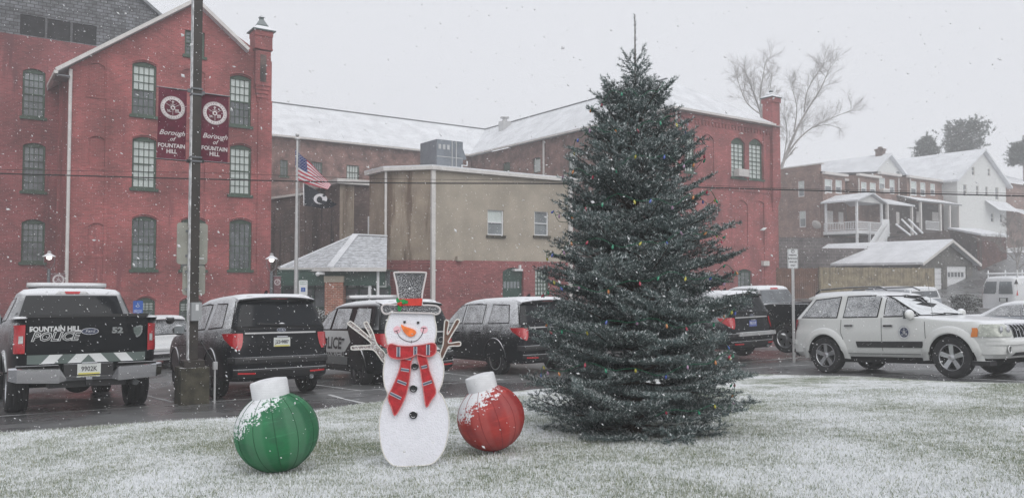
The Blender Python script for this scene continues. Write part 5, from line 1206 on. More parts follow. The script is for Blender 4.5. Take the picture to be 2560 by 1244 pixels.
# ---- police pickup
root = empty('police_pickup', (0, 0, 0), 0, 'black police pickup truck with a chevron strip and chrome bumper at the left edge', 'pickup truck')
W = 1.0
lv = [(0.50, 0.30, 5.72, 0.90, 9), (0.56, 0.16, 5.82, 0.985, 9), (0.75, 0.14, 5.86, 1.0, 9), (0.95, 0.13, 5.84, 1.0, 10), (1.05, 0.13, 5.80, 0.995, 10), (1.16, 0.13, 5.66, 0.99, 10), (1.24, 0.13, 5.2, 0.985, 10), (1.30, 0.13, 4.45, 0.98, 10), (1.335, 0.13, 4.2, 0.975, 10), (1.39, 0.13, 2.05, 0.97, 14), (1.42, 0.15, 2.0, 0.95, 14)]
shp, body = car_body(root, lv, 'paint_truck', (1.25, 4.90), 0.42, 'bed_and_hood', extra=[(0.20, 1.86, -0.83, 0.83, 0.95, 1.6)])
lc = [(1.25, 2.02, 4.35, 0.96, 9), (1.36, 2.04, 4.05, 0.955, 9), (1.42, 2.07, 3.9, 0.94, 9), (1.78, 2.24, 3.2, 0.80, 8), (1.87, 2.30, 3.0, 0.765, 8), (1.92, 2.40, 2.8, 0.70, 7), (1.945, 2.55, 2.6, 0.5, 6)]
lc[-1] = (1.945, 2.45, 3.1, 0.5, 6); lc[-2] = (1.92, 2.36, 3.25, 0.70, 7); lc[-3] = (1.87, 2.28, 3.4, 0.765, 8); lc[-4] = (1.78, 2.22, 3.6, 0.80, 8)
shc = Shell(lc); cab = shc.mesh().build('cab', 'paint_truck', root, smooth=True)
REp = lambda off: (lambda y, z: Vector((shp.end(y, z, False, off), y, z)))
REc = lambda off: (lambda y, z: Vector((shc.end(y, z, False, off), y, z)))
rf = patch('window_seal', [(-0.82, 1.40), (0.82, 1.40)], [(-0.70, 1.83), (0.70, 1.83)], REc(0.004), 'black_plastic', root, n=16)
patch('rear_window', [(-0.79, 1.42), (0.79, 1.42)], [(-0.68, 1.81), (0.68, 1.81)], REc(0.010), 'car_glass', rf, n=16)
bl = patch('brake_light', [(-0.26, 1.835), (0.26, 1.835)], [(-0.20, 1.885), (0.20, 1.885)], REc(0.014), 'lens_clear', root)
patch('brake_lens', [(-0.10, 1.838), (0.10, 1.838)], [(-0.12, 1.882), (0.12, 1.882)], REc(0.018), 'lens_red', bl)
for s in (1, -1):
    f_ = lambda off, s=s: (lambda x, z: Vector((x, s * shc.side(x, z, off), z)))
    sf = patch('window_seal', [(2.28, 1.40), (3.0, 1.40)], [(2.38, 1.78), (3.02, 1.79)], f_(0.004), 'black_plastic', root)
    patch('side_window', [(2.31, 1.42), (2.98, 1.42)], [(2.40, 1.76), (3.0, 1.77)], f_(0.009), 'car_glass', sf)
    sf = patch('window_seal', [(3.05, 1.40), (3.9, 1.38)], [(3.07, 1.79), (3.45, 1.77)], f_(0.004), 'black_plastic', root)
    patch('side_window', [(3.08, 1.42), (3.84, 1.40)], [(3.09, 1.77), (3.43, 1.75)], f_(0.009), 'car_glass', sf)
    for x in (1.25, 4.90): wheel(root, x, s * 0.83, 0.42, 0.29, s, 'rim_silver', 6)
    mirror_on(root, 3.85, s * 0.92, 1.45, s, 'paint_truck', 1.25)
    for q in ([(2.95, 1.36), (2.95, 0.58)], [(2.0, 1.38), (2.0, 0.55)], [(3.98, 1.32), (3.98, 0.58)]): line_on(shp, body, q, side=s)
    b = MB(); pts = []
    for k in range(19):
        a = math.pi * k / 18 * 1.1 - 0.157; px, pz = 1.25 + 0.50 * math.cos(a), 0.42 + 0.50 * math.sin(a)
        if pz > 0.56: pts.append(Vector((px, s * shp.side(px, pz, 0.01), pz)))
    b.tube(pts, 0.03, 6); b.build('arch_trim', 'paint_truck', root, smooth=True)
    # tail lamp: red with a white reverse window, wraps the corner
    v = []; K = 10
    for z in np.linspace(0.90, 1.30, 6):
        a0 = shp.th_side(0.30, z); a1 = shp.th_end(0.79, z)
        for k in range(K + 1): p = shp.ring(a0 + (a1 - a0) * k / K, z, 0.02); v.append((p.x, p.y * s, p.z))
    lm = MB().add(v, [(i * (K + 1) + j, i * (K + 1) + j + 1, (i + 1) * (K + 1) + j + 1, (i + 1) * (K + 1) + j) for i in range(5) for j in range(K)]).build('tail_lamp', 'lens_red', root, smooth=True)
    v = []
    for z in (1.04, 1.145):
        for y in (0.83, 0.87, 0.91): v.append((shp.end(y, z, False, 0.045), s * y, z))
    MB().add(v, [(0, 1, 4, 3), (1, 2, 5, 4)]).build('reverse_lens', 'lens_clear', lm, fix=False)
# tailgate
tg = patch('tailgate', [(-0.785, 0.72), (0.785, 0.72)], [(-0.785, 1.405), (0.785, 1.405)], REp(0.012), 'paint_truck', root, n=10)
for (z0, z1) in ((1.315, 1.323), (1.185, 1.19)): patch('crease_shade_strip', [(-0.78, z0), (0.78, z0)], [(-0.78, z1), (0.78, z1)], REp(0.018), 'arch_dark', tg, n=10)  # dark strips colour in the shade of the pressed creases
MB().box(shp.end(0, 1.4) - 0.03, shp.end(0, 1.4) + 0.09, -0.80, 0.80, 1.405, 1.445).build('tailgate_cap', 'black_plastic', root)
rear_text(tg, shp, 'FOUNTAIN HILL', 0.098, 0.435, 1.235, 'decal_white', 0.020, sx=0.90, bold=0.004)
rear_text(tg, shp, 'POLICE', 0.172, 0.44, 1.125, 'decal_white', 0.018, shear=0.3, sx=1.05, bold=0.008)
rear_text(tg, shp, 'POLICE', 0.172, 0.44, 1.125, 'decal_dark', 0.023, shear=0.3, sx=1.05, bold=-0.001)
rear_text(tg, shp, '52', 0.115, -0.38, 1.20, 'decal_grey', 0.020, sx=1.3, bold=0.006)
oval_badge(tg, lambda x, y, z: Vector((shp.end(0, 1.2) - 0.030 - z, -x - 0.01, 1.195 + y)), 0.118, 0.048, 'Ford')
b = MB(); N = 9
pts = [(-0.075, 0.075), (-0.04, 0.09), (0, 0.075), (0.04, 0.09), (0.075, 0.075), (0.07, -0.02), (0.04, -0.07), (0.0, -0.095), (-0.04, -0.07), (-0.07, -0.02)]
b.add([(shp.end(0.65, 1.18) - 0.012, -0.655 - x, 1.185 + z) for x, z in pts], [tuple(range(len(pts)))]); sg = b.build('shield_decal', 'decal_grey', tg, fix=False)
b = MB(); b.add([(shp.end(0.65, 1.18) - 0.016, -0.655 - x * 0.72, 1.185 + z * 0.72) for x, z in pts], [tuple(range(len(pts)))]); b.build('shield_field', 'decal_green', sg, fix=False)
st_ = patch('chevron_strip', [(-0.775, 0.745), (0.775, 0.745)], [(-0.775, 0.875), (0.775, 0.875)], REp(0.020), 'decal_green', tg, n=10)
for k in range(4):
    for s in (1, -1):
        y0 = 0.10 + 0.185 * 2 * k * 0.92
        if y0 > 0.72: continue
        a, c_ = y0, min(y0 + 0.17, 0.77)
        lo = [(s * a, 0.747), (s * min(0.77, a + 0.17), 0.747)]; up = [(s * (a - 0.11), 0.873), (s * min(0.77, a + 0.06), 0.873)]
        patch('chevron', lo[::s], up[::s], REp(0.026), 'decal_white', st_)
# chrome step bumper in three pieces
bp = MB()
def bump_seg(y0, y1, zt0, zt1, zb0, zb1, x0=0.0, x1=0.0):
    v = []
    for (y, zt, zb, xx) in ((y0, zt0, zb0, x0), (y1, zt1, zb1, x1)):
        v += [(0.13 + xx, y, zt), (-0.02 + xx, y, zt - 0.005), (-0.06 + xx, y, zt - 0.03), (-0.05 + xx, y, (zt + zb) / 2), (-0.02 + xx, y, zb), (0.10 + xx, y, zb)]
    bp.add(v, [(j, (j + 1) % 6, 6 + (j + 1) % 6, 6 + j) for j in range(6)] + [(0, 1, 2, 3, 4, 5), (11, 10, 9, 8, 7, 6)])
for s in (1, -1):
    bump_seg(s * 0.30, s * 0.38, 0.70 - 0.13, 0.70, 0.50, 0.48); bump_seg(s * 0.38, s * 0.90, 0.70, 0.715, 0.47, 0.50); bump_seg(s * 0.90, s * 1.0, 0.715, 0.71, 0.50, 0.53, 0.0, 0.12)
bump_seg(-0.30, 0.30, 0.57, 0.57, 0.50, 0.50, 0.02, 0.02)
bp.build('rear_bumper', 'chrome', root, smooth=True, ang=25)
MB().box(-0.03, 0.12, -0.92, -0.39, 0.716, 0.728).box(-0.03, 0.12, 0.39, 0.92, 0.716, 0.728).build('bumper_step_pad', 'black_plastic', root)
plate_on(root, 0.02, 0.0, 0.655, '9902K'); MB().box(0.03, 0.12, -0.32, 0.32, 0.57, 0.73).build('plate_recess', 'black_plastic', root)
MB().box(-0.06, 0.1, -0.04, 0.04, 0.43, 0.51).box(0.1, 0.5, -0.5, 0.5, 0.40, 0.50).build('tow_hitch', 'black_plastic', root)
MB().tube([(1.0, -0.62, 0.45), (0.2, -0.66, 0.42)], 0.045, 10).build('exhaust_pipe', 'metal_grey', root, smooth=True)
MB().tube([(1.25, -0.8, 0.42), (1.25, 0.8, 0.42)], 0.06, 10).ball((1.25, 0, 0.42), 0.17, 0.2, 0.17).build('rear_axle', 'arch_dark', root, smooth=True)
light_bar(root, 3.05, 1.99, 0.62, 'metal_light')
rc = P(205, 900, 12.6); place(root, rc.x - 0.02, rc.y + 0.25, HB, -0.03, (1.08, 1.10, 1.11))
# ---- black pickup beyond, right of the sign post
root = empty('black_pickup', (0, 0, 0), 0, 'black pickup truck behind the parking sign post, right of the dark four by four', 'pickup truck')
shq, bq = car_body(root, lv, 'paint_blackfar', (1.25, 4.90), 0.42, 'bed_and_hood', extra=[(0.20, 1.86, -0.83, 0.83, 0.95, 1.6)])
cab = Shell(lc).mesh().build('cab', 'paint_blackfar', root, smooth=True)
rf = patch('window_seal', [(-0.82, 1.40), (0.82, 1.40)], [(-0.70, 1.83), (0.70, 1.83)], REc(0.004), 'black_plastic', root, n=12)
patch('rear_window', [(-0.79, 1.42), (0.79, 1.42)], [(-0.68, 1.81), (0.68, 1.81)], REc(0.010), 'glass_dark', rf, n=12)
patch('brake_light', [(-0.2, 1.835), (0.2, 1.835)], [(-0.16, 1.885), (0.16, 1.885)], REc(0.014), 'lens_red', root)
for s in (1, -1):
    f_ = lambda off, s=s: (lambda x, z: Vector((x, s * shc.side(x, z, off), z)))
    patch('side_window', [(2.31, 1.42), (2.98, 1.42)], [(2.40, 1.76), (3.0, 1.77)], f_(0.009), 'car_glass', root)
    patch('side_window', [(3.08, 1.42), (3.84, 1.40)], [(3.09, 1.77), (3.43, 1.75)], f_(0.009), 'car_glass', root)
    for x in (1.25, 4.90): wheel(root, x, s * 0.83, 0.42, 0.28, s, 'rim_silver', 6)
    patch('tail_lamp', [(s * 0.80, 0.92), (s * 0.95, 0.92)], [(s * 0.80, 1.3), (s * 0.95, 1.3)], REp(0.014), 'lens_red', root)
q = P(1963, 850, 23.2); st = Vector((q.x, q.y, 0)) - B2 * 1.25 + A2 * 0.95
place(root, st.x, st.y, HB, 0.12)
# ---- silver saloon behind the white 4x4
root = empty('silver_saloon', (0, 0, 0), 0, 'silver snow dusted saloon car at the right edge, in front of the white van', 'car')
lvs = [(0.26, 0.10, 4.7, 0.80, 9), (0.34, 0.02, 4.78, 0.88, 8), (0.55, 0.0, 4.8, 0.91, 8), (0.75, 0.04, 4.70, 0.905, 8), (0.86, 0.08, 4.45, 0.89, 8), (0.95, 0.14, 3.75, 0.87, 8), (0.995, 0.20, 3.55, 0.855, 8),
       (1.03, 0.95, 3.30, 0.84, 7), (1.30, 1.45, 2.80, 0.70, 7), (1.38, 1.62, 2.55, 0.64, 6), (1.43, 1.85, 2.3, 0.5, 6)]
shs, bs2 = car_body(root, lvs, 'paint_silver', (1.02, 3.80), 0.33, 'body')
for s in (1, -1):
    f_ = lambda off, s=s: (lambda x, z: Vector((x, s * shs.side(x, z, off), z)))
    for lo, up in (([(1.22, 1.03), (2.14, 1.03)], [(1.62, 1.27), (2.14, 1.33)]), ([(2.2, 1.03), (3.12, 1.03)], [(2.2, 1.33), (2.74, 1.28)])):
        sf = patch('window_seal', [(lo[0][0] - 0.02, lo[0][1] - 0.02), (lo[1][0] + 0.02, lo[1][1] - 0.02)], [(up[0][0] - 0.02, up[0][1] + 0.02), (up[1][0] + 0.02, up[1][1] + 0.02)], f_(0.003), 'black_plastic', root)
        patch('side_window', lo, up, f_(0.008), 'car_glass_frosted', sf)
    for x in (1.02, 3.80): wheel(root, x, s * 0.78, 0.33, 0.21, s)
    handle_on(shs, root, 1.65, 0.86, s, 'paint_silver'); handle_on(shs, root, 2.55, 0.85, s, 'paint_silver'); mirror_on(root, 2.98, s * 0.84, 1.02, s, 'paint_silver', 0.85)
    for q in ([(2.17, 1.0), (2.17, 0.3)], [(3.2, 1.0), (3.25, 0.3)], [(1.25, 0.98), (1.35, 0.5)]): line_on(shs, bs2, q, side=s)
    patch('tail_lamp', [(s * 0.5, 0.72), (s * 0.86, 0.72)], [(s * 0.55, 0.88), (s * 0.86, 0.88)], lambda y, z: Vector((shs.end(y, z, False, 0.012), y, z)), 'lens_red', root)
patch('rear_window', [(-0.66, 1.04), (0.66, 1.04)], [(-0.56, 1.30), (0.56, 1.30)], lambda y, z: Vector((shs.end(y, z, False, 0.01), y, z)), 'car_glass_snow', root, n=10)
q = P(2385, 800, 25.2); place(root, q.x, q.y, R(-50), 0.0)
# ---- white van with a roof rack
root = empty('white_van', (0, 0, 0), 0, 'white panel van with a roof rack at the right edge, seen from behind', 'van')
lvv = [(0.40, 0.12, 5.2, 0.92, 10), (0.50, 0.02, 5.45, 0.99, 10), (0.80, 0.0, 5.5, 1.0, 10), (1.05, 0.02, 5.45, 1.0, 10), (1.15, 0.03, 5.1, 0.995, 10), (1.22, 0.03, 4.7, 0.99, 10), (1.75, 0.10, 4.15, 0.93, 10), (2.0, 0.18, 3.9, 0.86, 9), (2.08, 0.26, 3.7, 0.76, 8), (2.11, 0.5, 3.4, 0.55, 7)]
shv, bv = car_body(root, lvv, 'paint_white', (1.1, 4.5), 0.36, 'body')
REv = lambda off: (lambda y, z: Vector((shv.end(y, z, False, off), y, z)))
for s in (1, -1):
    dr = patch('rear_door', [(s * 0.012, 0.56), (s * 0.90, 0.56)][::s], [(s * 0.012, 1.98), (s * 0.78, 1.98)][::s], REv(0.006), 'paint_white', root, n=8)
    sf = patch('door_window', [(s * 0.07, 1.28), (s * 0.80, 1.28)][::s], [(s * 0.07, 1.86), (s * 0.70, 1.86)][::s], REv(0.014), 'glass_grey', dr, n=6)
    for x in (1.1, 4.5): wheel(root, x, s * 0.84, 0.36, 0.24, s)
    v = []; K = 8
    for z in (1.22, 1.45, 1.72):
        a0 = shv.th_side(0.22, z); a1 = shv.th_end(0.90 if z < 1.6 else 0.87, z)
        for k in range(K + 1): p = shv.ring(a0 + (a1 - a0) * k / K, z, 0.015); v.append((p.x, p.y * s, p.z))
    MB().add(v, [(i * (K + 1) + j, i * (K + 1) + j + 1, (i + 1) * (K + 1) + j + 1, (i + 1) * (K + 1) + j) for i in range(2) for j in range(K)]).build('tail_lamp', 'lens_red', root, smooth=True)
    v = []
    for z in (1.74, 1.85, 1.97):
        a0 = shv.th_side(0.30, z); a1 = shv.th_end(0.80, z)
        for k in range(K + 1): p = shv.ring(a0 + (a1 - a0) * k / K, z, 0.012); v.append((p.x, p.y * s, p.z))
    MB().add(v, [(i * (K + 1) + j, i * (K + 1) + j + 1, (i + 1) * (K + 1) + j + 1, (i + 1) * (K + 1) + j) for i in range(2) for j in range(K)]).build('corner_trim', 'black_plastic', root, smooth=True)
    mirror_on(root, 4.4, s * 0.95, 1.4, s, 'black_plastic', 1.2)
MB().box(-0.02, 0.03, -0.55, -0.13, 0.92, 1.10).build('plate_recess', 'black_plastic', root); plate_on(root, -0.02, -0.34, 1.0, '', 'pa')
MB().box(-0.12, 0.10, -0.95, 0.95, 0.44, 0.60).build('rear_bumper', 'metal_light', root)
rk = MB()
for x in (0.4, 1.5, 2.6):
    rk.bar((x, -0.8, 2.22), (x, 0.8, 2.22), 0.05)
    for s in (1, -1): rk.bar((x, s * 0.78, 2.0), (x, s * 0.78, 2.40), 0.05)
for s in (1, -1): rk.bar((0.3, s * 0.78, 2.25), (2.8, s * 0.78, 2.25), 0.04)
rk.build('roof_rack', 'white_paint', root)
q = P(2494, 760, 38); st = Vector((q.x, q.y, 0)); place(root, st.x, st.y, R(18), -0.05)
# ---- far pickup with a cap
root = empty('capped_pickup', (0, 0, 0), 0, 'distant grey pickup with a canopy, seen beyond the white four by four', 'pickup truck')
lvf = [(0.40, 0.10, 5.2, 0.88, 9), (0.6, 0.0, 5.3, 0.94, 9), (0.95, 0.02, 5.2, 0.95, 9), (1.05, 0.02, 4.6, 0.94, 9), (1.12, 0.03, 4.2, 0.93, 9), (1.18, 0.03, 4.0, 0.92, 9), (1.60, 0.14, 3.3, 0.80, 8), (1.70, 0.22, 3.1, 0.72, 8), (1.73, 0.5, 2.8, 0.5, 7)]
shf, bf = car_body(root, lvf, 'paint_silver', (1.1, 4.3), 0.35, 'body')
rf = patch('window_frame', [(-0.74, 1.22), (0.74, 1.22)], [(-0.66, 1.60), (0.66, 1.60)], lambda y, z: Vector((shf.end(y, z, False, 0.01), y, z)), 'white_paint', root, n=8)
patch('rear_window', [(-0.66, 1.27), (0.66, 1.27)], [(-0.60, 1.55), (0.60, 1.55)], lambda y, z: Vector((shf.end(y, z, False, 0.016), y, z)), 'glass_dark', rf, n=8)
for s in (1, -1):
    patch('side_window', [(0.4, 1.25), (2.4, 1.25)], [(0.5, 1.56), (2.4, 1.56)], lambda x, z, s=s: Vector((x, s * shf.side(x, z, 0.01), z)), 'glass_grey', root)
    for x in (1.1, 4.3): wheel(root, x, s * 0.80, 0.35, 0.22, s)
q = P(2318, 740, 34.5); place(root, q.x, q.y, R(100), 0.0)
# ================================================================== lawn decorations
def spline(pts, n=5, closed=True):
    k = len(pts); out = []
    rng = range(k if closed else k - 1)
    for i in rng:
        p0, p1, p2, p3 = [pts[j % k] if closed else pts[min(max(j, 0), k - 1)] for j in (i - 1, i, i + 1, i + 2)]
        for q in range(n):
            t = q / n
            out.append(tuple(0.5 * ((2 * p1[a]) + (-p0[a] + p2[a]) * t + (2 * p0[a] - 5 * p1[a] + 4 * p2[a] - p3[a]) * t * t + (-p0[a] + 3 * p1[a] - 3 * p2[a] + p3[a]) * t ** 3) for a in (0, 1)))
    if not closed: out.append(tuple(pts[-1]))
    return out
gs = G(1033, 1162, 0.03); KS = gs.y / FPX / math.cos(PITCH)
SM = empty('snowman_decoration', gs, 0.0, 'flat white snowman yard decoration with black top hat, red plaid scarf and twig arms', 'decoration')
def zc(x, y):                                              # drawing units -> local metres
    u = 860 + x / 2.394; v = 660 + y / 2.394; return ((u - 1033) * KS, (1162 - v) * KS)
def plate(name, pts, y0, y1, mat, parent, closed_spline=True, n=5, rim=None, rimmat=None, rimr=0.006, rimname='rope_rim'):
    p = [zc(*q) for q in pts]; p = spline(p, n) if closed_spline else p
    o = MB().prism(p, y0, y1).build(name, mat, parent)
    if rim:
        b = MB(); b.tube([Vector((a, y0 - 0.001, c)) for a, c in p], rimr, 6, closed=True); b.build(rimname, rimmat, o, smooth=True)
    return o
body = [(262, 540), (242, 600), (236, 660), (244, 730), (262, 782), (240, 830), (222, 890), (214, 960), (217, 1030), (230, 1100), (256, 1160), (300, 1200), (360, 1206), (440, 1203), (520, 1192), (562, 1160), (600, 1100), (620, 1020), (627, 950), (622, 890), (608, 840), (585, 790), (566, 765), (583, 720), (594, 660), (592, 610), (578, 570), (550, 530), (400, 515)]
bd = plate('body', body, -0.015, 0.02, 'plush', SM, rim=True, rimmat='plush_rim', rimname='plush_edge')
head = [(292, 298), (264, 340), (249, 400), (256, 450), (280, 500), (400, 520), (520, 500), (545, 450), (551, 400), (543, 350), (522, 300), (400, 293)]
hd = plate('head', head, -0.035, 0.01, 'plush', SM, rim=True, rimmat='plush_rim', rimname='plush_edge')
hat = [(301, 70), (312, 61), (400, 60), (484, 62), (490, 73), (479, 130), (468, 190), (467, 250), (500, 254), (545, 258), (567, 268), (575, 286), (566, 303), (547, 309), (520, 303), (400, 300), (302, 297), (291, 290), (275, 303), (250, 306), (233, 292), (228, 272), (236, 256), (258, 250), (327, 250), (323, 190), (316, 135)]
ht = plate('top_hat', hat, -0.055, -0.037, 'mesh_black', SM, n=3, rim=True, rimmat='cloth_print', rimr=0.0085)
bandp = [(326, 218), (470, 214), (466, 257), (330, 258)]
plate('hat_band', bandp, -0.066, -0.056, 'band_red', SM, False)
hb = MB()
for cx, cy, a, L_ in ((360, 234, 0.1, 24), (325, 228, 1.3, 16), (336, 268, 1.6, 20)):
    pts = []
    for k in range(12):
        t = 2 * math.pi * k / 12; r = 1 + 0.22 * (k % 2); x, y = L_ * math.cos(t) * r, L_ * 0.5 * math.sin(t) * r; pts.append(zc(cx + x * math.cos(a) - y * math.sin(a), cy + x * math.sin(a) + y * math.cos(a)))
    hb.prism(pts, -0.078, -0.067)
hl = hb.build('holly_leaf', 'holly_green', SM)
b = MB()
for x, y in ((343, 241), (330, 247), (342, 254)): q = zc(x, y); b.ball((q[0], -0.082, q[1]), 0.012, n=8, m=6)
b.build('holly_berry', 'band_red', hl, smooth=True)
def disc(name, x, y, r, y0, y1, mat, parent, N=20): q = zc(x, y); rr = r / 2.394 * KS; return MB().prism([(q[0] + rr * math.cos(2 * math.pi * i / N), q[1] + rr * math.sin(2 * math.pi * i / N)) for i in range(N)], y0, y1).build(name, mat, parent)
for x, y in ((318, 400), (478, 400)): disc('cheek', x, y, 22, -0.0375, -0.036, 'cheek_pink', hd)
for x, y in ((363, 353), (443, 357)):
    q = zc(x, y); e = MB(); e.ball((q[0], -0.045, q[1]), 0.0115, 0.010, 0.014, 12, 8); e = e.build('eye', 'black_plastic', hd, smooth=True)
MB().prism(spline([zc(*p) for p in ((343, 370), (362, 380), (395, 390), (424, 402), (431, 420), (416, 437), (394, 440), (370, 424), (352, 400))], 4), -0.055, -0.036).build('carrot_nose', 'nose_orange', hd)
b = MB(); b.tube([Vector((a, -0.039, c)) for a, c in spline([zc(*p) for p in ((315, 405), (332, 440), (365, 463), (405, 471), (440, 460), (465, 430), (477, 390))], 5, False)], 0.0028, 5)
for p, q in (((302, 411), (328, 402)), ((460, 388), (491, 391)), ((405, 464), (404, 478))): a_, c_ = zc(*p), zc(*q); b.tube([(a_[0], -0.039, a_[1]), (c_[0], -0.039, c_[1])], 0.0026, 5)
b.build('mouth', 'ink', hd)
sc = plate('scarf', [(266, 530), (266, 498), (285, 482), (330, 493), (400, 496), (470, 488), (520, 478), (546, 484), (553, 510), (546, 538), (522, 556), (490, 556), (440, 545), (400, 562), (340, 572), (285, 562)], -0.060, -0.037, 'scarf_red', SM, rim=True, rimmat='scarf_rim', rimr=0.005)
lt = plate('scarf_tail', [(346, 566), (338, 620), (318, 680), (292, 740), (268, 800), (288, 855), (308, 905), (345, 850), (378, 770), (395, 680), (401, 610), (412, 570), (428, 548), (380, 552)], -0.048, -0.017, 'scarf_red', SM, n=3, rim=True, rimmat='scarf_rim', rimr=0.005)
rt = plate('scarf_tail', [(438, 548), (455, 620), (468, 700), (480, 780), (494, 855), (522, 815), (550, 770), (535, 705), (512, 640), (492, 556), (465, 545)], -0.048, -0.017, 'scarf_red', SM, n=3, rim=True, rimmat='scarf_rim', rimr=0.005)
def stripe(a, c, w_, y0, par):
    a = Vector(zc(*a)); c = Vector(zc(*c)); d = (c - a).normalized(); n = Vector((-d.y, d.x)); o = None
    for s, ww, yy, mt in ((0, w_, y0, 'scarf_light'), (0, w_ * 0.62, y0 - 0.0015, 'scarf_grey')):
        p = [a + n * ww / 2, a - n * ww / 2, c - n * ww / 2, c + n * ww / 2]
        q = MB().prism([tuple(x) for x in p], yy - 0.001, yy + 0.0005).build('scarf_stripe' if o is None else 'stripe_core', mt, par if o is None else o); o = o or q
for a, c in (((329, 500), (329, 558)), ((429, 498), (429, 550)), ((504, 487), (504, 548))): stripe(a, c, 0.032, -0.0615, sc)
for a, c in (((352, 562), (404, 572)), ((343, 632), (391, 640)), ((322, 700), (376, 720)), ((280, 772), (345, 804))): stripe(a, c, 0.026, -0.0495, lt)
for a, c in (((464, 622), (498, 614)), ((474, 722), (526, 704))): stripe(a, c, 0.026, -0.0495, rt)
for x, y, r in ((424, 617, 21), (416, 747, 23), (416, 902, 24)):
    q = zc(x, y); rr = r / 2.394 * KS; b = MB(); b.lathe([(0.001, -0.010), (rr * 0.55, -0.012), (rr * 0.62, -0.022), (rr * 0.9, -0.024), (rr, -0.012), (rr, 0.0)], 24, Matrix.Translation((q[0], -0.016, q[1])), axis='y'); b.build('coal_button', 'black_plastic', SM, smooth=True)
armL = [(243, 548), (202, 502), (184, 470), (170, 425), (138, 363), (124, 356), (115, 370), (150, 434), (148, 446), (42, 357), (26, 359), (22, 374), (130, 456), (155, 493), (50, 500), (39, 511), (50, 522), (150, 519), (186, 536), (236, 600)]
armR = [(570, 548), (588, 490), (592, 420), (598, 352), (611, 347), (622, 360), (612, 420), (620, 426), (662, 348), (680, 344), (684, 360), (636, 440), (620, 482), (684, 475), (693, 488), (683, 499), (636, 500), (615, 512), (582, 580)]
plate('twig_arm', armL, 0.021, 0.035, 'twig_frost', SM, n=3, rim=True, rimmat='plush_rim', rimr=0.0055)
plate('twig_arm', armR, 0.021, 0.035, 'twig_brown', SM, n=3, rim=True, rimmat='plush_rim', rimr=0.0055)
b = MB()
for x in (-0.16, 0.14): b.tube([(x, 0.03, 1.0), (x, 0.03, -0.12)], 0.006, 6)
b.tube([(0, 0.03, 0.9), (0.0, 0.45, 0.0)], 0.006, 6); b.build('support_rod', 'metal_grey', SM)
# ---- fabric bauble ornaments
def bauble_mat(name, col, dark):
    m = bpy.data.materials.new(name); m.use_nodes = True; t = m.node_tree; MATS[name] = m; b = t.nodes['Principled BSDF']
    ob = nd(t, 'ShaderNodeTexCoord').outputs['Object']; ge = nd(t, 'ShaderNodeNewGeometry')
    dt = nd(t, 'ShaderNodeVectorMath', operation='DOT_PRODUCT'); t.links.new(ge.outputs['Normal'], dt.inputs[0]); dt.inputs[1].default_value = (-0.62, -0.12, 0.72)
    mp = nd(t, 'ShaderNodeMapping'); mp.inputs['Scale'].default_value = (7, 7, 26); t.links.new(ob, mp.inputs[0])
    n1 = noise_(t, mp.outputs[0], 1.0, 5, 0.65); n2 = noise_(t, ob, 3.2, 4, 0.6); n3 = noise_(t, ob, 45, 2, 0.6)
    mp2 = nd(t, 'ShaderNodeMapping'); mp2.inputs['Scale'].default_value = (2, 2, 40); t.links.new(ob, mp2.inputs[0]); n4 = noise_(t, mp2.outputs[0], 1.0, 4, 0.7)
    sp = nd(t, 'ShaderNodeSeparateXYZ'); t.links.new(ob, sp.inputs[0])
    c = mixc(t, rng_(t, n2, 0.38, 0.66), col, dark)
    c = mixc(t, rng_(t, n4, 0.55, 0.7, 0, 0.35), c, tuple(min(1, x * 1.6 + 0.05) for x in col))
    th = math_(t, 'ARCTAN2', sp.outputs[1], sp.outputs[0])
    gore = math_(t, 'SINE', math_(t, 'MULTIPLY', th, 6.0)); c = mixc(t, rng_(t, gore, -0.2, 0.5, 0, 0.40), c, tuple(x * 0.75 + 0.10 for x in col))
    s = math_(t, 'ADD', math_(t, 'MULTIPLY', dt.outputs['Value'], 0.62), math_(t, 'ADD', math_(t, 'MULTIPLY', n1, 0.55), math_(t, 'MULTIPLY', n3, 0.65)))
    f = rng_(t, s, 0.96, 1.06); c = mixc(t, f, c, SNOW); t.links.new(c, b.inputs['Base Color']); b.inputs['Roughness'].default_value = 0.6
    al = rng_(t, f, 0.0, 0.6, 0.86, 1.0); t.links.new(al, b.inputs['Alpha'])
    bn = nd(t, 'ShaderNodeBump'); bn.inputs['Strength'].default_value = 0.5; bn.inputs['Distance'].default_value = 0.01; t.links.new(n1, bn.inputs['Height']); t.links.new(bn.outputs[0], b.inputs['Normal'])
bauble_mat('bauble_green', (0.012, 0.20, 0.07), (0.008, 0.11, 0.045)); bauble_mat('bauble_red', (0.48, 0.035, 0.025), (0.27, 0.018, 0.02))
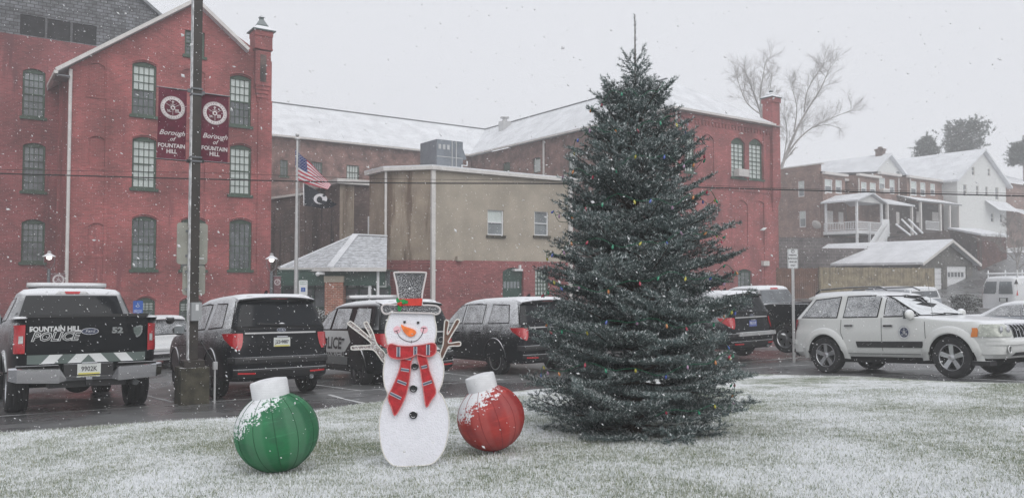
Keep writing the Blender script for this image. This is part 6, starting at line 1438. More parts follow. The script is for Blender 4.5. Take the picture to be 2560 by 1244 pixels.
def bauble(label, u, v, rpx, vb, capu, capv, mat, rib):
    g_ = G(u, vb, 0.03); Y = g_.y; k = Y / FPX; c = P(u, v, Y); r = rpx * k; z0 = g_.z
    root = empty('bauble_decoration', (c.x, c.y, z0), 0.0, label, 'decoration', 'giant baubles on the lawn'); cz = c.z - z0
    ax = (P(capu, capv, Y) - c); capL = ax.length; ax.normalize(); q = Vector((0, 0, 1)).rotation_difference(ax).to_matrix().to_4x4()
    T_ = Matrix.Translation((0, 0, cz)) @ q
    prof = [(max(0.001, r * math.sin(math.pi * i / 22)), -r * 0.97 * math.cos(math.pi * i / 22)) for i in range(23)]
    b = MB(); N = 48; vv = []
    for (a, h) in prof:
        for j in range(N):
            th = 2 * math.pi * j / N; s = 1 + 0.012 * abs(math.cos(th * 6)) * (a / r); vv.append(Vector((a * s * math.cos(th), a * s * math.sin(th), h)))
    b.add(vv, [(i * N + j, i * N + (j + 1) % N, (i + 1) * N + (j + 1) % N, (i + 1) * N + j) for i in range(22) for j in range(N)])
    sp = b.build('bauble_ball', mat, root, smooth=True, ang=60, rot=q.to_euler(), loc=(0, 0, cz))
    b = MB()
    for j in range(12):
        th = 2 * math.pi * (j + 0.5) / 12; b.tube([Vector((a * 1.006 * math.cos(th), a * 1.006 * math.sin(th), h * 1.006)) for a, h in prof[1:-1]], 0.0022, 4)
    b.build('wire_rib', rib, sp, smooth=True)
    h0 = r * 0.86; rc_ = r * 0.45
    b = MB(); b.lathe([(rc_ * 0.99, h0), (rc_, h0 + 0.03), (rc_ * 1.0, capL * 0.97), (rc_ * 0.96, capL), (rc_ * 0.5, capL * 1.03), (0.001, capL * 1.03)], 32, T_); b.build('bauble_cap', 'cap_white', root, smooth=True, ang=50)
    b = MB(); xa = 0.07 * r; b.tube([(xa, -0.02, 0.12), (xa + 0.01, -0.05, -0.03)], 0.008, 6); b.tube([(xa - 0.05, -0.03, 0.05), (xa, -0.04, 0.07), (xa + 0.04, -0.03, 0.035)], 0.004, 5); b.build('ground_stake', rib, root)
    b = MB(); b.lathe([(0.001, 0.0), (r * 0.28, 0.02), (r * 0.33, 0.03)], 20, Matrix.Translation((0.02, 0, max(0.012, cz - r * 0.99)))); b.build('base_plate', rib, root)
    return root
bauble('green fabric bauble with a white cap, snow on its left half, left of the snowman', 692, 1078, 101, 1178, 671, 950, 'bauble_green', 'rib_green')
bauble('red fabric bauble with a white cap, between the snowman and the spruce', 1227, 1043, 83, 1130, 1198, 938, 'bauble_red', 'rib_red')
# ================================================================== banner pole on its concrete pedestal
gp = G(476, 1012); PB = empty('light_pole', (gp.x - 0.09, gp.y + 0.28, gp.z), GRID, 'dark brown square light pole, snow on its left face, on a mossy concrete pedestal', 'light pole')
YP = gp.y + 0.28; LP = lambda u, v, d=0.0: (lambda q: Vector((q.dot(A2), q.dot(B2), q.z)))(P(u, v, YP) - PB.location)
hp = LP(480, 916).z
MB().box(-0.235, 0.235, -0.235, 0.235, -0.1, hp).build('pedestal', 'concrete_mossy', PB)
MB().box(-0.17, 0.17, -0.17, 0.17, hp + 0.002, hp + 0.12).build('base_cover', 'pole_brown', PB)
hw = 0.074; pl = MB().box(-hw, hw, -hw, hw, hp + 0.122, 8.6).build('pole_shaft', 'pole_brown', PB)
MB().box(-hw - 0.012, -hw - 0.001, -hw, hw, hp + 0.125, 8.6).build('snow_coat', 'pole_snowed', pl)
for v in (222, 236, 392, 402): z = LP(486, v).z; MB().box(-hw - 0.02, hw + 0.02, -hw - 0.02, hw + 0.02, z - 0.03, z + 0.0).build('strap_band', 'metal_grey', PB)
z0, z1 = LP(488, 800).z, LP(488, 755).z
b = MB(); b.box(-0.065, 0.105, -hw - 0.11, -hw - 0.001, z0, z1); eb = b.build('electrical_box', 'grey_box', PB)
MB().box(0.0, 0.05, -hw - 0.113, -hw - 0.111, z1 - 0.14, z1 - 0.03).build('box_label', 'sign_white', eb)
MB().prism([(0.0 + 0.055 * math.cos(a * math.pi / 8), LP(488, 860).z + 0.075 * math.sin(a * math.pi / 8)) for a in range(16)], -hw - 0.02, -hw - 0.001).build('hand_hole_cover', 'pole_brown', PB)
b = MB(); xz = 0.30; b.tube([(0.1, -hw - 0.02, LP(488, 850).z), (0.16, -0.2, LP(488, 870).z), (xz - 0.02, -0.33, LP(488, 905).z), (xz, -0.33, LP(488, 912).z)], 0.012, 6); b.build('cable', 'wire_black', PB, smooth=True)
b = MB(); b.tube([(xz, -0.33, LP(488, 915).z), (xz, -0.33, -0.02)], 0.018, 8); b.box(xz - 0.035, xz + 0.035, -0.37, -0.29, LP(488, 918).z - 0.02, LP(488, 905).z + 0.02); b.build('conduit', 'metal_light', PB)
def banner(label, side, u0, u1, vt, vb):
    """cloth banner in the plane through the pole along the street grid"""
    f_ = Frame((PB.location.x, PB.location.y), GRID, z0=0.0); x0, zt_ = f_.at(u0, vt[0]); x1, zt1 = f_.at(u1, vt[1]); _, zb0 = f_.at(u0, vb[0]); _, zb1 = f_.at(u1, vb[1])
    zT = (zt_ + zt1) / 2; zB = (zb0 + zb1) / 2
    root = empty('street_banner', (f_.p.x, f_.p.y, zB), GRID, label, 'banner', 'maroon banners on the brown pole'); H_ = zT - zB; ph = 0.6 if side < 0 else 2.4
    wv = lambda x, z: 0.022 * math.sin(z * 4.5 + ph) + 0.012 * math.sin(x * 9 + z * 3 + ph)
    b = MB(); NX, NZ = 14, 26
    for o_ in (0.0, 0.004):
        pass
    V_ = []
    for o_ in (0.0, 0.005):
        for j in range(NZ + 1):
            for i in range(NX + 1): x = x0 + (x1 - x0) * i / NX; z = H_ * j / NZ; V_.append((x, wv(x, z) + o_, z))
    n_ = (NX + 1) * (NZ + 1); F_ = []
    for j in range(NZ):
        for i in range(NX): q = (j * (NX + 1) + i, j * (NX + 1) + i + 1, (j + 1) * (NX + 1) + i + 1, (j + 1) * (NX + 1) + i); F_.append(q); F_.append(tuple(a + n_ for a in q[::-1]))
    cl = b.add(V_, F_).build('banner_cloth', 'maroon_cloth', root, smooth=True, fix=False)
    cx = (x0 + x1) / 2; wv_, dv = MB(), MB(); K = (x1 - x0)
    fn = lambda px, py, l: (cx + px, wv(cx + px, zs + py) - 0.005 - 0.0045 * l, zs + py)
    zs = H_ * 0.725; seal(wv_, dv, fn, K * 0.435)
    a = wv_.build('banner_seal', 'cloth_print', cl, fix=False); dv.build('seal_detail', 'maroon_cloth', a, fix=False)
    tb = MB()
    for txt, sz, zz, kw in (('Borough', K * 0.26, 0.375, dict(shear=0.35, bold=0.0015)), ('of', K * 0.22, 0.29, dict(shear=0.35, bold=0.001)), ('FOUNTAIN', K * 0.205, 0.195, dict(bold=0.003, sx=0.92)), ('HILL', K * 0.205, 0.115, dict(bold=0.003, sx=0.92))):
        put_text(tb, txt, sz, lambda px, py, pz, zz=zz: (cx + px, wv(cx + px, H_ * zz + py) - 0.004, H_ * zz + py), depth=0.0, **kw)
    tb.build('banner_lettering', 'cloth_print', cl, fix=False)
    xe = x0 if side < 0 else x1; xi = -hw if side < 0 else hw
    for z in (0.0, H_): ar = MB(); ar.tube([(xi, 0.0, z), (xe + side * 0.03, 0.0, z)], 0.011, 8); ar.box(min(xi, xi + side * 0.07), max(xi, xi + side * 0.07), -0.025, 0.025, z - 0.03, z + 0.03); ar.build('banner_arm', 'metal_grey' if z else 'black_plastic', root)
banner('maroon borough banner with a round seal, nearer the police pickup', -1, 396, 467, (216, 227), (396, 403))
banner('maroon borough banner with a round seal, on the pole side nearer the chimney', 1, 503, 572, (231, 243), (402, 409))
# grey sign backs bolted behind the pole
def rrect(x0, x1, z0, z1, r, n=4):
    p = []
    for cx, cz, a in ((x1 - r, z0 + r, -90), (x1 - r, z1 - r, 0), (x0 + r, z1 - r, 90), (x0 + r, z0 + r, 180)):
        p += [(cx + r * math.cos(R(a + 90 * i / n)), cz + r * math.sin(R(a + 90 * i / n))) for i in range(n + 1)]
    return p
fs = Frame((PB.location.x + B2.x * 0.10, PB.location.y + B2.y * 0.10), GRID, z0=0.0)
for lab, q in (('large grey back of a road sign bolted behind the brown pole, upper one', (442, 557, 519, 660)), ('narrow grey back of a road sign bolted behind the brown pole, lower one', (456, 664, 513, 737))):
    x0, x1, z0, z1 = fs.rect(*q); rt_ = empty('road_sign', (fs.p.x, fs.p.y, (z0 + z1) / 2), GRID, lab, 'road sign', 'signs bolted behind the pole'); hm = (z1 - z0) / 2
    sg = MB().prism(rrect(x0, x1, -hm, hm, 0.05), 0.0, 0.004).build('sign_panel', 'sign_back', rt_)
    b = MB()
    for z in (-hm * 0.6, hm * 0.6): b.box(-0.12, 0.12, -0.022, -0.001, z - 0.02, z + 0.02)
    b.build('sign_bracket', 'metal_grey', rt_); MB().box(x1 - 0.17, x1 - 0.06, -0.003, -0.001, -hm * 0.75, -hm * 0.68).build('inspection_sticker', 'sign_white', rt_)
# ================================================================== flagpole and flags
YF = 30.5; q0 = P(740, 700, YF); FP = empty('flagpole', (q0.x, q0.y, ground_z(q0.x, q0.y)), 0, 'tall white flagpole with a gold ball finial in front of the entrance pavilion', 'flagpole')
ztop = P(739, 346, YF).z - FP.location.z
b = MB(); b.tube([(0, 0, 0), (0, 0, ztop * 0.5), (0, 0, ztop)], [0.085, 0.07, 0.045], 12); b.build('shaft', 'metal_light', FP, smooth=True)
b = MB(); b.ball((0, 0, ztop + 0.13), 0.075); b.lathe([(0.03, 0), (0.11, 0.0), (0.11, 0.03), (0.03, 0.07)], 12, Matrix.Translation((0, 0, ztop - 0.04))); b.build('finial', 'metal_light', FP, smooth=True)
tube_obj('halyard', [(0.10, -0.02, ztop - 0.1), (0.12, -0.03, ztop * 0.5), (0.1, -0.02, 1.2)], 0.006, 'metal_light', FP, 5)
def flag(name, label, top, bot, cells, wave, hoist, nx, ny):
    o0 = P(top[0][0], top[0][1], YF); root = empty(name, o0, 0, label, 'flag')
    T_ = spline(top, 6, False); B_ = spline(bot, 6, False); k = len(T_); b = MB(); V_ = []
    for j in range(ny + 1):
        for i in range(nx + 1):
            s = i / nx * (k - 1); a = int(min(s, k - 2)); t = s - a; pt_ = [(T_[a][c] * (1 - t) + T_[a + 1][c] * t) for c in (0, 1)]; pb_ = [(B_[a][c] * (1 - t) + B_[a + 1][c] * t) for c in (0, 1)]
            w_ = j / ny; u, v = pt_[0] * (1 - w_) + pb_[0] * w_, pt_[1] * (1 - w_) + pb_[1] * w_
            p = P(u, v, YF) - o0; p.y += wave * math.sin(i / nx * 9 + w_ * 1.5) * (0.2 + i / nx) - 0.05; V_.append(p)
    b.v = [tuple(x) for x in V_]
    for j in range(ny):
        for i in range(nx): b.f.append((j * (nx + 1) + i, (j + 1) * (nx + 1) + i, (j + 1) * (nx + 1) + i + 1, j * (nx + 1) + i + 1)); b.m.append(cells((i + 0.5) / nx, (j + 0.5) / ny))
    return root, b, V_
def uscell(s, t):
    if s < 0.40 and t < 7 / 13: return 2
    return 0 if int(t * 13) % 2 == 0 else 1
root, b, V_ = flag('national_flag', 'red and white striped flag with a starry blue corner flying from the flagpole', [(739, 374), (755, 390), (778, 408), (803, 436), (827, 462)], [(739, 447), (760, 457), (783, 464), (804, 469), (823, 475)], uscell, 0.16, True, 30, 26)
fl = b.build('flag_cloth', ['flag_red', 'flag_white', 'flag_blue'], root, smooth=True, fix=False)
sb = MB()
for r_ in range(9):
    for c_ in range(6 if r_ % 2 == 0 else 5):
        i = int(30 * 0.40 * (c_ + (0.5 if r_ % 2 == 0 else 1)) / 6); j = min(12, int(13 * (r_ + 0.7) / 9) + 0); p = Vector(V_[j * 31 + i]) + Vector((0, -0.012, 0)); e = 0.018
        sb.add([p + Vector((e * math.sin(a * 4 * math.pi / 5), 0, e * math.cos(a * 4 * math.pi / 5))) for a in range(5)], [(0, 1, 2, 3, 4)])
sb.build('star', 'flag_white', fl, fix=False)
def bkcell(s, t): return 1 if s < 0.03 else 0
root, b, V_ = flag('black_flag', 'black flag with a round white emblem flying below the striped flag', [(758, 457), (790, 475), (815, 492), (835, 506), (846, 511)], [(759, 514), (782, 517), (806, 521), (828, 518), (844, 512)], bkcell, 0.14, True, 30, 14)
fl = b.build('flag_cloth', ['flag_black', 'flag_white'], root, smooth=True, fix=False)
o0 = root.location; em = MB(); dk = MB(); pc = P(801, 497, YF - 0.32) - o0; kx = YF / FPX
el_ = lambda cx, cz, rx, rz, n=18, y=0.0: [(pc.x + (cx + rx * math.cos(2 * math.pi * i / n)) * kx, pc.y + y, pc.z + (cz + rz * math.sin(2 * math.pi * i / n)) * kx) for i in range(n)]
em.add(el_(0, 0, 17, 13), [tuple(range(18))]); dk.add(el_(-2, -2, 7, 8, y=-0.01), [tuple(range(18))]); dk.add(el_(6, -8, 9, 4, y=-0.01), [tuple(range(18))]); dk.add(el_(9, 8, 4, 3, y=-0.01), [tuple(range(18))])
e_ = em.build('flag_emblem', 'flag_white', fl, fix=False); dk.build('emblem_silhouette', 'flag_black', e_, fix=False)
# ================================================================== street lamps with small banners
def street_lamp(label, u, v, Y, bn):
    q = P(u, v, Y); g0 = ground_z(q.x, q.y); root = empty('street_lamp', (q.x, q.y, g0), GRID, label, 'street lamp', 'lit lamps along the brick hall'); h = q.z - g0
    MB().tube([(0, 0, 0), (0, 0, h - 0.55)], [0.08, 0.06], 10).build('lamp_post', 'metal_grey', root, smooth=True)
    b = MB(); b.lathe([(0.27, -0.02), (0.24, 0.0), (0.10, 0.09), (0.07, 0.12), (0.075, 0.2), (0.001, 0.22)], 20, Matrix.Translation((0, 0, h))); b.build('lamp_shade', 'lamp_metal', root, smooth=True)
    b = MB()
    for s in (1, -1): b.tube([(0, 0, h - 0.55), (s * 0.13, 0, h - 0.45), (s * 0.2, 0, h - 0.25), (s * 0.2, 0, h - 0.03)], 0.012, 6)
    b.build('lamp_bracket', 'metal_grey', root, smooth=True)
    MB().ball((0, 0, h - 0.06), 0.10, 0.10, 0.085).build('lamp_bulb', 'lamp_glow', root, smooth=True)
    x0, x1 = (0.10, 0.10 + bn); zt_ = h - 0.72
    MB().tube([(0, 0, zt_), (x1 + 0.05, 0, zt_)], 0.012, 6).build('banner_arm', 'metal_grey', root)
    o = MB().box(x0, x1, -0.004, 0.004, zt_ - 0.95, zt_ - 0.02).build('lamp_banner', 'banner_faded' if 'banner_faded' in MATS else mk('banner_faded', (0.16, 0.07, 0.08), 0.7), root)
    wv_, dv = MB(), MB(); cx = (x0 + x1) / 2; seal(wv_, dv, lambda px, py, l: (cx + px, -0.006 - 0.002 * l, zt_ - 0.25 + py), bn * 0.44); a = wv_.build('banner_seal', 'cloth_print', o, fix=False); dv.build('seal_detail', 'banner_faded', a, fix=False)
street_lamp('lit street lamp with a small faded banner, above the police pickup cab', 123, 640, 33, 0.50)
street_lamp('lit street lamp with a small faded banner, at the right corner of the brick hall', 679, 646, 33, 0.30)
# ================================================================== small signs
def post_sign(name, label, u, vt, vb, wpx, Y, build, post='metal_light', pr=0.03):
    q = P(u, (vt + vb) / 2, Y); g0 = ground_z(q.x, q.y); zt_ = P(u, vt, Y).z - g0; zb_ = P(u, vb, Y).z - g0; hwid = wpx / 2 * Y / FPX
    root = empty(name, (q.x, q.y, g0), math.atan2(-q.x, q.y) * 0.5, label, 'sign'); MB().box(-pr, pr, 0.0, pr * 1.4, -0.1, zt_ - 0.02).build('sign_post', post, root); build(root, hwid, zb_, zt_); return root
def wheelchair(parent, cx, cz, r, y, mat):
    b = MB(); T_ = lambda x, z: (cx + x * r, y, cz + z * r)
    b.tube([T_(0.45 * math.cos(a) - 0.05, 0.45 * math.sin(a) - 0.35) for a in np.linspace(2.2, 6.1, 14)], r * 0.07, 5); b.ball(T_(-0.12, 0.78), r * 0.13, n=8, m=6)
    b.tube([T_(-0.1, 0.6), T_(-0.05, 0.0), T_(0.35, 0.0), T_(0.5, -0.5), T_(0.68, -0.45)], r * 0.075, 5); b.tube([T_(-0.08, 0.3), T_(0.28, 0.3)], r * 0.06, 5); b.build('wheelchair_symbol', mat, parent, smooth=True)
def hs1(root, hw_, z0, z1):
    p = MB().prism(rrect(-hw_, hw_, z0, z1, 0.03), -0.006, 0).build('sign_panel', 'sign_blue', root); wheelchair(p, 0, z0 + (z1 - z0) * 0.64, hw_ * 0.55, -0.01, 'sign_white')
    b = MB()
    for i, t_ in enumerate(('RESERVED', 'PARKING')): put_text(b, t_, hw_ * 0.36, lambda x, y, z, i=i: (x, -0.009 - z, z0 + (z1 - z0) * (0.21 - 0.12 * i) + y), depth=0.0)
    b.build('sign_lettering', 'sign_white', p, fix=False)
post_sign('parking_sign', 'blue disabled parking sign against the base of the red brick hall', 345, 751, 782, 23, 25.0, hs1)
def hs2(root, hw_, z0, z1):
    p = MB().prism(rrect(-hw_, hw_, z0, z1, 0.03), -0.006, 0).build('sign_panel', 'sign_white', root); m_ = z0 + (z1 - z0) * 0.38
    s_ = MB().box(-hw_ * 0.5, hw_ * 0.5, -0.009, -0.0062, m_ - hw_ * 0.5, m_ + hw_ * 0.5).build('symbol_field', 'sign_blue', p); wheelchair(s_, 0, m_, hw_ * 0.36, -0.012, 'sign_white')
    b = MB()
    for i, t_ in enumerate(('RESERVED', 'PARKING')): put_text(b, t_, hw_ * 0.36, lambda x, y, z, i=i: (x, -0.009 - z, z1 - (z1 - z0) * (0.12 + 0.13 * i) + y), depth=0.0)
    b.build('sign_lettering', 'sign_green', p, fix=False); MB().prism(rrect(-hw_ * 0.95, hw_ * 0.95, z0 - 0.62, z0 - 0.02, 0.03), -0.006, 0).build('notice_panel', 'sign_white', root)
post_sign('parking_sign', 'white and blue disabled parking sign beside the foot of the flagpole', 758, 700, 738, 21, 26.5, hs2)
gq = G(1981, 905)
def hs3(root, hw_, z0, z1):
    p = MB().prism(rrect(-hw_, hw_, z0, z1, 0.03), -0.006, 0).build('sign_panel', 'sign_white', root); H_ = z1 - z0
    b = MB(); b.box(-hw_ + 0.012, hw_ - 0.012, -0.0075, -0.0062, z0 + 0.012, z0 + 0.018).box(-hw_ + 0.012, hw_ - 0.012, -0.0075, -0.0062, z1 - 0.018, z1 - 0.012)
    b.box(-hw_ + 0.012, -hw_ + 0.018, -0.0075, -0.0062, z0 + 0.018, z1 - 0.018).box(hw_ - 0.018, hw_ - 0.012, -0.0075, -0.0062, z0 + 0.018, z1 - 0.018)
    for t_, zz in (('PARKING', 0.68), ('BOROUGH', 0.51), ('VEHICLES', 0.34), ('ONLY', 0.16)): put_text(b, t_, hw_ * 0.43, lambda x, y, z, zz=zz: (x, -0.008 - z, z0 + H_ * zz + y), depth=0.0, sx=0.82, bold=0.002)
    b.tube([(0.04 * math.cos(a), -0.01, z0 + H_ * 0.88 + 0.04 * math.sin(a)) for a in np.linspace(0, 6.28, 13)], 0.006, 4); put_text(b, 'P', 0.05, lambda x, y, z: (x, -0.008, z0 + H_ * 0.88 + y), depth=0.0)
    b.build('sign_lettering', 'ink', p, fix=False)
post_sign('parking_sign', 'white borough vehicles parking sign on a steel post behind the white four by four', 1982, 622, 671, 25, gq.y, hs3, pr=0.035)
# ================================================================== overhead wires
def wire(label, pts, Y, r):
    q = [P(u, v, Y) for u, v in pts]; q = [Vector((a, Y, c)) for a, c in spline([(p.x, p.z) for p in q], 8, False)]; base = q[0].copy()
    o = tube_obj('overhead_wire', [p - base for p in q], r, 'wire_black', None, 5); o.location = base; return tag(o, label, 'wire', 'wires crossing above the car park')
wire('thick black overhead wire sagging right across the photo in front of the buildings', [(-500, 424), (0, 434), (480, 447), (960, 457), (1440, 460), (1950, 474), (2560, 490), (3100, 500)], 24, 0.020)
wire('thin overhead wire running just above the thick black one', [(-500, 412), (0, 424), (500, 432), (960, 447), (1440, 452), (1950, 470), (2560, 484), (3100, 493)], 24.3, 0.006)
# ================================================================== houses up the slope on the right
fh = Frame(P(2058, 600, 78).xy, GRID, z0=3.9)
RH = fh.root('brick_row_house', 'row of two-storey brown brick houses with white windows beyond the long mill', 'building')
z_ = lambda u, v: fh.at(u, v)[1]
def hx(u): return fh.at(u, 500)[0]
units = [(2058, 2113, 436, 0.0), (2113, 2143, 446, 1.2), (2143, 2197, 440, 0.0), (2197, 2247, 436, 0.0), (2247, 2268, 446, 1.2), (2268, 2380, 449, 0.0)]
wl_ = [(2062, 448, 2081, 482), (2089, 450, 2105, 484), (2153, 455, 2167, 487), (2175, 457, 2190, 489), (2198, 444, 2213, 474), (2224, 449, 2237, 485), (2277, 453, 2292, 489), (2301, 456, 2314, 491), (2326, 459, 2338, 489), (2355, 462, 2367, 490)]
for (u0, u1, v, rc_) in units:
    x0, x1 = hx(u0), hx(u1); zt_ = z_((u0 + u1) / 2, v)
    hs = [arch_poly(*fh.rect(*q)) for q in wl_ if u0 < q[0] < u1]
    if rc_: MB().box(x0 - 0.01, x1 + 0.01, rc_, rc_ + 0.3, 0, zt_).build('recessed_wall', 'brick_brown', RH)  # darker brick puts the shade of the gap into its colour
    else:
        wallpoly(RH, 'wall', [(x0, 0), (x1, 0), (x1, zt_), (x0, zt_)], hs, 'brick_house', 0.3)
        MB().box(x0, x0 + 0.25, 0.302, 9, 0, zt_).box(x1 - 0.25, x1, 0.302, 9, 0, zt_).build('party_wall', 'brick_house', RH)
    b = MB(); b.box(x0 - 0.1, x1 + 0.1, rc_ - 0.35, rc_ - 0.001, zt_ - 0.12, zt_ + 0.12); b.build('gutter', 'trim_white', RH)
    b = MB(); b.add([(x0 - 0.1, rc_ - 0.3, zt_ + 0.13), (x1 + 0.1, rc_ - 0.3, zt_ + 0.13), (x1 + 0.1, 9, zt_ + 0.9), (x0 - 0.1, 9, zt_ + 0.9)], [(0, 1, 2, 3)]); b.build('roof', 'roof_snow_plain', RH)
for q in wl_: window(RH, *fh.rect(*q), 0, frame='white_paint', fw=0.12, cols=1, rows=1, upper='glass_blind', lower='glass_grey', rec=0.08, sill=False, rail=0.07)
x0, x1, z0, z1 = fh.rect(2200, 472, 2216, 481); MB().box(x0, x1, -0.4, 0.0, z0, z1).build('air_conditioner', 'trim_white', RH)
b = MB()
for u in (2145, 2211 + 34, 2274, 2376): b.tube([(hx(u), -0.12, z_(u, 446)), (hx(u), -0.12, z_(u, 495))], 0.07, 6)
b.build('downpipe', 'trim_white', RH)
# side wall running back, with a stepped parapet
zsd = z_(2058, 410); fsd = Frame(fh.p.xy, GRID + R(90), z0=3.9); Ls = fsd.at(1940, 500)[0]
wsd = []
for (u0, v0, u1, v1) in ((1995, 452, 2011, 492), (1997, 527, 2014, 568)):
    um = (u0 + u1) / 2; wsd.append((fsd.at(u1, 500)[0], fsd.at(u0, 500)[0], fsd.at(um, v1)[1], fsd.at(um, v0)[1]))
b = MB(); b.prism([(0.302, -3), (Ls + 6, -3), (Ls + 6, zsd), (0.302, zsd)], 0, -0.3, [arch_poly(*q) for q in wsd]); b.build('side_wall', 'brick_house', RH, rot=(0, 0, R(90)))
MB().box(-0.05, 0.35, -0.002, Ls + 6, zsd + 0.002, zsd + 0.12).build('parapet', 'trim_white', RH)
for q in wsd: f_ = window(RH, *q, 0, frame='white_paint', fw=0.12, cols=1, rows=1, upper='glass_blind', lower='glass_grey', rec=-0.10, sill=False, rail=0.07); f_.rotation_euler = (0, 0, R(90))
x = hx(2085); MB().box(x - 0.45, x + 0.45, 2, 2.9, z_(2085, 432), z_(2085, 412)).build('chimney', 'brick_brown', RH)
MB().lathe([(0.001, 0), (0.35, 0.06), (0.5, 0.16)], 18, Matrix.Translation((-0.3, 0.6, z_(2045, 562))) @ Matrix.Rotation(R(60), 4, 'Y')).build('satellite_dish', 'trim_white', RH)
# ground floor dark band (doors and windows in the porch shade)
for (u0, v0, u1, v1) in ((2065, 527, 2082, 560), (2096, 530, 2108, 560), (2240, 530, 2248, 560), (2290, 528, 2300, 556), (2330, 530, 2345, 552)): x0, x1, z0, z1 = fh.rect(u0, v0, u1, v1); MB().box(x0, x1, -0.03, -0.001, z0, z1).build('back_door', 'trim_white', RH)
# porch with a gabled roof, railings and stair
def local(fr_, p): q = p - fr_.p; return Vector((q.dot(fr_.d), q.dot(fr_.n), q.z))
dz = z_(2143, 583) ; PD = 3.6; PW = 4.3
cN = local(fh, P(2143, 583, 75.1)); deck = cN.z; topr = local(fh, P(2143, 553, 75.1)).z; eav = local(fh, P(2143, 503, 75.1)).z; pkz = local(fh, P(2175, 484, 76)).z
x0, x1, z0, z1 = fh.rect(2206, 508, 2379, 592); MB().box(x0, x1, -0.028, -0.001, z0, z1).build('porch_shade_panel', 'shed_dark', RH)  # dark sheet on the facade standing in for the shade inside the porches
PR_ = fh.root('white_porch', 'white raised back porch with railings, gabled snow roof and stair, on the end house', 'porch')
b = MB(); b.box(0, PW, -PD, -0.01, deck, deck + 0.32); b.build('deck', 'white_paint', PR_)
for (x, y) in ((0.06, -PD + 0.06), (PW - 0.06, -PD + 0.06), (0.06, -0.3), (PW * 0.5, -PD + 0.06)):
    MB().box(x - 0.09, x + 0.09, y - 0.09, y + 0.09, deck + 0.32 if y > -1 else deck - 2.4, eav if x != PW * 0.5 else topr).build('post', 'white_paint', PR_)
def railing(parent, a, c, z0, z1, step=0.17):
    a = Vector(a); c = Vector(c); L_ = (c - a).length; b = MB(); up = Vector((0, 0, 1))
    for z in (z0, z1): b.bar(a + up * z, c + up * z, 0.07, 0.07)
    n = int(L_ / step)
    for i in range(n + 1): p = a.lerp(c, i / n); b.bar(p + up * z0, p + up * z1, 0.05, 0.05, Vector((1, 0.3, 0)))
    return b.build('railing', 'white_paint', parent)
railing(PR_, (0.05, -PD + 0.05, 0), (0.05, -0.1, 0), deck + 0.42, topr); railing(PR_, (0.05, -PD + 0.05, 0), (PW - 0.05, -PD + 0.05, 0), deck + 0.42, topr)
b = MB(); m_ = PW / 2; e = 0.35
b.add([(-e, -PD - e, eav), (m_, -PD - e, pkz), (m_, 0, pkz), (-e, 0, eav), (PW + e, -PD - e, eav), (PW + e, 0, eav), (-e, -PD - e, eav + 0.16), (m_, -PD - e, pkz + 0.16), (m_, 0, pkz + 0.16), (-e, 0, eav + 0.16), (PW + e, -PD - e, eav + 0.16), (PW + e, 0, eav + 0.16)],
      [(0, 1, 2, 3), (1, 4, 5, 2), (6, 9, 8, 7), (7, 8, 11, 10), (0, 6, 7, 1), (1, 7, 10, 4), (0, 3, 9, 6), (4, 10, 11, 5)]); b.build('roof', 'roof_snow_plain', PR_)
MB().prism([(0, eav), (PW, eav), (m_, pkz - 0.05)], -PD + 0.02, -PD + 0.1).build('gable', 'siding_white', PR_)
a = local(fh, P(2208, 556, 74.5)); c = local(fh, P(2170, 612, 71.5))
b = MB()
for o_ in (0.0, 1.0):
    dv = Vector((0, 0, 0)) + Vector((o_, 0, 0)); b.add([a + dv, c + dv, c + dv + Vector((0, 0, -1.1)), a + dv + Vector((0, 0, -1.1)), a + dv + Vector((0.07, 0, 0)), c + dv + Vector((0.07, 0, 0)), c + dv + Vector((0.07, 0, -1.1)), a + dv + Vector((0.07, 0, -1.1))], [(0, 1, 2, 3), (7, 6, 5, 4), (0, 4, 5, 1), (3, 2, 6, 7), (0, 3, 7, 4), (1, 5, 6, 2)])
for i in range(9): p = a.lerp(c, i / 8) - Vector((0, 0, 1.0)); b.box(p.x, p.x + 1.05, p.y - 0.14, p.y + 0.14, p.z, p.z + 0.05)
b.build('stair', 'white_paint', PR_)
b = MB(); a2 = local(fh, P(2205, 590, 74.5)); b.box(a2.x, a2.x + 1.3, a2.y, a2.y + 0.1, a2.z, a2.z + 1.6)
for x in (a2.x + 0.1, a2.x + 1.15): b.box(x - 0.07, x + 0.07, a2.y + 0.2, a2.y + 0.34, a2.z - 2.6, a2.z)
b.build('landing', 'white_paint', PR_)
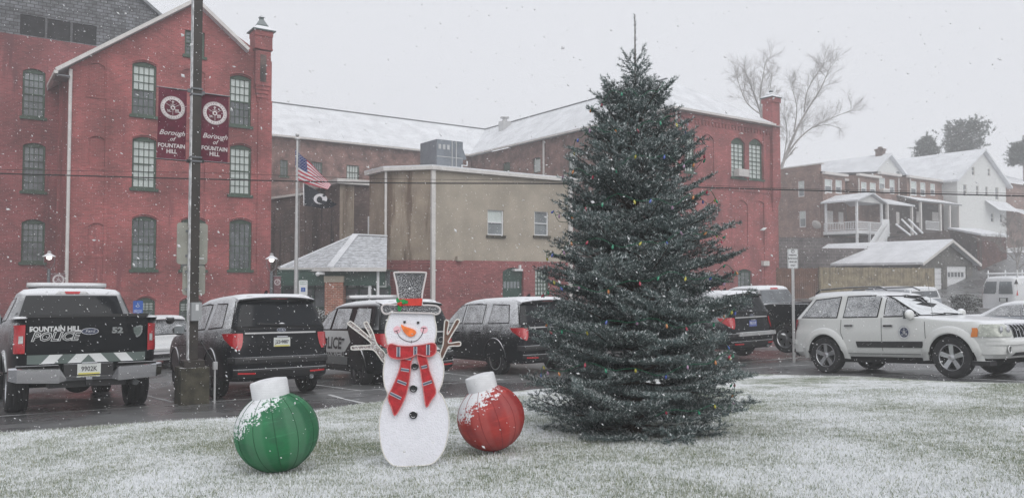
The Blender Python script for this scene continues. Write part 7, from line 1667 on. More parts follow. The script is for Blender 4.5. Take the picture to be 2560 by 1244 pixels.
# second, third porches
def lean(label, u0, u1, vt, vf, vb, dep, posts, dark=False, rail_=None):
    at_ = lambda u, v: fh.at(u, v, -dep)
    xa, xb = at_(u0, vf)[0], at_(u1, vf)[0]; zf = at_((u0 + u1) / 2, vf)[1]; zt_ = zf + 0.30 * dep; y0 = -dep; root = fh.root('back_porch', label, 'porch', 'lean-to porches on the row')
    b = MB(); b.add([(xa, y0, zf), (xb, y0, zf), (xb, -0.02, zt_), (xa, -0.02, zt_), (xa, y0, zf + 0.15), (xb, y0, zf + 0.15), (xb, -0.02, zt_ + 0.15), (xa, -0.02, zt_ + 0.15)], [(0, 3, 2, 1), (4, 5, 6, 7), (0, 1, 5, 4), (1, 2, 6, 5), (2, 3, 7, 6), (3, 0, 4, 7)]); b.build('roof', 'roof_snow_plain' if not dark else 'metal_grey', root)
    zd = at_((u0 + u1) / 2, vb)[1]
    MB().box(xa, xb, y0, -0.02, zd - 0.25, zd).build('deck', 'shed_dark', root)
    for u in posts: x = at_(u, 540)[0]; MB().box(x - 0.11, x + 0.11, y0 + 0.05, y0 + 0.27, zd, zf).build('post', 'trim_white', root)
    if rail_: railing(root, (at_(rail_[0], vb)[0], y0 + 0.12, 0), (at_(rail_[1], vb)[0], y0 + 0.12, 0), zd + 0.15, zd + 1.0, 0.22)
    return root
lean('snow roofed lean-to porch just right of the white porch', 2212, 2288, 496, 513, 585, 2.8, (2222, 2283))
lean('wide dark roofed porch with white posts at the far end of the row', 2296, 2405, 494, 509, 578, 2.4, (2305, 2354, 2377, 2400), True, (2318, 2350))
for i, (p, q) in enumerate((((2254, 548), (2292, 586)), ((2271, 548), (2307, 583)), ((2240, 560), (2276, 588)))):
    a, c = P(*p, 74), P(*q, 72); o = MB().bar(Vector((0, 0, 0)), c - a, 0.12, 0.12).build('stair_handrail', 'white_paint'); o.location = a
    tag(o, ['white sloping stair handrail below the wide dark porch, middle one', 'white sloping stair handrail below the wide dark porch, nearest the porch posts', 'white sloping stair handrail below the porches, nearest the white porch'][i], 'handrail', 'stair handrails below the porches')
# white gabled house
fw_ = Frame(P(2395, 560, 90).xy, GRID, z0=4.8)
RWH = fw_.root('white_gabled_house', 'large white clapboard house with a snow covered gable roof behind the row houses', 'building')
xr = fw_.at(2515, 500)[0]; xp_, zp_ = fw_.at(2453, 377); zl_ = fw_.at(2392, 447)[1]; zr_ = fw_.at(2514, 461)[1]; ze_ = (zl_ + zr_) / 2; xp_ = xr / 2
wj = [(2429, 417, 2437, 439), (2469, 421, 2476, 441), (2408, 461, 2417, 491), (2440, 464, 2447, 490), (2463, 466, 2470, 492), (2488, 468, 2497, 500), (2477, 533, 2485, 556), (2500, 535, 2507, 557)]
wallpoly(RWH, 'wall', [(0, 0), (xr, 0), (xr, ze_), (xp_, zp_ - 0.1), (0, ze_)], [arch_poly(*fw_.rect(*q)) for q in wj], 'siding_white', 0.25)
for q in wj: window(RWH, *fw_.rect(*q), 0, frame='trim_white', fw=0.10, cols=1, rows=1, upper='glass_grey', lower='glass_dark', rec=0.08, sill=False)
b = MB(); b.box(0, 0.25, 0.252, 16, 0, ze_).box(xr - 0.25, xr, 0.252, 16, 0, ze_); b.build('side_wall', 'siding_white', RWH)
b = MB(); sl2 = (zp_ - ze_) / xp_; o_ = 0.7
for (xa, xb) in ((-o_, xp_), (xr + o_, xp_)): za = ze_ - o_ * sl2; b.add([(xa, -0.5, za), (xb, -0.5, zp_), (xb, 16, zp_), (xa, 16, za), (xa, -0.5, za + 0.25), (xb, -0.5, zp_ + 0.25), (xb, 16, zp_ + 0.25), (xa, 16, za + 0.25)], [(0, 1, 2, 3), (4, 5, 6, 7), (0, 1, 5, 4), (0, 3, 7, 4), (2, 3, 7, 6)])
b.build('roof', 'roof_snow_plain', RWH)
lx = fw_.at(2478, 525)[0]; x2 = fw_.at(2520, 525)[0]; zq = fw_.at(2490, 530)[1]
b = MB(); b.add([(lx - 1.6, -1.6, zq), (x2 - 0.3, -1.6, zq), (x2 - 0.3, -0.01, zq + 1.3), (lx - 1.6, -0.01, zq + 1.3)], [(0, 1, 2, 3)]); b.build('porch_roof', 'roof_snow_plain', RWH)
# cross gabled white house left of it
fx = Frame(P(2178, 560, 92).xy, GRID, z0=4.8); RX = fx.root('white_cross_gable_house', 'white gable with a brick chimney rising behind the row houses', 'building')
xr = fx.at(2262, 430)[0]; xp_, zp_ = fx.at(2216, 388); ze_ = fx.at(2180, 434)[1]; xp_ = xr / 2
x0, x1, z0, z1 = fx.rect(2238, 431, 2248, 436)
wallpoly(RX, 'wall', [(0, 0), (xr, 0), (xr, ze_), (xp_, zp_), (0, ze_)], [], 'siding_white', 0.25)
b = MB()
for (xa, xb) in ((-0.8, xp_), (xr + 0.8, xp_)): sl2 = (zp_ - ze_) / xp_; za = ze_ - 0.8 * sl2; b.add([(xa, -0.5, za), (xb, -0.5, zp_), (xb, 14, zp_), (xa, 14, za), (xa, -0.5, za + 0.25), (xb, -0.5, zp_ + 0.25), (xb, 14, zp_ + 0.25), (xa, 14, za + 0.25)], [(0, 1, 2, 3), (4, 5, 6, 7), (0, 1, 5, 4), (0, 3, 7, 4), (2, 3, 7, 6)])
# long rear roof running right to the white house
q = fx.at(2395, 400)[0]; b.add([(xr - 1.5, 4, ze_), (q + 2, 4, ze_), (q + 2, 10, zp_ + 0.9), (xp_, 10, zp_ + 0.2)], [(0, 1, 2, 3)]); b.build('roof', 'roof_snow_plain', RX)
x = fx.at(2219, 380)[0]; zc_ = fx.at(2219, 368)[1]; b = MB(); b.box(x - 0.4, x + 0.4, 0.5, 1.3, zp_ - 0.8, zc_ - 0.3).box(x - 0.48, x + 0.48, 0.42, 1.38, zc_ - 0.32, zc_ - 0.1).box(x - 0.2, x + 0.2, 0.7, 1.1, zc_ - 0.1, zc_ + 0.15); b.build('chimney', 'brick_brown', RX)
MB().box(x1 - 0.6, x1, -0.05, -0.001, z0, z1 + 0.1).build('vent', 'glass_grey', RX)
# farthest house at the right edge
ff = Frame(P(2516, 560, 97).xy, GRID, z0=4.5); RF = ff.root('far_brick_house', 'faint brick house with a large snow roof at the right edge behind the white house', 'building')
xr = ff.at(2640, 500)[0]; ze_ = ff.at(2530, 458)[1]; zp_ = ff.at(2540, 402)[1]
wf_ = [(2546, 470, 2556, 500)]
wallpoly(RF, 'wall', [(0, 0), (xr, 0), (xr, ze_), (0, ze_)], [], 'brick_house', 0.3)
b = MB(); b.add([(-1, -0.6, ze_), (xr, -0.6, ze_), (xr, 7, zp_), (-1, 7, zp_)], [(0, 1, 2, 3)]); b.build('roof', 'roof_snow_plain', RF)
b = MB(); x = ff.at(2536, 530)[0]; b.add([(0, -3, ff.at(2530, 550)[1]), (x + 2, -3, ff.at(2530, 550)[1]), (x + 2, 0, ff.at(2530, 520)[1]), (0, 0, ff.at(2530, 520)[1])], [(0, 1, 2, 3)]); b.build('porch_roof', 'roof_snow_plain', RF)
# retaining wall and foundations under the row houses
fr_ = Frame(P(1930, 640, 76).xy, R(10), z0=0.6); xx = fr_.at(2400, 600)[0]
o = MB().box(0, xx, 0, 0.6, 0, fr_.at(2050, 594)[1]).build('stone_retaining_wall', 'stone_dark'); o.location = fr_.p; o.rotation_euler = (0, 0, fr_.ang); tag(o, 'upper dark stone retaining wall directly below the row houses porches', 'wall')
fr2 = Frame(P(1930, 640, 69).xy, R(10), z0=0.3); xx = fr2.at(2230, 600)[0]
o = MB().box(0, xx, 0, 0.5, 0, fr2.at(2050, 620)[1]).build('stone_terrace_wall', 'stone_dark'); o.location = fr2.p; o.rotation_euler = (0, 0, fr2.ang); tag(o, 'lower dark stone terrace wall directly behind the board fence', 'wall')
# ---- detached garage with two doors
fg = Frame(P(2300, 700, 64).xy, GRID, z0=0.85); RG = fg.root('detached_garage', 'small grey block garage with a snow covered gable roof and two white doors', 'building')
xr = fg.at(2432, 700)[0]; xp_, zp_ = fg.at(2368, 604); zl_ = fg.at(2300, 656)[1]; zr_ = fg.at(2432, 657)[1]; ze_ = (zl_ + zr_) / 2; xp_ = xr * 0.5
dA = fg.rect(2337, 668, 2357, 732); dB = fg.rect(2368, 664, 2418, 730)
wallpoly(RG, 'wall', [(0, -0.5), (xr, -0.5), (xr, ze_), (xp_, zp_ - 0.1), (0, ze_)], [arch_poly(dA[0], dA[1], 0.05, dA[3]), arch_poly(dB[0], dB[1], 0.05, dB[3])], 'garage_grey', 0.25)
for d_, nw in ((dA, 0), (dB, 5)):
    b = MB(); z0, z1 = 0.06, d_[3] - 0.02
    for i in range(4): b.box(d_[0] + 0.02, d_[1] - 0.02, 0.12, 0.18, z0 + (z1 - z0) * i / 4 + 0.01, z0 + (z1 - z0) * (i + 1) / 4 - 0.012)
    o = b.build('garage_door', 'white_paint', RG); w_ = d_[1] - d_[0]
    for i in range(nw): xa = d_[0] + w_ * (0.10 + 0.165 * i); MB().box(xa, xa + w_ * 0.12, 0.105, 0.119, z0 + (z1 - z0) * 0.56, z0 + (z1 - z0) * 0.74).build('door_window', 'glass_dark', o)
b = MB(); b.box(0, 0.25, 0.252, 11, -0.5, ze_).box(xr - 0.25, xr, 0.252, 11, -0.5, ze_); b.build('side_wall', 'garage_grey', RG)
LR = 11.0; b = MB(); sl2 = (zp_ - ze_) / xp_
for (xa, xb) in ((-0.5, xp_), (xr + 0.5, xp_)): za = ze_ - 0.5 * sl2; b.add([(xa, -0.5, za), (xb, -0.5, zp_), (xb, LR, zp_), (xa, LR, za), (xa, -0.5, za + 0.2), (xb, -0.5, zp_ + 0.2), (xb, LR, zp_ + 0.2), (xa, LR, za + 0.2)], [(0, 1, 2, 3), (4, 5, 6, 7), (0, 1, 5, 4), (0, 3, 7, 4), (2, 3, 7, 6)])
b.build('roof', 'roof_snow_plain', RG)
b = MB()
for xa in (-0.5, xr + 0.5): za = ze_ - 0.5 * sl2; b.bar((xa, -0.52, za + 0.02), (xp_, -0.52, zp_ + 0.04), 0.05, 0.22)
b.build('barge_board', 'trim_white', RG)
# ---- dark shed with a mono-pitch roof
A_, C_, D_, B_ = P(2369, 572.5, 76), P(2448, 587.5, 70), P(2523, 592, 73), P(2449, 575, 79.5)
RK = empty('dark_shed', (C_.x, C_.y, 0.8), 0, 'dark weathered two-storey shed with a sloping snow roof behind the garage', 'building')
lk = lambda p, z=None: (p.x - C_.x, p.y - C_.y, (p.z if z is None else z) - 0.8)
def slabw(name, p, q, mat):
    n = (q - p); n.z = 0; n.normalize(); n = Vector((-n.y, n.x, 0)) * 0.2; pts = [lk(p, 0.3), lk(q, 0.3), lk(q), lk(p)]; pt2 = [lk(p + n, 0.3), lk(q + n, 0.3), tuple(Vector(lk(q)) + n), tuple(Vector(lk(p)) + n)]
    MB().add(pts + pt2, [(0, 1, 2, 3), (7, 6, 5, 4), (0, 4, 5, 1), (1, 5, 6, 2), (2, 6, 7, 3), (3, 7, 4, 0)]).build(name, mat, RK)
dn = Vector((0, 0, -0.05)); slabw('plank_wall', A_ + dn, C_ + dn, 'shed_dark'); slabw('red_wall', C_ + dn, P(2516, 592, 72.7) + dn, 'shed_red')
up = Vector((0, 0, 0.16)); ex = (C_ - A_).normalized() * 0.3
rp_ = [A_, C_ + ex, D_, B_ + (D_ - C_) * 0.0]; MB().add([lk(p) for p in rp_] + [lk(p + up) for p in rp_], [(3, 2, 1, 0), (4, 5, 6, 7)] + [(i, (i + 1) % 4, 4 + (i + 1) % 4, 4 + i) for i in range(4)]).build('roof', 'roof_snow_plain', RK)
g0_, g1_ = P(2462, 664, 71.0), P(2500, 664, 72.3); MB().add([lk(g0_, 0.3), lk(g1_, 0.3), lk(g1_), lk(g0_)] + [lk(p + Vector((0.05, -0.12, 0)), z) for p, z in ((g0_, 0.3), (g1_, 0.3), (g1_, None), (g0_, None))], [(0, 1, 2, 3), (4, 5, 6, 7), (0, 1, 5, 4), (1, 2, 6, 5), (2, 3, 7, 6), (3, 0, 4, 7)]).build('garage_door', 'trim_white', RK)
a, c = P(2228, 598, 71), P(2372, 574, 69.5); o = MB().box(0, (c - a).length, 0, 0.3, -3.0, 0).build('boundary_wall', 'shed_dark'); o.location = a; d_ = c - a; o.rotation_euler = (0, -math.atan2(d_.z, d_.xy.length), math.atan2(d_.y, d_.x)); tag(o, 'dark reddish sloping wall between the white porch stair and the dark shed', 'wall')
# ---- fences
def fence(label, uA, uB, vt, Y0, Y1, mat):
    a, c = P(uA, vt, Y0), P(uB, vt, Y1); zt_ = (a.z + c.z) / 2; L_ = (c.xy - a.xy).length; z0 = min(ground_z(a.x, a.y), ground_z(c.x, c.y)) - 0.4; root = empty('wood_fence', (a.x, a.y, z0), math.atan2(c.y - a.y, c.x - a.x), label, 'fence', 'board fences along the car park')
    b = MB(); n = int(L_ / 0.14); rg = random.Random(n)
    for i in range(n): x = i * L_ / n; b.box(x + 0.004, x + L_ / n - 0.004, 0, 0.022, 0, zt_ - z0 + rg.uniform(-0.03, 0.03))
    b.build('fence_board', mat, root)
    for i in range(int(L_ / 2.4) + 1): MB().box(i * 2.4 - 0.05, i * 2.4 + 0.05, 0.024, 0.12, 0, zt_ - z0 + 0.05).build('fence_post', mat, root)
    MB().box(0, L_, 0.024, 0.07, (zt_ - z0) * 0.8, (zt_ - z0) * 0.8 + 0.09).build('fence_rail', mat, root)
fence('weathered yellow-brown board fence in front of the garage', 2050, 2336, 669, 57, 61, 'wood_fence')
fence('dark rusty board fence between the mill corner and the yellow-brown fence', 1942, 2049, 670, 58, 57.2, 'wood_rust')
# ================================================================== decorated spruce
def needles(segs, dens, L_, W_, rng, tipbias=0.55, snow=0.10, up_snow=0.5, tipmat=0.35, radial=0.8):
    """segs: array (n, 7) p0 p1 radiusfactor -> needle triangles around each shoot"""
    S = np.asarray(segs); d = S[:, 3:6] - S[:, 0:3]; ln = np.linalg.norm(d, axis=1); cnt = np.maximum(2, (ln * dens * S[:, 6])).astype(int)
    idx = np.repeat(np.arange(len(S)), cnt); n = len(idx); t = rng.random(n); dd = d[idx] / np.maximum(ln[idx], 1e-6)[:, None]
    p = S[idx, 0:3] + d[idx] * t[:, None]; r = rng.normal(size=(n, 3)); r -= dd * np.sum(r * dd, axis=1)[:, None]; r /= np.linalg.norm(r, axis=1)[:, None]
    dirn = r * radial + dd * tipbias + np.array([0, 0, 0.18]); dirn /= np.linalg.norm(dirn, axis=1)[:, None]
    l = L_ * (0.7 + 0.5 * rng.random(n)); sd = np.cross(dirn, rng.normal(size=(n, 3))); sd /= np.linalg.norm(sd, axis=1)[:, None]; sd *= W_
    V = np.empty((n, 3, 3)); V[:, 0] = p - sd; V[:, 1] = p + sd; V[:, 2] = p + dirn * l[:, None]
    mi = np.zeros(n, int); q = rng.random(n); mi[q < tipmat * t ** 1.0] = 1
    up = dirn[:, 2]; mi[(rng.random(n) < snow * (0.3 + up_snow * 2 * np.clip(up, 0, 1)))] = 2
    return V.reshape(-1, 3), mi
YT = 8.85; ctr = P(1592, 900, YT); gz = ground_z(ctr.x, ctr.y) + 0.03
ST = empty('spruce_tree', (ctr.x, ctr.y, gz), 0, 'big dark blue-green spruce dusted with snow and wound with coloured lights, on the lawn', 'tree')
H = P(1590, 36, YT).z - gz; k_ = YT / FPX
vz = lambda v: P(1592, v, YT).z - gz
PR = [(vz(1085), 225), (vz(1040), 255), (vz(1000), 262), (vz(950), 262), (vz(900), 258), (vz(850), 256), (vz(800), 252), (vz(760), 255), (vz(700), 252), (vz(650), 242), (vz(600), 222), (vz(550), 212), (vz(500), 200), (vz(450), 185), (vz(400), 175), (vz(350), 155), (vz(300), 128), (vz(260), 112), (vz(220), 86), (vz(180), 60), (vz(150), 40), (vz(120), 22), (vz(90), 4)]
PZ = np.array([p[0] for p in PR]); PRr = np.array([p[1] for p in PR]) * k_
rad = lambda z: float(np.interp(z, PZ, PRr))
r_ = np.random.default_rng(5); segs = []; wood = MB()
def side_dir(d, up, ang, s):
    n = d.cross(up); n.normalize(); return (d * math.cos(ang) + n * s * math.sin(ang)).normalized()
def grow(p, d, L_, lvl, up, thick=1.0):
    """one branch: gently upturned axis with flat side sprays"""
    n = max(2, int(L_ / 0.105)); st = L_ / n; q = p.copy(); dd = d.copy(); pts = [q.copy()]
    for i in range(n):
        t = (i + 1) / n; dd = (dd + Vector((0, 0, 0.035 if lvl == 0 else 0.03)) + Vector(r_.normal(size=3) * 0.03)).normalized(); q2 = q + dd * st
        start = 0.30 if lvl == 0 else 0.0
        if t > start: segs.append((*q, *q2, 1.0 if t > 0.5 or lvl > 0 else 0.6))
        if lvl < 2 and t > (0.22 if lvl == 0 else 0.12) and i < n - 1:
            rem = L_ * (1 - t)
            for s in (-1, 1):
                if r_.random() < (0.92 if lvl == 0 else 0.85):
                    cl = (0.48 * rem + 0.09) if lvl == 0 else (0.42 * rem + 0.10); cl *= 0.75 + 0.4 * r_.random()
                    if lvl == 0: cl = min(cl, 0.46)
                    grow(q2, side_dir(dd, up, R(48 + 12 * r_.random()), s), cl, lvl + 1, up)
        q = q2; pts.append(q.copy())
    if lvl == 0: wood.tube(pts, [0.016 * (1 - 0.85 * i / n) * min(1, L_ + 0.3) for i in range(n + 1)], 4, caps=False)
z = 0.10; ga = 0.0
while z < H - 0.50:
    top = z / H; nb = 10 if z < 1.4 else 10
    if z > H * 0.76: nb = 6
    if z > H * 0.855: nb = 4
    for b_ in range(nb):
        ga += 2.399963; a = ga + r_.normal() * 0.15
        el = -0.10 + 0.95 * max(0, top - 0.12) ** 1.15 + r_.normal() * 0.07
        if top > 0.72: el = 0.62 + 1.3 * (top - 0.72) + r_.normal() * 0.09
        zt_ = z
        Rr = rad(min(z + 0.10 + 0.35 * top, H - 0.5)); L_ = Rr / max(0.5, math.cos(el)) * (0.80 + 0.36 * r_.random())
        if r_.random() < 0.08: L_ *= 1.12
        d = Vector((math.cos(a) * math.cos(el), math.sin(a) * math.cos(el), math.sin(el)))
        up = Vector((-math.cos(a) * math.sin(el), -math.sin(a) * math.sin(el), math.cos(el))) + Vector(r_.normal(size=3) * 0.18); up.normalize()
        if L_ > 0.06: grow(Vector((0, 0, zt_ + r_.normal() * 0.03)), d, L_, (0 if L_ > 0.28 and top < 0.80 else 1) if top < 0.865 else 2, up)
    z += 0.135 if z < 1.5 else (0.14 if z < H * 0.7 else 0.115)
for i in range(22): zq = H * 0.6 + (H * 0.9 - H * 0.6) * i / 22; segs.append((0, 0, zq, 0, 0, zq + 0.09, 0.8))
# leader
lt_ = Vector((0, 0, H - 0.45)); 
for i in range(7):
    q = lt_ + Vector((0.004 * math.sin(i), 0, 0.065)); segs.append((*lt_, *q, 0.55)); lt_ = q
V_, mi = needles(segs, 360, 0.036, 0.0038, r_, tipbias=0.62, snow=0.15, up_snow=0.9, radial=0.88)
print('spruce shoots', len(segs), 'needles', len(V_) // 3)
fast_mesh('crown', V_, np.arange(len(V_)).reshape(-1, 3), ['needle', 'needle_tip', 'needle_snow'], mi, ST)
wood.tube([(0, 0, -0.1), (0, 0, H * 0.5), (0, 0, H - 0.9), (0, 0, H)], [0.085, 0.05, 0.011, 0.004], 8); wood.build('trunk', 'bark', ST, smooth=True)
# string of coloured bulbs wound round the crown
pts = []; turns = 8.5; n = 560
for i in range(n):
    t = i / (n - 1); zz = 0.34 + (vz(205) - 0.34) * t ** 0.95; a = -math.pi / 2 + turns * 2 * math.pi * t
    rr = rad(zz) * (0.92 + 0.05 * math.sin(i * 0.37)) + 0.015; zz2 = zz + 0.05 * math.sin(i * 0.45) + 0.03 * math.sin(i * 1.3)
    pts.append(Vector((rr * math.cos(a), rr * math.sin(a), zz2)))
LS = empty('christmas_lights', (ctr.x, ctr.y, gz), 0, 'string of large coloured bulbs wound around the spruce on a green wire', 'light string')
MB().tube(pts, 0.0035, 4).build('light_wire', 'wire_green', LS)
cols = ['red', 'green', 'yellow', 'blue', 'pink', 'orange']; protos = {}
for c in cols:
    b = MB(); b.lathe([(0.0085, 0.0), (0.009, -0.010), (0.013, -0.018), (0.0155, -0.028), (0.012, -0.042), (0.004, -0.052), (0.001, -0.054)], 10); o = b.build('light_bulb', 'bulb_' + c, LS, smooth=True); o['label'] = c + ' bulb'
    protos[c] = o
cum = 0; nb = 0; nxt = 0.1
for i in range(1, n):
    cum += (pts[i] - pts[i - 1]).length
    if cum >= nxt:
        nxt += 0.28 * (0.85 + 0.3 * r_.random())
        q = pts[i]
        if q.y < 0.25 * rad(q.z) and nb < 98:             # the bulbs one can see from the street side
            c = cols[nb % 6]; p_ = protos[c]
            if nb < 6: o = p_
            else: o = p_.copy(); COL.objects.link(o); o.parent = LS
            o.location = q + Vector((0, -0.006, -0.003)); o.rotation_euler = (r_.normal() * 0.35, r_.normal() * 0.35, 0); nb += 1
            o.scale = (0.85, 0.85, 0.85)
print('bulbs', nb)
# ================================================================== bare trees behind the roofs
def bare_tree(label, base, limbs, Y, seed, depth=6, tw=0.8, name='bare_tree'):
    """limbs: polylines of pixel points with end radii; twigs grow from them"""
    rg = np.random.default_rng(seed); o0 = P(*base, Y); o0.z = ground_z(o0.x, o0.y) - 0.2
    root = empty(name, o0, 0, label, 'tree', 'bare trees behind the buildings'); k = Y / FPX; tr = MB(); cr = MB()
    def tw_(b, p, d, L_, r, lv):
        n = 4; pts_ = [p]; q = p.copy(); dd = d.copy()
        for i in range(n):
            dd = (dd + Vector(rg.normal(size=3) * 0.13) + Vector((0, 0, 0.05))).normalized(); q = q + dd * L_ / n; pts_.append(q.copy())
        b.tube(pts_, [r * (1 - 0.6 * i / n) for i in range(n + 1)], 3, caps=False)
        if lv > 0:
            for i in range(1, n + 1):
                for _ in range(2 if lv > 1 else 3):
                    ax = Vector(rg.normal(size=3)); e = (dd + ax * 0.5).normalized(); tw_(b, pts_[i], e, L_ * (0.45 + 0.25 * rg.random()), max(r * 0.4, 0.005), lv - 1)
    for (pl_, r0, r1, lv, L_) in limbs:
        yy_ = rg.normal() * 1.0; q = [P(u, v, Y) - o0 for u, v in pl_]
        q = [Vector((p.x, p.y + yy_ * i / len(q), p.z)) for i, p in enumerate(q)]
        s = spline([(p.x, p.z) for p in q], 4, False); qq = [Vector((a, yy_ * i / len(s), c)) for i, (a, c) in enumerate(s)]; m_ = len(qq)
        tr.tube(qq, [0.5 * (r0 + (r1 - r0) * i / (m_ - 1)) for i in range(m_)], 6)
        for i in range(int(m_ * 0.3), m_):
            for _ in range(1 if i % 2 else 2):
                dd = (qq[i] - qq[i - 1]).normalized(); e = (dd + Vector(rg.normal(size=3)) * 0.55 + Vector((0, 0, 0.15))).normalized(); tw_(cr, qq[i], e, L_ * (0.6 + 0.5 * rg.random()), max(0.011, r1 * 0.38), lv)
    tr.build('trunk', 'bark_grey', root, smooth=True, fix=False); cr.build('crown', 'bark_grey', root, fix=False)
bare_tree('tall bare tree behind the chimney of the long brick mill', (1925, 420),
    [([(1925, 420), (1915, 330), (1905, 270), (1895, 230), (1880, 180)], 0.35, 0.08, 2, 2.0), ([(1912, 310), (1900, 250), (1905, 200), (1915, 150)], 0.2, 0.05, 2, 2.0), ([(1908, 290), (1870, 260), (1850, 215), (1845, 190)], 0.16, 0.05, 2, 1.8), ([(1912, 310), (1925, 240), (1935, 180)], 0.15, 0.05, 2, 1.6)], 92, 3)
bare_tree('tall bare tree leaning right above the brick row houses', (1952, 430),
    [([(1950, 430), (1958, 400), (1985, 330), (2010, 280), (2040, 230), (2060, 180)], 0.42, 0.06, 2, 2.2), ([(1965, 390), (1995, 350), (2030, 320), (2080, 295), (2130, 275)], 0.26, 0.05, 2, 2.0), ([(1985, 330), (1990, 270), (1975, 220)], 0.18, 0.05, 2, 1.8),
     ([(2010, 280), (2015, 230), (2035, 190), (2050, 165)], 0.15, 0.05, 2, 1.8), ([(2030, 320), (2070, 310), (2110, 318)], 0.12, 0.04, 1, 1.5), ([(1958, 405), (1975, 385), (1985, 372)], 0.2, 0.15, 0, 0.5), ([(1958, 400), (1960, 340), (1948, 300)], 0.15, 0.05, 2, 1.5)], 92, 8)
def pine(label, u, vb, vt, wpx, Y, seed, prof):
    rg = np.random.default_rng(seed); o0 = P(u, vb, Y); top = P(u, vt, Y).z; g0 = ground_z(o0.x, o0.y); o0.z = g0; k = Y / FPX
    root = empty('pine_tree', o0, 0, label, 'tree', 'pines behind the houses'); Ht = top - g0; zb = P(u, vb, Y).z - g0
    w_ = MB(); w_.tube([(0, 0, 0), (0.2, 0, Ht * 0.6), (0, 0, Ht * 0.97)], [0.4, 0.25, 0.05], 7); sg = []
    for i in range(70):
        t = rg.random() ** 0.8; z = zb + (Ht - zb) * (1 - t) * 0.97; a = rg.random() * 6.283; Rr = np.interp(1 - t, [p[0] for p in prof], [p[1] for p in prof]) * wpx / 2 * k * (0.7 + 0.45 * rg.random())
        tip = Vector((math.cos(a) * Rr, math.sin(a) * Rr, z + Rr * (0.15 + 0.2 * rg.random()))); st = Vector((0, 0, z)); w_.tube([st, st.lerp(tip, 0.5) - Vector((0, 0, 0.1)), tip], [0.08, 0.05, 0.02], 3, caps=False)
        for j in range(13):
            f = 0.3 + 0.75 * rg.random(); c = st.lerp(tip, f) + Vector(rg.normal(size=3)) * 0.13 * Rr; d = Vector(rg.normal(size=3)) * 0.35 + (tip - st).normalized() * 0.35 + Vector((0, 0, 0.15)); sg.append((*c, *(c + d), 1.0))
    w_.build('trunk', 'bark_grey', root, smooth=True, fix=False); V_, mi = needles(sg, 45, 0.30, 0.035, rg, 0.4, snow=0.05); fast_mesh('crown', V_, np.arange(len(V_)).reshape(-1, 3), ['pine_far', 'pine_far', 'needle_snow'], mi, root)
pine('broad dark pine rising behind the white gabled house', 2412, 400, 306, 98, 112, 4, [(0, 0.75), (0.3, 1.0), (0.7, 0.95), (1, 0.35)])
pine('small pointed conifer left of the broad pine behind the white house', 2316, 395, 352, 44, 112, 6, [(0, 1.0), (0.5, 0.65), (1, 0.12)])
pine('conifer cut by the right edge of the picture above the farthest roof', 2558, 410, 360, 50, 105, 9, [(0, 1.0), (0.5, 0.8), (1, 0.3)])
bare_tree('twiggy bare tree with brown leaves at the right edge beside the dark shed', (2545, 680), [([(2545, 690), (2540, 640), (2530, 600), (2520, 560)], 0.13, 0.04, 2, 0.7), ([(2545, 660), (2560, 620), (2570, 570)], 0.12, 0.03, 2, 0.9), ([(2540, 650), (2515, 620), (2500, 600)], 0.09, 0.03, 2, 0.7), ([(2548, 670), (2590, 620), (2600, 560)], 0.1, 0.03, 2, 0.9)], 60, 12)
# leafless hedges
def hedge(label, pA_, pB_, h, w_, seed, zoff=0.0):
    rg = np.random.default_rng(seed); o0 = Vector((*pA_, ground_z(*pA_) + zoff)); L_ = math.hypot(pB_[0] - pA_[0], pB_[1] - pA_[1]); root = empty('hedge', o0, math.atan2(pB_[1] - pA_[1], pB_[0] - pA_[0]), label, 'hedge', 'brown winter hedges')
    sg = []; st = MB()
    for i in range(int(L_ * w_ * 700)):
        x, y, z = rg.random() * L_, (rg.random() - 0.5) * w_, h * rg.random() ** 0.6; zz = z * (0.85 + 0.15 * math.sin(x * 3)); sg.append((x, y, zz, x + rg.normal() * 0.1, y + rg.normal() * 0.1, zz + 0.12, 1.0))
    for i in range(int(L_ * 5)): x = rg.random() * L_; st.tube([(x, 0, 0), (x + rg.normal() * 0.2, rg.normal() * 0.2, h * 0.8)], [0.02, 0.008], 4)
    V_, mi = needles(sg, 70, 0.07, 0.02, rg, 0.3, snow=0.3, up_snow=0.8); fast_mesh('foliage', V_, np.arange(len(V_)).reshape(-1, 3), ['hedge_leaf', 'hedge_leaf', 'needle_snow'], mi, root); st.build('stem', 'bark', root)
a = P(752, 760, 29.5); c = P(838, 760, 30.5); hedge('bare brown hedge beside the brick pier of the entrance pavilion', (a.x, a.y), (c.x, c.y), 1.5, 0.8, 2)
a = P(2384, 760, 46); c = P(2450, 760, 45); hedge('snow topped hedge between the garage and the white van', (a.x, a.y), (c.x, c.y), 0.9, 1.1, 3)
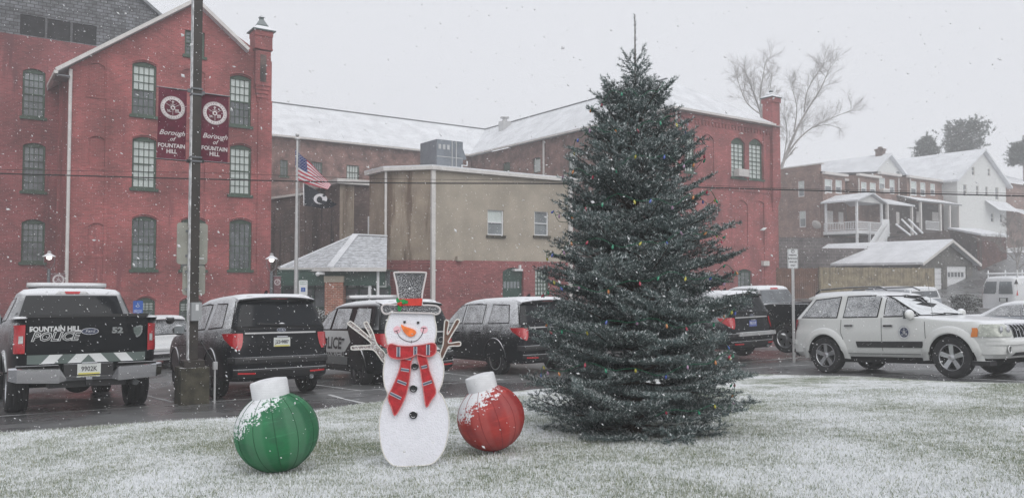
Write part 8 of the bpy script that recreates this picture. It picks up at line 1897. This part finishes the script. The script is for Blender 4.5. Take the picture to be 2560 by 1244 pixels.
# ================================================================== falling snow and the hazy air
rg = np.random.default_rng(21); N = 85000
d = 2.2 + (30 - 2.2) * rg.random(N) ** 0.55; d[:70] = 1.4 + rg.random(70) * 1.0; x = (rg.random(N) * 2 - 1) * (0.72 * d + 1.0); z = CAMZ + (rg.random(N) * 2 - 1) * (0.36 * d + 0.5) + 0.036 * d
k = z > (0.765 - 0.06 * np.minimum(d, 22) + 0.025 * x + 0.03); k &= (z < 4) | (rg.random(N) < 0.6); x, d, z = x[k], d[k], z[k]; N = len(x)
s = 0.0020 + 0.0036 * rg.random(N) ** 1.9 + np.where(rg.random(N) < 0.05, 0.004, 0); s = np.where(d < 2.6, s * 0.45, s); c = np.stack([x, d, z], 1)
ax = rg.normal(size=(N, 3)) * 0.45 + np.array([0.75, 0, -0.55]); ax /= np.linalg.norm(ax, axis=1)[:, None]
u = np.cross(ax, rg.normal(size=(N, 3))); u /= np.linalg.norm(u, axis=1)[:, None]; v = np.cross(ax, u); el = 1.0 + 1.3 * rg.random(N)
V = np.empty((N, 5, 3)); V[:, 0] = c + ax * (s * el)[:, None]; V[:, 1] = c - ax * (s * el)[:, None]
for i in range(3): a = 2 * math.pi * i / 3; V[:, 2 + i] = c + (u * math.cos(a) + v * math.sin(a)) * s[:, None]
F = []; base = np.arange(N)[:, None] * 5
T = np.array([[0, 2, 3], [0, 3, 4], [0, 4, 2], [1, 3, 2], [1, 4, 3], [1, 2, 4]]); F = (base[:, :, None] + T[None]).reshape(-1, 3)
g = fast_mesh('falling_snow', V.reshape(-1, 3), F, ['flake']); tag(g, kind='stuff')
# haze: one closed box of even, thin air round everything
hb = MB().box(-260, 260, -60, 330, -9, 30); m = bpy.data.materials.new('haze_air'); m.use_nodes = True; t = m.node_tree; t.nodes.clear()
o_ = t.nodes.new('ShaderNodeOutputMaterial'); pv = t.nodes.new('ShaderNodeVolumePrincipled'); pv.inputs['Color'].default_value = (0.975, 0.98, 0.99, 1); pv.inputs['Density'].default_value = 0.0030; pv.inputs['Anisotropy'].default_value = 0.0
t.links.new(pv.outputs[0], o_.inputs['Volume']); MATS['haze_air'] = m
h = hb.build('haze', 'haze_air'); tag(h, kind='stuff')
